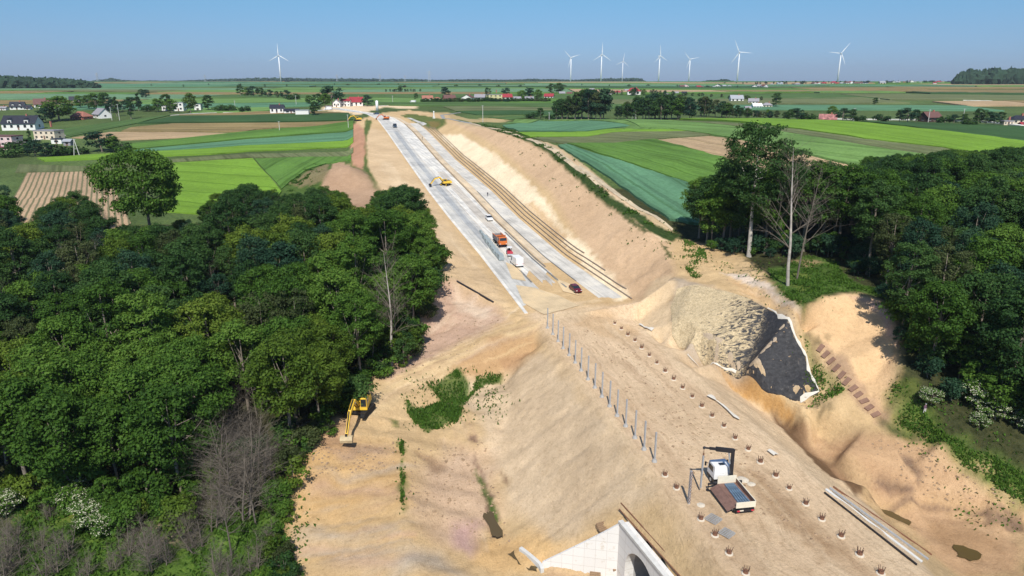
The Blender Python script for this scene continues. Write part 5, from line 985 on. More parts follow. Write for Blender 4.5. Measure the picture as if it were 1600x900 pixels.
def excavator(loc, rz, label, paint, bucket_m, base_rz=0., reach=1., wheeled=False, up_rz=0., sc=1.):
    r = empty('excavator', loc, rz, label, 'excavator'); r.scale = (sc,)*3
    B = Matrix.Rotation(base_rz, 4, 'Z')
    if wheeled:
        mb = MB(); mb.M = B; mb.box(-.6, -1.9, .6, .6, 1.9, 1.0); mb.box(-1.2, 1.9, .3, 1.2, 2.2, .8); ch = mb.build('undercarriage', dark_steel, r)
        for y in (-1.35, 1.35):
            for x in (-1.1, 1.1): w_ = wheel(r, x, y, .5, .4, paint); w_.matrix_local = B
    else:
        for s in (-1, 1):
            mb = MB(); mb.M = B; pr = [(-2.1,.45),(-1.95,.15),(-1.6,.02),(1.6,.02),(1.95,.15),(2.1,.45),(1.95,.75),(1.6,.88),(-1.6,.88),(-1.95,.75)]
            mb.prism([(a, b_) for a, b_ in pr], s*1.3-.3, s*1.3+.3, axis='x'); tr = mb.build('track', rubber, r); mb = MB(); mb.M = B
            for k in range(9): mb.box(s*1.3-.32, -1.75+k*.42, .86, s*1.3+.32, -1.55+k*.42, .93)
            mb.build('track_shoes', dark_steel, tr)
        mb = MB(); mb.M = B; mb.box(-1.05, -1.2, .4, 1.05, 1.2, .85); mb.tube([(0,0,.8),(0,0,1.1)], .65, 14); mb.build('undercarriage', dark_steel, r)
    mb = MB(); mb.box(-1.35, -2.2, 1.05, 1.35, 1.3, 1.5); mb.box(-1.35, -2.25, 1.502, 1.35, -.4, 2.15, taper=.1); mb.box(.35, -.4, 1.502, 1.35, 1.2, 1.95, taper=.06); mb.build('body', paint, r, bevel=.06)
    mb = MB(); mb.box(-1.1, -2.0, 2.152, 1.1, -.6, 2.27, taper=.05); mb.build('engine_cover', dark_steel, r); mb = MB(); mb.box(-1.35, -2.5, 1.0, 1.35, -2.2, 2.0, taper=.06); mb.build('counterweight', paint, r, bevel=.08)
    mb = MB(); mb.box(-1.33, -.35, 1.502, -.35, 1.35, 2.95, taper=.1, tx=.06); cb = mb.build('cab', paint, r, bevel=.05)
    mb = MB(); mb.add([(-1.25,1.36,1.65),(-.43,1.36,1.65),(-.45,1.27,2.8),(-1.22,1.27,2.8)], [(0,1,2,3)]); mb.add([(-1.335,-.15,2.0),(-1.335,1.2,2.0),(-1.285,1.12,2.8),(-1.285,-.1,2.8)], [(0,1,2,3)]); mb.add([(-.345,-.1,2.1),(-.345,1.2,2.1),(-.40,1.12,2.8),(-.40,-.05,2.8)], [(0,1,2,3)]); mb.add([(-1.15,.1,2.957),(-.5,.1,2.957),(-.5,1.0,2.957),(-1.15,1.0,2.957)], [(0,1,2,3)]); mb.build('cab_window', glass_dark, r)
    if True:
        k = reach
        E1 = Vector((.1, 2.6*k, 3.6)); E2 = Vector((.1, 5.0*k, 3.1)); E3 = Vector((.1, 6.9*k, 1.0))
        mb = MB(); mb.bar((.1,.8,1.7), E1, .52, .6); mb.bar(E1-Vector((0,.15,0)), E2, .46, .5); mb.build('boom', paint, r, bevel=.03)
        mb = MB(); mb.bar(E2+Vector((0,-.5,.35)), E3, .36, .42); mb.build('stick', paint, r, bevel=.03)
        mb = MB(); mb.tube([(.32,1.2,1.6), E1.lerp(E2,.05)+Vector((.25,0,-.2))], .09, 8); mb.tube([(-.12,1.2,1.6), E1.lerp(E2,.05)+Vector((-.25,0,-.2))], .09, 8); mb.tube([E1+Vector((0,.2,.4)), E2+Vector((0,-.4,.5))], .09, 8); mb.tube([E2+Vector((0,0,.5)), E3+Vector((0,-.2,.5))], .08, 8); mb.build('hydraulic_ram', dark_steel, r)
        mb = MB(); mb.M = Matrix.Translation(E3) @ Matrix.Diagonal((1.05, 1.05, 1.1, 1)); mb.prism([(-.1,.15),(.35,.1),(.55,-.25),(.45,-.65),(.0,-.8),(-.25,-.45)], -.8, .8, axis='x'); bk = mb.build('bucket', bucket_m, r, bevel=.02)
        mb = MB(); mb.bar(E3+Vector((0,0,.4)), E3+Vector((0,.05,-.1)), .4, .3); mb.build('bucket_link', dark_steel, r)
    return r
EP = hit(563, 645); EB = hit(546, 697); dv = EB-EP; excavator(EP, math.atan2(-dv.x, dv.y), 'yellow crawler excavator reaching down the bank beside the left wood', yellow, simple('muddy_bucket', (.5,.4,.24), .7, var=.2), base_rz=-.25, reach=min(1.5, dv.xy.length/7.4/1.0), sc=1.18)
p = hit(696, 290); dv = hit(667, 293)-p; excavator(p, math.atan2(-dv.x, dv.y), 'yellow wheeled excavator reaching across the grey road lane', yellow, dark_steel, base_rz=-1., wheeled=True, reach=.95, sc=.95)
p = hit(603, 187); excavator(p, 1.3, 'orange excavator parked on the far road bend', orange, rust, sc=.95); p = hit(559, 189); excavator(p, 1.9, 'dark yellow excavator at the top end of the dirt haul track', yellow, rust, sc=1.)
def car(name, loc, rz, label, paint, L_=4.3, w=1.8, h=1.5, kind='hatch', cat='car'):
    r = empty(name, loc, rz, label, cat); g = .22; hb = h*.56; l = L_/2
    if kind == 'van': prof = [(-l,g+.1),(l,g+.1),(l,.95),(l-.75,1.15),(l-1.35,h-.12),(l-1.7,h),(-l+.1,h),(-l,h-.15)]
    elif kind == 'pickup': prof = [(-l,g+.2),(l,g+.2),(l,.9),(l-1.0,1.05),(l-1.0,1.05),(l-1.5,1.1),(-l,1.1)]
    else: prof = [(-l,g+.1),(l,g+.05),(l,.62),(l-.25,.8),(l-1.05,hb+.1),(-l+.25,hb+.12),(-l,.8)]
    mb = MB(); mb.prism(prof, -w/2, w/2, axis='x'); mb.build('body', paint, r, bevel=.09)
    if kind in ('hatch', 'pickup'):
        a0, a1 = (l-1.1, -l+.35) if kind == 'hatch' else (l-1.1, -l+2.0); b0 = hb+.06 if kind == 'hatch' else 1.08; t = .16
        vs = [(-w/2+.05,a1,b0),(w/2-.05,a1,b0),(w/2-.05,a0,b0),(-w/2+.05,a0,b0),(-w/2+t+.05,a1+.35,h-.06),(w/2-t-.05,a1+.35,h-.06),(w/2-t-.05,a0-.75,h-.06),(-w/2+t+.05,a0-.75,h-.06)]
        mb = MB(); mb.add(vs, [(4,5,6,7),(0,1,5,4),(1,2,6,5),(2,3,7,6),(3,0,4,7)]); mb.build('window', glass_dark, r); mb = MB(); mb.box(-w/2+t+.04, a1+.34, h-.055, w/2-t-.04, a0-.74, h, taper=.04); mb.build('roof', paint, r)
        if kind == 'pickup': mb = MB(); mb.box(-w/2+.12, -l+.1, 1.104, w/2-.12, -l+1.85, 1.12); mb.build('load_bed', dark_steel, r)
    else:
        mb = MB(); mb.add([(-w/2+.12,l-.73,1.2),(w/2-.12,l-.73,1.2),(w/2-.2,l-1.29,h-.2),(-w/2+.2,l-1.29,h-.2)], [(0,1,2,3)]); mb.build('windscreen', glass_dark, r)
        for s in (-1, 1): mb = MB(); mb.add([(s*(w/2+.01),l-1.9,1.15),(s*(w/2+.01),l-1.0,1.15),(s*(w/2+.01),l-1.45,h-.3),(s*(w/2+.01),l-1.9,h-.3)], [(0,1,2,3)]); mb.build('side_window', glass_dark, r)
    for s in (-1, 1):
        mb = MB(); mb.box(s*(w/2-.3)-.18, l-.02, .62, s*(w/2-.3)+.18, l+.02, .78); mb.build('headlight', lampglass, r); mb = MB(); mb.box(s*(w/2-.2)-.12, -l-.02, .75, s*(w/2-.2)+.12, -l+.02, .95); mb.build('tail_light', redb, r)
        for y in (-l+.8, l-.85): wheel(r, s*(w/2-.08), y, .34, .24)
    return r
def on(px, py): p = hit(px, py); p.z = zt(p.x, p.y)+.07; return p
car('parked_car', on(899, 455), PI+.12, 'dark red car parked at the near end of the road base', redp)
car('parked_car', on(764, 344), PI+.05, 'white car on the gravel behind the dump truck', white_paint, h=1.6)
car('delivery_van', on(807, 414), .12, 'white box van at the front of the vehicle line', white_paint, L_=5.6, w=2.05, h=2.5, kind='van', cat='van')
car('pickup_truck', on(617, 199), PI, 'dark blue and white pickup on the far road bend', bluep, L_=6.6, w=2.5, h=2.3, kind='pickup', cat='pickup'); car('parked_car', on(588, 179), 1.2, 'small blue car far up on the village bend', bluep)
car('parked_car', on(513, 172), 1.3, 'white van beside the trees at the village end', white_paint, L_=6, w=2.2, h=2.6, kind='van'); car('parked_car', on(645, 161), 1., 'white vehicle below the farm buildings at the road end', white_paint, L_=6, w=2.2, h=2.4, kind='van')
def dump_truck(loc, rz):
    r = empty('dump_truck', loc, rz, 'orange dump truck with grey tipper body on the road base', 'truck')
    mb = MB(); mb.box(-.5, -3.6, .75, .5, 3.6, 1.05); mb.build('chassis', dark_steel, r)
    for y in (3.0, 1.4, -1.4, -2.7):
        for x in (-1.05, 1.05): wheel(r, x, y, .52, .4)
    mb = MB(); mb.box(-1.22, 2.1, .75, 1.22, 3.95, 1.75); mb.box(-1.2, 2.1, 1.752, 1.2, 3.93, 2.85, taper=.12, tx=.1); mb.build('cab', orange, r, bevel=.06); mb = MB(); mb.add([(-1.02,3.95,1.9),(1.02,3.95,1.9),(.95,3.84,2.7),(-.95,3.84,2.7)], [(0,1,2,3)]); mb.build('windscreen', glass_dark, r)
    for s in (-1, 1): mb = MB(); mb.add([(s*1.205,2.5,1.9),(s*1.205,3.7,1.9),(s*1.13,3.6,2.6),(s*1.13,2.6,2.6)], [(0,1,2,3)]); mb.build('side_window', glass_dark, r); mb = MB(); mb.box(s*.9-.15, 3.95, .9, s*.9+.15, 4.0, 1.08); mb.build('headlight', lampglass, r)
    mb = MB(); mb.box(-1.25, -3.8, 1.15, 1.25, 1.8, 1.3)
    for s in (-1, 1): mb.box(s*1.25-.05, -3.8, 1.302, s*1.25+.05, 1.8, 2.6)
    mb.box(-1.2, 1.7, 1.302, 1.2, 1.8, 3.0); mb.box(-1.2, -3.8, 1.302, 1.2, -3.7, 2.5); tb = mb.build('tipper_body', simple('tipper_grey', (.2,.19,.2), .6), r)
    mb = MB()
    for s in (-1, 1): mb.box(s*1.25-.09, -3.85, 2.602, s*1.25+.09, 1.8, 2.72)
    mb.box(-1.3, 1.65, 3.002, 1.3, 2.1, 3.1); mb.box(-1.3, -1.1, 2.5, 1.3, -1.0, 2.6); mb.build('rim_rail', orange, tb); mb = MB(); mb.box(-1.18, -3.6, 1.302, 1.18, 1.6, 1.9, taper=.3); mb.build('sand_load', simple('load_sand', (.5,.38,.25), .95), r)
    return r
dump_truck(on(781, 382), PI+.06)
p = on(796, 399); r = empty('road_roller', p, PI-.1, 'small red and white road roller between truck and van', 'roller'); mb = MB(); mb.cyl((0,1.5,.55), .55, 1.5, 'x', 18); mb.build('drum', zinc, r)
for s in (-.6, .6): wheel(r, s, -1.2, .55, .35)
mb = MB(); mb.box(-.65, -1.9, .6, .65, .2, 1.25); mb.bar((-.75,.1,.8), (-.75,1.6,.8), .1, .2); mb.bar((.75,.1,.8), (.75,1.6,.8), .1, .2); mb.box(-.8, .6, .9, .8, 2.1, 1.25); mb.build('body', redb, r, bevel=.05); mb = MB(); mb.box(-.7, -1.0, 2.2, .7, .6, 2.32)
mb.build('canopy', white_paint, r); mb = MB()
for x in (-.6, .6):
    for y in (-.9, .5): mb.bar((x,y,1.2), (x,y,2.2), .07, .07)
mb.build('canopy_frame', dark_steel, r); mb = MB(); mb.box(-.3, -.7, 1.252, .3, -.2, 1.5); mb.box(-.3, -.8, 1.502, .3, -.7, 1.95); mb.build('seat', rubber, r)
# row of precast units and kerb stacks beside the truck
PC = simple('greenish_precast', (.30,.35,.36), .8, var=.15); a = on(750, 362); b_ = on(784, 408); n = 9
for i in range(n):
    t0 = i/n; p = a.lerp(b_, (i+.5)/n); d = (b_-a); ln = d.length/n; w = .7 if i < 2 else 1.5+.2*(i % 3 == 0); hh = .8 if i < 2 else 1.1 if i < n-1 else 1.5; mb = MB(); mb.box(-w/2, -ln/2+.12, 0, w/2, ln/2-.12, hh*.45); mb.box(-w/2+.08, -ln/2+.3, hh*.452, w/2-.08, ln/2-.3, hh, taper=.05)
    o = mb.build('precast_block', PC); o.location = (p.x, p.y, zt(p.x, p.y)+.06); o.rotation_euler.z = math.atan2(-d.x, d.y); tag(o, 'grey precast block in the row left of the dump truck, '+['farthest', 'second from the far end', 'third from the far end', 'fourth from the far end', 'middle', 'fourth from the near end', 'third from the near end', 'second from the near end', 'nearest and tallest'][i], 'precast block', 'row of grey precast blocks beside the dump truck')
q = hit(790, 411); 
# ------------------------------------------------------------ people
def person(loc, rz, label, jacket, trousers, helmet):
    bm = bmesh.new(); V = {}
    J = dict(pel=(0,0,.95,.13), ch=(0,.01,1.25,.16), nk=(0,.02,1.47,.06), hd=(0,.04,1.60,.095), top=(0,.03,1.70,.08), ls=(-.18,0,1.40,.065), le=(-.25,.0,1.13,.045), lw=(-.24,.10,.88,.032), rs=(.18,0,1.40,.065), re=(.26,.02,1.13,.045), rw=(.25,.14,.90,.032),
        lh=(-.1,0,.88,.09), lk=(-.12,.05,.5,.06), la=(-.13,-.02,.09,.045), lf=(-.13,.13,.04,.04), rh=(.1,0,.88,.09), rk=(.12,.0,.5,.06), ra=(.13,-.08,.09,.045), rf_=(.14,.07,.04,.04))
    E = [('pel','ch'),('ch','nk'),('nk','hd'),('hd','top'),('ch','ls'),('ls','le'),('le','lw'),('ch','rs'),('rs','re'),('re','rw'),('pel','lh'),('lh','lk'),('lk','la'),('la','lf'),('pel','rh'),('rh','rk'),('rk','ra'),('ra','rf_')]
    for s, w in ((-1, 'lw'), (1, 'rw')):
        x, y, z, _ = J[w]; J[w+'p'] = (x, y+.03, z-.07, .03); E.append((w, w+'p'))
        for f in range(5): nm = w+'f%d' % f; off = (-.028+.016*f); J[nm] = ((x+off) if f < 4 else x-s*.05, y+.04+(0 if f < 4 else .02), z-.15+(.01*abs(f-1) if f < 4 else .06), .009); E.append((w+'p', nm))
    ks = list(J); me = bpy.data.meshes.new('person'); me.from_pydata([J[k][:3] for k in ks], [(ks.index(a), ks.index(b)) for a, b in E], []); o = link('person', me); sk = o.modifiers.new('skin', 'SKIN')
    for i, k in enumerate(ks): me.skin_vertices[0].data[i].radius = (J[k][3],)*2; me.skin_vertices[0].data[i].use_root = (k == 'pel')
    o.modifiers.new('sub', 'SUBSURF').levels = 2
    dg = bpy.context.evaluated_depsgraph_get(); dg.update(); m2 = bpy.data.meshes.new_from_object(o.evaluated_get(dg)); o.modifiers.clear(); o.data = m2
    for m_ in (jacket, trousers, MATS['skin'], rubber): m2.materials.append(m_)
    for p in m2.polygons:
        z = p.center.z; p.material_index = 3 if z < .13 else 2 if (z > 1.45 or (abs(p.center.x) > .2 and z < .9)) else 1 if z < .93 and abs(p.center.x) < .21 else 0; p.use_smooth = True
    mb = MB(); mb.tube([(0,.03,1.66),(0,.03,1.72),(0,.03,1.78)], [.125,.115,.05], 12); mb.build('helmet', helmet, o, smooth=True); o.location = loc; o.rotation_euler.z = rz; tag(o, label, 'person'); return o
simple('skin', (.45,.26,.18), .6, var=.05); navy = simple('navy_cloth', (.03,.035,.06), .9); plum = simple('plum_cloth', (.16,.09,.14), .9); wcloth = simple('white_cloth', (.7,.7,.68), .9); hv = simple('orange_vest', (.7,.2,.03), .8)
person(on(762, 307), .5, 'worker in dark clothes standing on the gravel lane beside the pipes', navy, navy, MATS['white_paint']); person(on(660, 218), 2, 'worker in dark clothes standing far up the road beside the sand strip', navy, navy, yellow)
person(hit(1444, 646), PI, 'person in plum jacket and white trousers standing on the right grass bank', plum, wcloth, white_paint)
# ------------------------------------------------------------ wind turbines, pylons, poles
def horizon_pt(px, Dd): 
    d = CF*F+CR*(px-800)+CU*(450-128); d.z = 0; d = d*(Dd/d.dot(HD)); return Vector((d.x, d.y, zt(d.x, d.y)))
def turbine(px, hubrow, D_, a0, yaw, label, bl=.43):
    p = horizon_pt(px, D_); k = F/math.hypot(F, 322)*0+1114.6/D_; hub = H+(128-hubrow)/ (1114.6/D_)*1.0; h = hub-p.z
    p = Vector((p.x, p.y, p.z)); r = empty('wind_turbine', p, -YAW+yaw, label, 'wind turbine', 'wind turbines on the horizon')
    mb = MB(); mb.tube([(0,0,-3),(0,0,h*.5),(0,0,h)], [2.6,2.1,1.4], 14); mb.build('tower', turb_white, r, smooth=True); mb = MB(); mb.box(-1.7, -2.5, h-1.6, 1.7, 7, h+1.9, taper=.3); mb.build('nacelle', turb_white, r, bevel=.4)
    mb = MB(); mb.tube([(0,-2.4,h),(0,-4.2,h),(0,-5.4,h)], [1.7,1.5,.5], 12); hb = mb.build('hub', turb_white, r, smooth=True)
    for i in range(3):
        a = R(a0+120*i); L_ = h*bl; mb = MB(); mb.M = Matrix.Translation((0,-3.6,h)) @ Matrix.Rotation(-a, 4, 'Y')
        cs = [(1.2,.9,.9),(L_*.12,1.0,.9),(L_*.22,1.8,.5),(L_*.5,1.2,.3),(L_*.8,.7,.2),(L_,.25,.1)]; vs = []
        for x, c, t_ in cs: vs += [(x,-t_,-c*.4),(x,t_,-c*.4),(x,t_*.5,c),(x,-t_*.5,c)]
        mb.add(vs, [(4*j+q_, 4*j+(q_+1) % 4, 4*j+4+(q_+1) % 4, 4*j+4+q_) for j in range(5) for q_ in range(4)]+[(0,3,2,1),(20,21,22,23)]); mb.build('blade', turb_white, r)
for a in [(439,88.5,2350,90,.1,'lone wind turbine on the left half of the horizon'),(891.5,92,2700,15,-.5,'leftmost wind turbine of the right-hand cluster'),(938.8,87.5,2600,-30,.35,'wind turbine second from the left in the right-hand cluster'),(972,97.5,3600,-38,.3,'smallest and farthest wind turbine of the cluster'),
          (1028.8,89.8,2600,-24,.6,'wind turbine with a single right blade, middle of the cluster'),(1076,94.5,3000,10,-.6,'wind turbine between the middle one and the tallest'),(1151.5,84,2450,-5,-.55,'tallest wind turbine above the right village'),(1308.5,85.5,2500,-66,-.2,'rightmost wind turbine standing above the white houses')]: turbine(*a)
def lattice(px, D_, h, label, name='pylon'):
    p = horizon_pt(px, D_); r = empty(name, p, -YAW, label, 'pylon', 'power pylons on the horizon'); mb = MB(); w = h*.11; t = h*.018
    for sx in (-1, 1):
        for sy in (-1, 1): mb.bar((sx*w,sy*w,-2), (sx*w*.2,sy*w*.2,h), t, t)
    for k in range(6): z0, z1 = h*k/6, h*(k+1)/6; f0 = w*(1-.8*k/6); f1 = w*(1-.8*(k+1)/6); mb.bar((-f0,-f0,z0), (f1,-f1,z1), t*.7, t*.7); mb.bar((f0,-f0,z0), (-f1,-f1,z1), t*.7, t*.7)
    mb.build('tower_frame', zinc, r)
    for z, l in ((.95,.16),(.82,.24),(.69,.18)): mb = MB(); mb.bar((-h*l,0,h*z), (h*l,0,h*z), t*1.4, t*1.4); mb.build('crossarm', zinc, r)
for px, D_, h, lb in [(153,3300,42,'power pylon on the far left horizon'),(321,3600,36,'power pylon left of the lone turbine'),(527,3400,36,'power pylon right of the lone turbine'),(594,3600,38,'power pylon above the road end'),(633,3600,34,'power pylon just right of the road end'),(671,2800,44,'power pylon above the middle farm houses')]: lattice(px, D_, h, lb)
polem = simple('pole_concrete', (.55,.54,.5), .8)
def pole(px, pb, top, label, arm=True, A=False, w=.16):
    p = hit(px, pb); h = (pb-top)/ppm(p)*1.02; r = empty('utility_pole', p, -YAW, label, 'utility pole'); mb = MB()
    if A: mb.tube([(-h*.17,0,-.3),(0,0,h)], [w*1.2,w], 6); mb.tube([(h*.17,0,-.3),(0,0,h)], [w*1.2,w], 6); mb.bar((-h*.1,0,h*.4), (h*.1,0,h*.4), .12, .12)
    else: mb.tube([(0,0,-.3),(0,0,h)], [w*1.2,w*.8], 7)
    mb.build('pole', polem, r)
    if arm: mb = MB(); mb.bar((-.9,0,h-.3), (.9,0,h-.3), .12, .12); mb.build('crossarm', zinc, r)
for a in [(544.5,201,180,'pale pole in the green fields left of the dirt track'),(437,205,190,'thin pole in the left fields below the white barn'),(754.5,191,166,'pale pole standing on the field edge above the cut slope'),(613.7,161,150,'pole beyond the white column at the village'),(368,173,158,'pole beside the pale hedge near the white cube houses'),(187,188,164,'pole in front of the grey-white barn'),(175,188,168,'pole left of the grey-white barn'),(204,180,160,'pole beside the poplar trees on the left'),
          (1450,192,172,'pole beside the dark barn roof'),(1503,195,171,'pole in the right hedgerow'),(1333,190,170,'pole right of the patched-roof house'),(858,188,176,'short pole left of the dark tree clump'),(463,165,150,'pole near the white modern house')]: pole(*a)
pole(990.5,187.5,168,'A-shaped double pole before the dark tree clump', A=True); pole(120,243,218,'A-shaped wooden pole beside the hedge at the pink houses', A=True)
p = hit(589.5,174); mb = MB(); mb.tube([(0,0,0),(0,0,7.8),(0,0,8.2)], [1.05,1.05,.4], 16); o = mb.build('silo', white_paint, smooth=True); o.location = p; tag(o, 'white cylindrical column standing at the road bend', 'silo')
p = hit(678,185); r = empty('wayside_shrine', p, 0, 'pale wayside column monument above the grassy berm', 'monument'); mb = MB(); mb.box(-.9,-.9,-.3,.9,.9,1.2,taper=.15); mb.build('plinth', polem, r); mb = MB(); mb.box(-.35,-.35,1.2,.35,.35,4.4,taper=.06); mb.box(-.5,-.5,4.4,.5,.5,5.0,taper=.2); mb.build('column', white_paint, r)
# ------------------------------------------------------------ houses
def windowbox(r, x, y, z, w, h, ax, s):
    mb = MB(); f = MB(); t = .05
    if ax == 'y': mb.box(x-w/2, y-t+(s*t), z, x+w/2, y+t+(s*t)*.6, z+h); f.box(x-w/2-.12, y-t*.5+(s*.02), z-.12, x+w/2+.12, y+t*.5+(s*.03), z)
    else: mb.box(x-t+(s*t)*.6, y-w/2, z, x+t+(s*t)*.6, y+w/2, z+h); f.box(x-t*.5+(s*.03), y-w/2-.12, z-.12, x+t*.5+(s*.03), y+w/2+.12, z)
    o = mb.build('window', glass_dark, r); f.build('sill', white_paint, o)
def house(px, pb, wpx, label, wm, rm, l=None, d=.75, hw=.34, hr=.3, rz=0., roof='gable', wins=4, dormers=0, chim=1, name='house', cat='house', group=None, wmin=0):
    p = hit(px, pb); k = ppm(p); w = max(wpx/k, wmin); D_ = w*d; hw = w*hw; hr = w*hr
    r = empty(name, p, -YAW+rz, label, cat, group); near = wpx >= 9
    mb = MB(); x, y = w/2, D_/2; mb.box(-x,-y,-2.5,x,y,hw)
    if roof == 'gable': mb.add([(-x,-y,hw+.002),(-x,y,hw+.002),(-x,0,hw+hr),(x,-y,hw+.002),(x,y,hw+.002),(x,0,hw+hr)], [(0,2,1),(3,4,5)])
    if roof == 'gabley': mb.add([(-x,-y,hw+.002),(x,-y,hw+.002),(0,-y,hw+hr),(-x,y,hw+.002),(x,y,hw+.002),(0,y,hw+hr)], [(0,1,2),(3,5,4)])
    mb.build('wall', wm, r); e = .5; mb = MB(); t = .22
    if roof == 'gable':
        for s in (-1, 1): mb.add([(-x-e,s*(y+e),hw-e*hr/y),(x+e,s*(y+e),hw-e*hr/y),(x+e,0,hw+hr),(-x-e,0,hw+hr),(-x-e,s*(y+e),hw-e*hr/y+t),(x+e,s*(y+e),hw-e*hr/y+t),(x+e,0,hw+hr+t),(-x-e,0,hw+hr+t)], [(0,1,2,3),(7,6,5,4),(0,4,5,1),(1,5,6,2),(3,7,4,0)])
    elif roof == 'gabley':
        for s in (-1, 1): mb.add([(s*(x+e),-y-e,hw-e*hr/x),(s*(x+e),y+e,hw-e*hr/x),(0,y+e,hw+hr),(0,-y-e,hw+hr),(s*(x+e),-y-e,hw-e*hr/x+t),(s*(x+e),y+e,hw-e*hr/x+t),(0,y+e,hw+hr+t),(0,-y-e,hw+hr+t)], [(0,1,2,3),(7,6,5,4),(0,4,5,1),(1,5,6,2),(3,7,4,0)])
    elif roof == 'hip': mb.add([(-x-e,-y-e,hw),(x+e,-y-e,hw),(x+e,y+e,hw),(-x-e,y+e,hw),(-x*.45,0,hw+hr),(x*.45,0,hw+hr)], [(0,3,2,1),(0,1,5,4),(1,2,5),(2,3,4,5),(3,0,4)])
    else: mb.box(-x-.2,-y-.2,hw+.003,x+.2,y+.2,hw+.5)
    ro = mb.build('roof', rm, r)
    if chim and near: mb = MB(); mb.box(x*.3, -.4, hw+hr*.5, x*.3+.8, .4, hw+hr+1.1); mb.build('chimney', brick_red, ro)
    if wins and wpx >= 5:
        n = wins; st = 2 if hw > 4.6 else 1
        for s_ in range(st):
            for i in range(n): windowbox(r, -x+w*(i+.5)/n, -y, (hw/st)*s_+hw/st*.35, w/n*.38, hw/st*.42, 'y', -1)
            if near:
                for s in (-1, 1): windowbox(r, s*x, 0, (hw/st)*s_+hw/st*.35, D_*.16, hw/st*.42, 'x', s)
        if near: mb = MB(); mb.box(-.5,-y-.07,0,.5,-y-.01,2.1); dd_ = mb.build('door', brownboard, r)
    for i in range(dormers):
        cx_ = -x+w*(i+.5)/dormers; mb = MB(); dw = w*.06; mb.box(cx_-dw,-y*.95,hw*.9,cx_+dw,-y*.3,hw+hr*.5); dm = mb.build('dormer', wm, ro); mb = MB(); mb.add([(cx_-dw-.2,-y*1.0,hw+hr*.5),(cx_+dw+.2,-y*1.0,hw+hr*.5),(cx_,-y*1.0,hw+hr*.75),(cx_-dw-.2,-y*.1,hw+hr*.5),(cx_+dw+.2,-y*.1,hw+hr*.5),(cx_,-y*.1,hw+hr*.75)], [(0,1,2),(3,5,4),(0,2,5,3),(1,4,5,2),(0,3,4,1)]); mb.build('dormer_roof', rm, r)
        windowbox(r, cx_, -y*.95, hw*.98, dw*1.2, hr*.34, 'y', -1)
    return r
house(37,202,48,'large white house with black roof and two dormers, left', plaster_white, roof_black, d=.55, hw=.2, hr=.23, rz=.12, wins=5, dormers=2)
house(10,228,44,'pink two-storey block at the left photo edge', plaster_pink, roof_brown, d=.5, hw=.34, roof='flat', rz=-.15, wins=4, chim=0); house(12,236,36,'low dark red annex in front of the pink block', plaster_pink, simple('maroon_sheets', (.2,.04,.07), .7), d=.35, hw=.13, roof='flat', rz=-.15, wins=0, chim=0, name='annex', cat='annex')
house(78,217,38,'cream flat-roofed house beside the hedge', plaster_cream, roof_grey, d=.5, hw=.33, roof='flat', rz=-.2, wins=4); house(92,224,16,'dark garage with white canopy beside the cream house', plaster_white, roof_black, d=.7, hw=.4, roof='flat', wins=1, chim=0, name='garage', cat='garage'); house(108,227,11,'small bluish grey shed right of the cream house', roof_grey, zinc, d=.9, hw=.6, hr=.25, wins=1, chim=0, name='shed', cat='shed')
house(29,171,19,'white house with black roof in the upper left', plaster_white, roof_black, d=.7, hw=.25, hr=.35, rz=.3, wins=3, dormers=2); house(45,171,9,'black-roofed garage beside the upper left white house', plaster_white, roof_black, d=.8, hw=.3, hr=.4, wins=1, chim=0, name='garage', cat='garage'); house(68,168,22,'brown-roofed white house behind the big left tree', plaster_white, roof_brown, d=.6, hw=.25, hr=.35, rz=.45, wins=3)
house(117,160,13,'black-roofed white house at the copse edge', plaster_white, roof_black, d=.7, hw=.3, hr=.38, rz=.4, wins=2); house(5,172,13,'low white building by the left photo edge', plaster_white, roof_grey, d=.5, hw=.25, hr=.15, wins=2)
house(128,186,26,'old barn with rusty red roof', brick_red, roof_rust, d=.7, hw=.16, hr=.28, rz=-.3, roof='hip', wins=2, chim=0, name='barn', cat='barn'); house(160,184,30,'grey-roofed barn with pale gable wall', plaster_white, roof_grey, d=.6, hw=.2, hr=.27, rz=-.75, wins=2, chim=0, name='barn', cat='barn')
house(282,173,16,'white cube-shaped house beside the willow', plaster_white, zinc, d=.8, hw=.75, roof='flat', wins=2, chim=0); house(311,173,10,'white and blue cube house right of the willow', plaster_white, bluep, d=.8, hw=1., roof='flat', wins=1, chim=0); house(258,173,7,'white box behind the left round trees', plaster_white, zinc, d=.8, hw=1., roof='flat', wins=1, chim=0)
house(434,177,20,'white modern house with black roof', plaster_white, roof_black, d=.55, hw=.42, hr=.22, rz=.1, wins=3); house(456,177,22,'low black-roofed wing of the modern house', plaster_white, roof_black, d=.4, hw=.2, hr=.1, rz=.1, wins=2, chim=0, name='annex', cat='annex'); house(473,180,20,'long low white outbuilding right of the modern house', plaster_white, zinc, d=.4, hw=.36, roof='flat', rz=.1, wins=0, chim=0, name='outbuilding', cat='outbuilding')
house(527,167,11,'white house with grey gable at the road end', plaster_white, roof_grey, d=.8, hw=.6, hr=.4, roof='gabley', wins=2); house(541,166,14,'white house with balcony at the road end', plaster_white, roof_red, d=.7, hw=.6, hr=.2, wins=3); house(557,165,20,'bright red roofed house at the road end', plaster_white, roof_red, d=.8, hw=.3, hr=.34, rz=.2, wins=3)
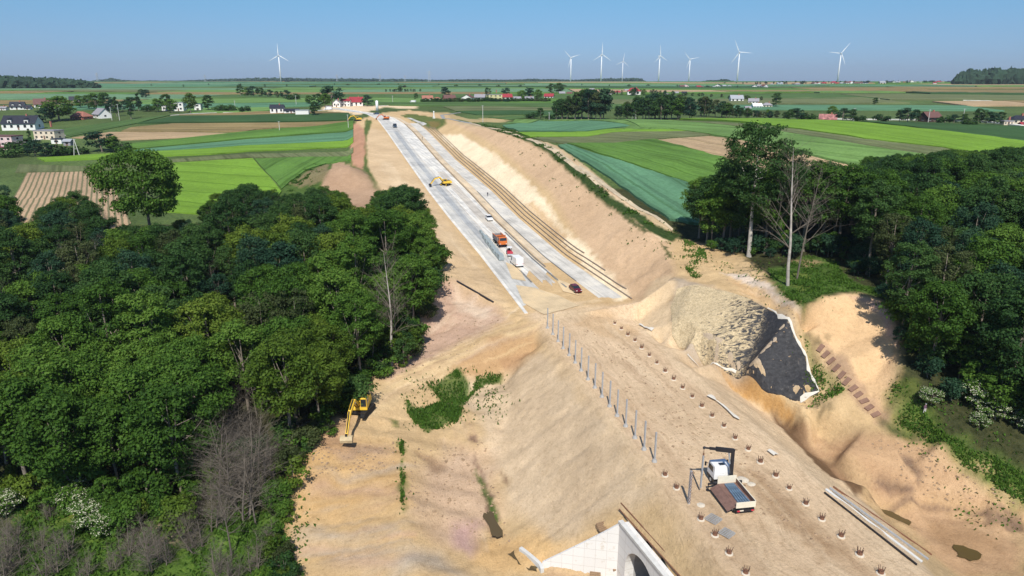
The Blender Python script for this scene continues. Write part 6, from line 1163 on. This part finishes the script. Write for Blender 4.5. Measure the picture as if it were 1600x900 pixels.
farm = [(668,158,16,'brown-roofed farm building with pale gable',plaster_white,roof_rust,'gable'),(683,157,10,'rust-roofed shed in the middle farm row',plaster_cream,roof_rust,'hip'),(702,158,18,'long low reddish shed in the middle farm row',brick_red,roof_brown,'gable'),(731,157,17,'farmhouse with brown roof and white gable',plaster_white,roof_brown,'gabley'),(750,156,16,'purple-grey roofed barn beside the white gable',roof_grey,roof_grey,'gable'),(772,156,22,'long low yellow building in the farm row',simple('yellow_render',(.6,.55,.3),.8),roof_grey,'flat'),
 (791,156,17,'white farmhouse with red roof in the farm row',plaster_white,roof_red,'gable'),(808,157,11,'white house with grey roof in the farm row',plaster_white,roof_grey,'gable'),(827,158,13,'low cream house near the pale hedge',plaster_cream,roof_grey,'gable'),(858,154,14,'crimson-roofed house left of the dark clump',plaster_white,roof_red,'gable'),(878,148,9,'pale house behind the first turbine',plaster_white,roof_grey,'gable'),(890,148,8,'pink house beside the first turbine base',plaster_pink,roof_brown,'gable'),(925,142,7,'tiny white house above the dark clump',plaster_white,roof_grey,'gable'),(951,149,10,'white square house right of the dark clump',plaster_white,roof_red,'flat'),
 (965,147,10,'red-roofed house next to the white square house',plaster_white,roof_red,'hip'),(990,148,20,'wide crimson-roofed house behind the trees',plaster_white,roof_red,'hip'),(979,143,7,'white house just behind the crimson roof',plaster_white,roof_grey,'gable'),(1043,149,6,'white gable poking out of the middle trees',plaster_white,roof_grey,'gabley'),(1056,147,7,'white house among the middle trees',plaster_white,roof_grey,'gable'),(1069,147,7,'second white house among the middle trees',plaster_white,roof_black,'gable'),
 (1150,159,19,'white farmhouse with pale roof on the right rise',plaster_white,zinc,'gable'),(1177,162,15,'grey-roofed house with white gable on the right rise',plaster_white,roof_grey,'gable'),(1182,169,14,'bright white shed in front of the right hedge',white_paint,white_paint,'gable'),(1198,168,14,'grey-roofed shed beside the round tree',plaster_cream,roof_grey,'hip'),(1168,171,9,'low pale shed in the right hedge',plaster_cream,roof_grey,'gable'),
 (1452,190,28,'dark wooden barn with grey roof in the right hedge',simple('dark_boards',(.06,.035,.03),.8),roof_brown,'gable'),(1590,193,24,'dark-roofed house at the right photo edge',plaster_cream,roof_black,'hip'),(1572,195,15,'low cream shed near the right photo edge',plaster_cream,roof_grey,'flat'),(1597,196,9,'small red shed at the right photo edge',brick_red,roof_red,'gable')]
for px, pb, w, lb, wm, rm, ty in farm: house(px, pb, w, lb, wm, rm, d=.65, hw=.26 if ty != 'flat' else .35, hr=.26, rz=rnd.uniform(-.4,.4), roof=ty, wins=3 if w > 9 else 2, chim=w > 12, name='barn' if 'barn' in lb else 'shed' if 'shed' in lb else 'house', cat='barn' if 'barn' in lb else 'shed' if 'shed' in lb else 'house')
house(1293,189,24,'house with patched red and white roof behind the bright field strip', plaster_cream, simple('patched_roof', (.30,.13,.12), .7, var=.8, scale=.6), d=.6, hw=.14, hr=.28, rz=-.4, wins=2)
fr = random.Random(12); i = 0
WCOL = [('white', plaster_white), ('cream', plaster_cream), ('white', white_paint), ('pink', plaster_pink), ('white', plaster_white)]; RCOL = [('grey', roof_grey), ('red', roof_red), ('brown', roof_brown), ('dark', roof_black), ('pale', zinc)]
spots = [(1065,137.2),(1071,137),(1091,137.6),(1097,137.5),(1107,137.4),(1116,137.2),(1122,136.5),(1131,136),(1140,136),(1178,137),(1187,136.5),(1194,137),(1206,133.5),(1218,133.2),(1229,133.3),(1240,133.6),(1246,134),(1272,132.5),(1279,132),(1287,132),(1302,131.8),(1308,132),(1315,131.6),(1323,132),(1329,131.5),(1337,132.4),(1345,131.7),(1352,132),(1360,131),(1378,131.6),(1390,130.5),(1397,130.4),(1403,130.6),(1412,130.3),(1422,130.3),(1430,130),(1438,130.2),(1460,131),(1466,130.4),(1474,130),(1482,130),(1494,130.8),(1511,131),(1517,131.3),(1536,131.3),(1582,132)]
for px, pb in spots:
    (wn, wm), (rn, rm) = fr.choice(WCOL), fr.choice(RCOL); zone = 'left of the tallest turbine' if px < 1150 else 'right of the tallest turbine' if px < 1250 else 'around the rightmost turbine' if px < 1345 else 'middle of the skyline village' if px < 1445 else 'before the right skyline wood'
    house(px, pb, fr.uniform(4.2, 9), 'tiny '+wn+' house with '+rn+' roof on the skyline, '+zone, wm, rm, d=.8, hw=.3, hr=.25, rz=fr.uniform(-.7,.7), roof=fr.choice(['gable','gable','hip','gabley']), wins=2, chim=0, group='skyline village houses, '+wn+' with '+rn+' roofs '+zone)
# ------------------------------------------------------------ single trees and hedges of the farmland
HT = [('mid0',93,189,33,'big rounded tree in front of the left houses'),('mid2',72,192,20,'dark bushy tree beside the black-roofed house'),('mid1',80,190,24,'dark tree between the houses and the big rounded tree'),('mid0',127,170,18,'leftmost tree of the left copse'),('mid1',139,172,20,'second tree of the left copse'),('mid0',152,173,23,'middle tree of the left copse'),('mid1',166,174,25,'tall tree right of the copse middle'),('mid2',177,176,18,'rightmost low tree of the left copse'),
 ('poplar',183,182,27,'slim dark tree beside the pale barn gable'),('mid2',192,174,14,'small round tree left of the tall pair'),('poplar',205,186,30,'slender pale tree by the road bend'),('poplar',217,173,24,'darkest spire-shaped tree of the left fields'),('mid2',210,173,18,'round tree attached to the spire tree'),('midbush',232,174,10,'low bush between spire tree and round trees'),('mid0',248,175,18,'round tree left of the white cubes'),('mid1',262,174,23,'tall tree beside the white cube house'),('mid0',269,176,18,'low round tree touching the cube house'),('mid1',326,173,21,'round dark tree right of the cube houses'),('midbush',346,174,10,'small bush right of the round dark tree'),('midbush',359,174,10,'small conical bush near the pole'),('midbush',382,175,9,'round bush at the end of the pale strip'),
 ('mid2',227,154,12,'twin trees in the open field, right one'),('mid1',222,152,11,'twin trees in the open field, left one'),('mid2',160,237,27,'large round bush alone above the green strip'),('mid0',178,238,22,'middle lobe bush beside the large round bush'),('midbush',190,237,14,'low right bush of the lone group'),
 ('midbush',18,245,18,'hedge bush in front of the pink block'),('mid2',55,244,22,'dark hedge tree before the cream house'),('mid2',72,245,19,'second dark hedge tree before the cream house'),('midbush',90,243,16,'hedge bush before the garage'),('midbush',107,242,12,'last hedge bush beside the grey shed'),('poplar',47,220,17,'small fir between the pink and the cream house'),('midbush',128,240,11,'isolated bush by the A-shaped pole'),('midbush',36,238,20,'olive bush between the two house gardens'),
 ('mid1',376,151,15,'left tree of the grove under the lone turbine'),('mid0',386,152,13,'second tree of the grove under the lone turbine'),('mid2',397,152,15,'third tree of the grove under the lone turbine'),('mid1',408,153,14,'fourth tree of the grove under the lone turbine'),('mid2',420,153,11,'fifth tree of the grove under the lone turbine'),('mid1',433,154,10,'small tree right of the grove'),('mid2',446,156,13,'round tree above the modern house'),('midbush',458,157,10,'low bush above the modern house'),
 ('mid0',484,164,13,'tree left of the village entrance'),('mid1',497,166,17,'dark tree at the village entrance'),('mid0',508,167,18,'wide tree at the village entrance'),('mid2',520,166,27,'tallest tree beside the white village houses'),('mid1',492,181,19,'dark tree right of the long white outbuilding'),('mid2',574,166,15,'round tree right of the red-roofed house'),('mid1',650,156,9,'bush left of the farm row'),('mid2',696,151,13,'round tree behind the farm row'),
 ('midbush',765,160,8,'garden bush before the farm row'),('mid1',762,151,12,'tree above the yellow building'),('mid2',790,150,11,'tree behind the red-roofed farmhouse'),('mid0',815,156,13,'left garden tree beside the crimson roof'),('mid2',826,155,15,'middle garden tree beside the crimson roof'),('mid0',840,156,14,'right garden tree beside the crimson roof'),('mid1',862,148,15,'tall tree behind the crimson-roofed house'),('mid0',873,147,15,'tree next to the first turbine'),
 ('midbush',831,185,9,'smaller bush of the pair on the field edge'),('mid1',844,187,16,'larger round tree of the pair on the field edge'),('midbush',859,187,7,'tiny dark bush left of the dark clump'),
 ('mid1',1212,168,20,'round dark tree on the right rise'),('mid1',1234,189,16,'hedge tree left of the patched-roof house'),('mid2',1246,189,17,'wide hedge tree left of the patched-roof house'),('midbush',1262,189,12,'bush left of the patched-roof house'),('mid2',1316,190,18,'dark tree right of the patched-roof house'),('mid1',1331,190,17,'second dark tree right of the patched-roof house'),('mid0',1300,184,16,'tree behind the patched-roof house'),('midbush',1343,190,9,'low bush at the hedge gap'),('mid1',1367,165,11,'single tree on the far right meadow'),('midbush',1377,190,11,'bush left of the dark hedge trees'),
 ('mid1',1405,191,17,'left hedge tree beside the dark barn'),('mid2',1418,192,20,'tallest hedge tree beside the dark barn'),('mid1',1430,191,17,'hedge tree touching the dark barn'),('midbush',1475,193,12,'bush right of the dark barn'),('mid2',1490,194,13,'hedge tree between barn and far pole'),('mid1',1505,195,15,'hedge tree at the far pole'),('mid1',1528,195,22,'tallest tree of the right-hand hedge'),('mid2',1540,195,18,'tree right of the tallest in the right-hand hedge'),('mid2',1553,195,16,'hedge tree left of the low cream shed'),('mid1',1563,192,15,'last hedge tree before the right edge'),('midbush',1515,196,10,'low hedge bush near the far pole')]
for kind, px, pb, hp, lb in HT:
    p = hit(px, pb); plant(kind, p.x, p.y, min(26, hp/ppm(p)*1.15), None, lb, squash=(1.15 if kind == 'poplar' else 1.35)*(1.35 if px in (93, 160) else 1))
p = hit(298,176); plant('mid0', p.x, p.y, 30/ppm(p), 'yellow', 'pale willow between the white cube houses')
gr_ = random.Random(4)
def grove(x0, x1, rows, hts, n, kinds, lab, group, depth=22):
    for i in range(n):
        px = x0+(x1-x0)*(i+.5)/n+gr_.uniform(-2, 2); p = hit(px, np.interp(px, *rows)); b_ = p+HD*(gr_.uniform(-.1, 1)*depth); k = ppm((b_.x, b_.y, p.z)); hp = np.interp(px, *hts)*gr_.uniform(.86, 1.06)
        top = np.interp(px, *rows)-hp; kk = 1114.6/Vector((b_.x, b_.y, 0)).dot(HD); zt_ = H-(top-128)/kk; zb = zt(b_.x, b_.y); side = 'left end' if i < n*.2 else 'right end' if i > n*.8 else 'middle'
        plant(gr_.choice(kinds), b_.x, b_.y, max(5, min(26, zt_-zb)), gr_.choice([None, 'dark', 'dark', 'blue', 'drab']), lab % side, group)
grove(868, 948, ([868,948],[186.5,187]), ([868,890,905,925,940,948],[30,34,47,50,47,40]), 18, ['mid1','mid2','mid1'], 'dark tree in the tall clump behind the crest, %s', 'trees of the tall dark clump')
grove(968, 1084, ([968,1084],[187.5,187]), ([968,1000,1040,1075,1084],[22,38,42,40,24]), 26, ['mid0','mid1','mid2'], 'tree in the long grove behind the A-shaped pole, %s', 'trees of the long grove')
grove(1086, 1204, ([1086,1204],[182,187]), ([1086,1100,1130,1160,1204],[30,34,26,20,14]), 26, ['mid0','mid1','mid2'], 'tree in the grove below the white farmhouses, %s', 'trees below the white farmhouses')
grove(1200, 1232, ([1200,1232],[187,187]), ([1200,1215,1232],[14,18,14]), 7, ['mid2','mid0'], 'low tree in the hedge under the round dark tree, %s', 'hedge under the round dark tree')
grove(940, 1060, ([940,1060],[152,150]), ([940,1000,1060],[8,14,8]), 22, ['mid0','mid1','mid2'], 'village tree behind the long grove, %s', 'village trees behind the long grove', 60)
grove(602, 656, ([602,656],[145,145]), ([602,620,625,630,656],[4,6,12,6,3]), 12, ['mid1','mid2'], 'tree of the small dark thicket in the middle fields, %s', 'trees of the dark thicket')
grove(660, 860, ([660,860],[161,160]), ([660,700,860],[5,6,6]), 28, ['midbush'], 'garden hedge bush in front of the farm row, %s', 'garden hedge bushes', 8)
grove(1060, 1205, ([1060,1205],[152,160]), ([1060,1205],[9,9]), 14, ['mid0','mid2'], 'tree scattered round the farmhouses on the right rise, %s', 'trees round the right farmhouses', 60)
grove(1180, 1500, ([1180,1300,1500],[133.5,131.8,130.5]), ([1180,1300,1500],[6,5.5,5]), 60, ['mid1','mid2'], 'small skyline tree among the far village houses, %s', 'skyline village trees', 250)
grove(165, 1190, ([165,600,1190],[138,139,140]), ([165,1190],[4,4]), 26, ['mid1','midbush'], 'solitary tree dotted in the far fields, %s of the view', 'solitary trees in the far fields', 300)
# distant woods: one mass each
wood_m = simple('distant_foliage', (.022,.05,.026), .9, var=.5, scale=.05, coord='Object')
def farwood(name, x0, x1, D_, depth, tops, label, n=900, seed=1):
    r = random.Random(seed); vs_all = []; fs_all = []; bm = bmesh.new(); bmesh.ops.create_icosphere(bm, subdivisions=2, radius=1); bv = np.array([v.co[:] for v in bm.verts]); bf = np.array([[v.index for v in f.verts] for f in bm.faces]); bm.free(); rs = np.random.RandomState(seed)
    V_ = []; F_ = []; b = 0
    for i in range(n):
        px = r.uniform(x0, x1); d = D_+r.random()*depth; p = horizon_pt(px, d); rowtop = np.interp(px, *tops); ztop = H+(128-rowtop)/(1114.6/D_); hh = max(3, (ztop-p.z))*r.uniform(.72, 1.02); w = r.uniform(5, 11)*(1 if D_ < 2500 else 1.6)
        v = bv*(1+.28*rs.normal(size=(len(bv), 1)))*np.array([w, w, hh*.55])+np.array([p.x, p.y, p.z+hh*.5]); V_.append(v); F_.append(bf+b); b += len(bv)
    v = np.concatenate(V_); f = np.concatenate(F_); me = bpy.data.meshes.new(name); me.from_pydata(v.tolist(), [], f.tolist()); me.materials.append(wood_m); tag(link(name, me), label, 'wood', kind='stuff')
farwood('distant_wood', -60, 147, 1180, 160, ([-60,0,60,100,130,147],[120.5,121.5,123.5,125,127,132]), 'dark wood along the far left horizon', 900, 2)
farwood('distant_wood', 1496, 1680, 1500, 250, ([1494,1500,1510,1560,1600,1680],[124,116,112.5,110.5,111,111]), 'dark wood on the skyline at the right', 1100, 3)
farwood('distant_wood', 147, 1005, 3700, 300, ([147,175,190,210,280,330,420,520,620,680,740,800,830,900,960,1000,1005],[126,123.3,125,126,126.3,124.4,122.3,123.3,124,125,124.3,125.3,123.6,125,122.8,123,126]), 'thin line of woods along the horizon', 2600, 4)
farwood('distant_wood', 1098, 1140, 2900, 150, ([1098,1110,1120,1130,1140],[127,125.5,125.8,124,126]), 'small horizon wood left of the tallest turbine', 120, 5)
# ------------------------------------------------------------ near trees, shrubs and undergrowth placed by eye
def put(kind, px, pb, hpx=None, lm=None, label='', h=None, group=None, squash=1.):
    p = hit(px, pb); plant(kind, p.x, p.y, h or hpx/(ppm(p)*.93), lm, label, group, squash=squash)
put('bigbeech', 1170, 401, 196, 'dark', 'tall pale-trunked tree with dark crown at the left of the right wood'); 
put('bare0', 1231, 446, 200, None, 'tall dead grey tree standing in the clearing'); put('bare1', 1245, 436, 175, None, 'thinner dead tree right behind the tall dead one')
put('tall1', 1382, 372, 120, 'dark', 'tree with bare forked pale trunk inside the right wood'); put('feather1', 1437, 470, 95, 'drab', 'spindly olive tree at the edge of the right wood')
put('bare1', 582, 582, 130, None, 'slim bare-stemmed tree at the wood edge above the excavator'); put('bare0', 612, 571, 175, None, 'taller leafless tree at the wood edge beside the haul road'); put('bare1', 620, 567, 140, None, 'second leafless tree at the wood edge beside the haul road')
for i, (px, pb, hp) in enumerate([(345,800,170),(378,815,200),(400,820,150),(330,830,120),(362,870,160),(300,860,90),(415,770,110),(240,890,110),(350,740,150),(385,700,130),(405,760,150),(370,780,190),(330,780,120)]): put('bare%d' % (1+i % 2), px, pb, hp*.86, None, 'leafless grey tree at the lower wood edge, '+['first from the left thicket', 'tallest of the thicket', 'right beside the tallest', 'with low bare twigs', 'nearest the camera', 'small one over the sandy patch', 'small one by the orange bank', 'in front at the bottom', 'upper left one against the maples', 'uppermost one against the maples', 'right side of the thicket', 'middle of the thicket', 'left side of the thicket'][i], squash=1.3)
for i, (px, pb, hp) in enumerate([(30,890,75),(80,900,80),(130,905,60),(255,880,70),(335,900,70),(20,840,50),(100,800,45),(75,810,40),(60,860,55),(180,890,50),(395,890,70),(420,860,60),(345,700,60),(390,690,60),(10,870,90),(105,870,70),(310,860,80),(240,860,75),(195,870,70),(280,820,55),(440,720,60),(425,740,70),(460,700,55),(490,660,40),(385,760,80),(370,720,80),(350,700,90),(500,680,30),(365,905,70),(5,905,80)]):
    put('bareshrub%d' % (i % 2), px, pb, hp, None, 'bare grey twiggy shrub '+('in the bottom left corner' if px < 150 else 'below the sandy patch' if pb > 850 else 'along the excavated bank edge' if px > 400 else 'between the wood and the bank'), group='bare shrubs '+('in the bottom left corner' if px < 150 else 'below the sandy patch' if pb > 850 else 'along the excavated bank edge' if px > 400 else 'between the wood and the bank'))
for px, pb, hp, lb in [(118,795,46,'upper white-blossomed elder shrub in the left glade'),(140,820,44,'middle white-blossomed elder shrub in the left glade'),(165,832,40,'right white-blossomed elder shrub in the left glade'),(10,800,40,'white-dotted elder shrub at the left photo edge'),(1455,632,26,'leftmost blossoming shrub on the right bank'),(1518,632,42,'tallest blossoming shrub on the right bank'),(1548,655,34,'blossoming shrub right of the tallest on the right bank'),(1590,668,26,'blossoming shrub at the right photo edge'),(1530,668,22,'lower blossoming shrub below the tallest on the right bank')]: put('flower0', px, pb, hp, None, lb, squash=1.25)
for i, (px, pb, hp) in enumerate([(1092,372,88),(1104,380,95),(1128,388,105),(1140,380,120),(1195,396,120),(1215,392,125),(1255,392,130),(1285,390,125),(1310,395,130)]): put('maple%d' % (i % 3), px, pb, hp, ['green','dark'][i % 2], 'full-crowned tree at the left front of the right wood, '+['leftmost by the teal field','second by the teal field','below the big beech on its left','touching the big beech','right below the big beech','between big beech and dead tree','behind the dead tree','right of the dead tree','above the grassy clearing'][i])
ur = random.Random(8)
def under(n, fn, kinds, lab, group, hmin, hmax, lms=(None,)):
    c = 0; t_ = 0
    while c < n and t_ < n*30:
        t_ += 1; q = fn()
        if q is None: continue
        plant(ur.choice(kinds), q[0], q[1], ur.uniform(hmin, hmax), ur.choice(lms), lab, group); c += 1
def edge(pl, spread):
    q = [hit(*p) for p in pl]; ln = [0]
    for a, b_ in zip(q, q[1:]): ln.append(ln[-1]+(b_-a).length)
    def f():
        s = ur.uniform(0, ln[-1]); i = max(0, min(len(q)-2, int(np.searchsorted(ln, s))-1)); p = q[i].lerp(q[i+1], (s-ln[i])/(ln[i+1]-ln[i]+1e-6)); return (p.x+ur.gauss(0, spread), p.y+ur.gauss(0, spread))
    return f
under(70, edge([(672,400),(664,480),(640,540),(600,583),(552,604),(526,650),(482,696),(452,750),(434,800),(430,850),(455,905)], 1.3), ['bush0','bush0','bush1'], 'leafy bush fringing the left wood along the sand', 'bushes fringing the left wood', 1.5, 4.5, ('green','dark','yellow','drab'))
under(60, edge([(650,420),(640,500),(600,560),(540,590),(500,640)], 3.5), ['young0','young1','bush0'], 'young leafy tree filling the left wood edge by the sand', 'young trees of the left wood edge', 4, 9, ('green','yellow','dark'))
under(40, edge([(0,785),(90,790),(200,800),(300,770),(350,740),(400,700)], 4), ['bush0','young0','bush0'], 'bush at the lower edge of the left wood', 'bushes at the lower edge of the left wood', 2.5, 7, ('green','dark','yellow','green'))
under(70, edge([(1120,384),(1170,398),(1240,395),(1300,392),(1345,420),(1412,465),(1428,560),(1450,590),(1540,630),(1610,680)], 1.5), ['bush0','young0','bush0'], 'bush fringing the right wood along the sand and bank', 'bushes fringing the right wood', 2, 6.5, ('green','dark','blue'))
under(35, edge([(1440,480),(1460,540),(1480,590),(1590,640)], 2.), ['young0','bush0','young1'], 'young tree on the shaded right bank', 'young trees on the shaded right bank', 4, 9, ('dark','blue','green'))
# weed tufts: low ground cover meshes
def weeds(name, polys, n, size, label, lm='weed', h=.35, cat='weeds'):
    rs = np.random.RandomState(len(polys)*7+n % 97); pos = []
    qs = [[hit(*p).xy for p in pl] for pl in polys]; ar = [abs(sum(a.x*b_.y-b_.x*a.y for a, b_ in zip(q, q[1:]+q[:1])))/2 for q in qs]
    for q, a_ in zip(qs, ar):
        m_ = int(n*a_/sum(ar)); xs = [p.x for p in q]; ys = [p.y for p in q]; k = 0; cl = [(rs.uniform(min(xs), max(xs)), rs.uniform(min(ys), max(ys))) for _ in range(max(6, m_//60))]
        while k < m_:
            c = cl[rs.randint(len(cl))]; x = c[0]+rs.normal()*.8; y = c[1]+rs.normal()*.8; inside = False
            for a, b_ in zip(q, q[1:]+q[:1]):
                if (a.y > y) != (b_.y > y) and x < (b_.x-a.x)*(y-a.y)/(b_.y-a.y)+a.x: inside = not inside
            k += 1
            if inside or rs.rand() < .05: pos.append((x, y))
    if not pos: return
    vs = []
    for x, y in pos:
        z = zt(x, y); hh = h*rs.uniform(.3, 1.3); a = rs.uniform(0, 2*PI); s = size*rs.uniform(.5, 1.3); dx, dy = math.cos(a)*s/2, math.sin(a)*s/2; tx, ty = rs.normal()*.12, rs.normal()*.12
        vs += [(x-dx, y-dy, z+hh*.3), (x+tx-dy, y+ty+dx*.6, z+hh), (x+dx, y+dy, z+hh*.45), (x+tx+dy, y+ty-dx*.6, z+hh*.1)]
    me = bpy.data.meshes.new(name); me.from_pydata(vs, [], [(4*i, 4*i+1, 4*i+2, 4*i+3) for i in range(len(pos))]); me.materials.append(LM[lm]); tag(link(name, me), label, cat, kind='stuff')
weeds('weeds', [[(664,598),(690,595),(715,578),(724,600),(728,622),(738,612),(745,590),(762,583),(786,585),(772,602),(742,612),(728,630),(716,658),(700,670),(660,672),(648,662),(632,640),(634,625),(660,640),(690,628)], [(700,650),(718,645),(716,660),(704,664)], [(624,690),(631,688),(633,740),(631,800),(627,800),(625,740)]], 12000, .3, 'bright green weeds spread on the left embankment slope', h=.6)
weeds('weeds', [[(1245,520),(1262,530),(1300,580),(1320,610),(1290,630),(1262,600),(1255,560)], [(1262,628),(1276,626),(1288,640),(1280,646)], [(1392,600),(1430,610),(1445,650),(1440,690),(1400,665),(1390,630)], [(1070,375),(1100,390),(1110,420),(1085,440),(1065,410)]], 4200, .36, 'scattered weeds on the sandy valley side by the steps', h=.5)
weeds('grass', [[(1412,640),(1440,640),(1480,680),(1600,740),(1640,800),(1600,790),(1560,765),(1450,692),(1400,662)]], 9000, .36, 'long bright grass covering the right bank', h=.5, cat='grass')
weeds('grass', [[(1412,640),(1440,640),(1480,680),(1600,740),(1640,800),(1600,790),(1560,765),(1450,692),(1400,662)], [(1200,420),(1262,400),(1300,405),(1330,440),(1400,470),(1378,465),(1330,455),(1290,460),(1262,473),(1247,480),(1215,450)]], 10000, .34, 'long bright grass covering the right bank and the clearing', h=.5, cat='grass')
weeds('grass', [[(0,800),(180,790),(330,800),(430,800),(470,900),(300,960),(0,960)]], 16000, .45, 'rough grass in the glade below the left wood', h=.6, cat='grass')
weeds('grass', [[(736,192),(770,197),(815,209),(862,230),(900,262),(960,310),(1020,350),(1062,368),(1052,378),(1015,362),(955,325),(905,283),(855,238),(815,218),(770,203)], [(430,290),(455,282),(490,254),(508,256),(480,280),(455,300)]], 11000, .55, 'rough green verge plants along the slope crest and earth heap', lm='green', h=.5, cat='grass')
weeds('grass', [[(480,700),(470,720),(450,760),(440,830),(470,905),(455,905),(425,830),(440,750),(465,700)]], 3500, .4, 'grass tufts along the edge of the orange bank', h=.5, cat='grass')
# ditch mounds, clods and stones on the building site
st_m = simple('clods', (.30,.21,.13), .95, var=.4)
rs = random.Random(77); mb = MB(); 
for pl, n in [([(640,700),(760,690),(800,860),(700,880),(640,800)], 260), ([(1350,680),(1440,700),(1600,790),(1600,860),(1420,780)], 130), ([(480,700),(620,690),(620,740),(480,740)], 160), ([(1120,430),(1240,480),(1280,640),(1260,640)], 120), ([(40,0),(1,1)], 0), ([(900,500),(1010,560),(1340,880),(1180,880),(1040,730)], 300), ([(660,480),(790,500),(720,560),(640,580)], 90)]:
    for _ in range(n):
        a = rs.random(); b_ = rs.random(); P4 = [pl[0], pl[1], pl[2], pl[-1]]; px = (P4[0][0]*(1-a)+P4[1][0]*a)*(1-b_)+(P4[3][0]*(1-a)+P4[2][0]*a)*b_; py = (P4[0][1]*(1-a)+P4[1][1]*a)*(1-b_)+(P4[3][1]*(1-a)+P4[2][1]*a)*b_
        p = at(px, py, 0); p = hit(px, py); s = rs.uniform(.08, .28)*(1.4 if rs.random() < .1 else 1); vs = [Vector((rs.uniform(.7,1.2)*x, rs.uniform(.7,1.2)*y, z*rs.uniform(.5,.9)))*s+p for x, y, z in ((1,0,0),(0,1,0),(-1,0,0),(0,-1,0),(0,0,1.),(0,0,-.6))]
        mb.add(vs, [(0,1,4),(1,2,4),(2,3,4),(3,0,4),(1,0,5),(2,1,5),(3,2,5),(0,3,5)])
tag(mb.build('clods', st_m), 'loose clods and stones strewn over the bare sand', 'clods', kind='stuff')
# ------------------------------------------------------------ remove the tree patterns, add the air
for p in TP.values():
    for c in kids(p): bpy.data.objects.remove(c)
    bpy.data.objects.remove(p)
for o in bpy.data.objects:
    if o.parent is None and o.get('label'):
        w = o['label'].replace('  ', ' ').split()
        if len(w) > 16: o['label'] = ' '.join(w[:16])
mb = MB(); mb.box(-7700, -1900, -18, 7700, 7700, 230); hz = mb.mesh('haze', []); ho = link('haze', hz); tag(ho, 'thin bluish summer haze over the farmland', 'haze', kind='stuff')
m = bpy.data.materials.new('haze'); m.use_nodes = True; t = m.node_tree; t.nodes.clear(); out = t.nodes.new('ShaderNodeOutputMaterial'); v = t.nodes.new('ShaderNodeVolumePrincipled'); v.inputs['Color'].default_value = (.8,.9,1,1); v.inputs['Density'].default_value = .00007; v.inputs['Anisotropy'].default_value = .2
t.links.new(v.outputs[0], out.inputs['Volume']); hz.materials.append(m); SC.cycles.volume_bounces = 0
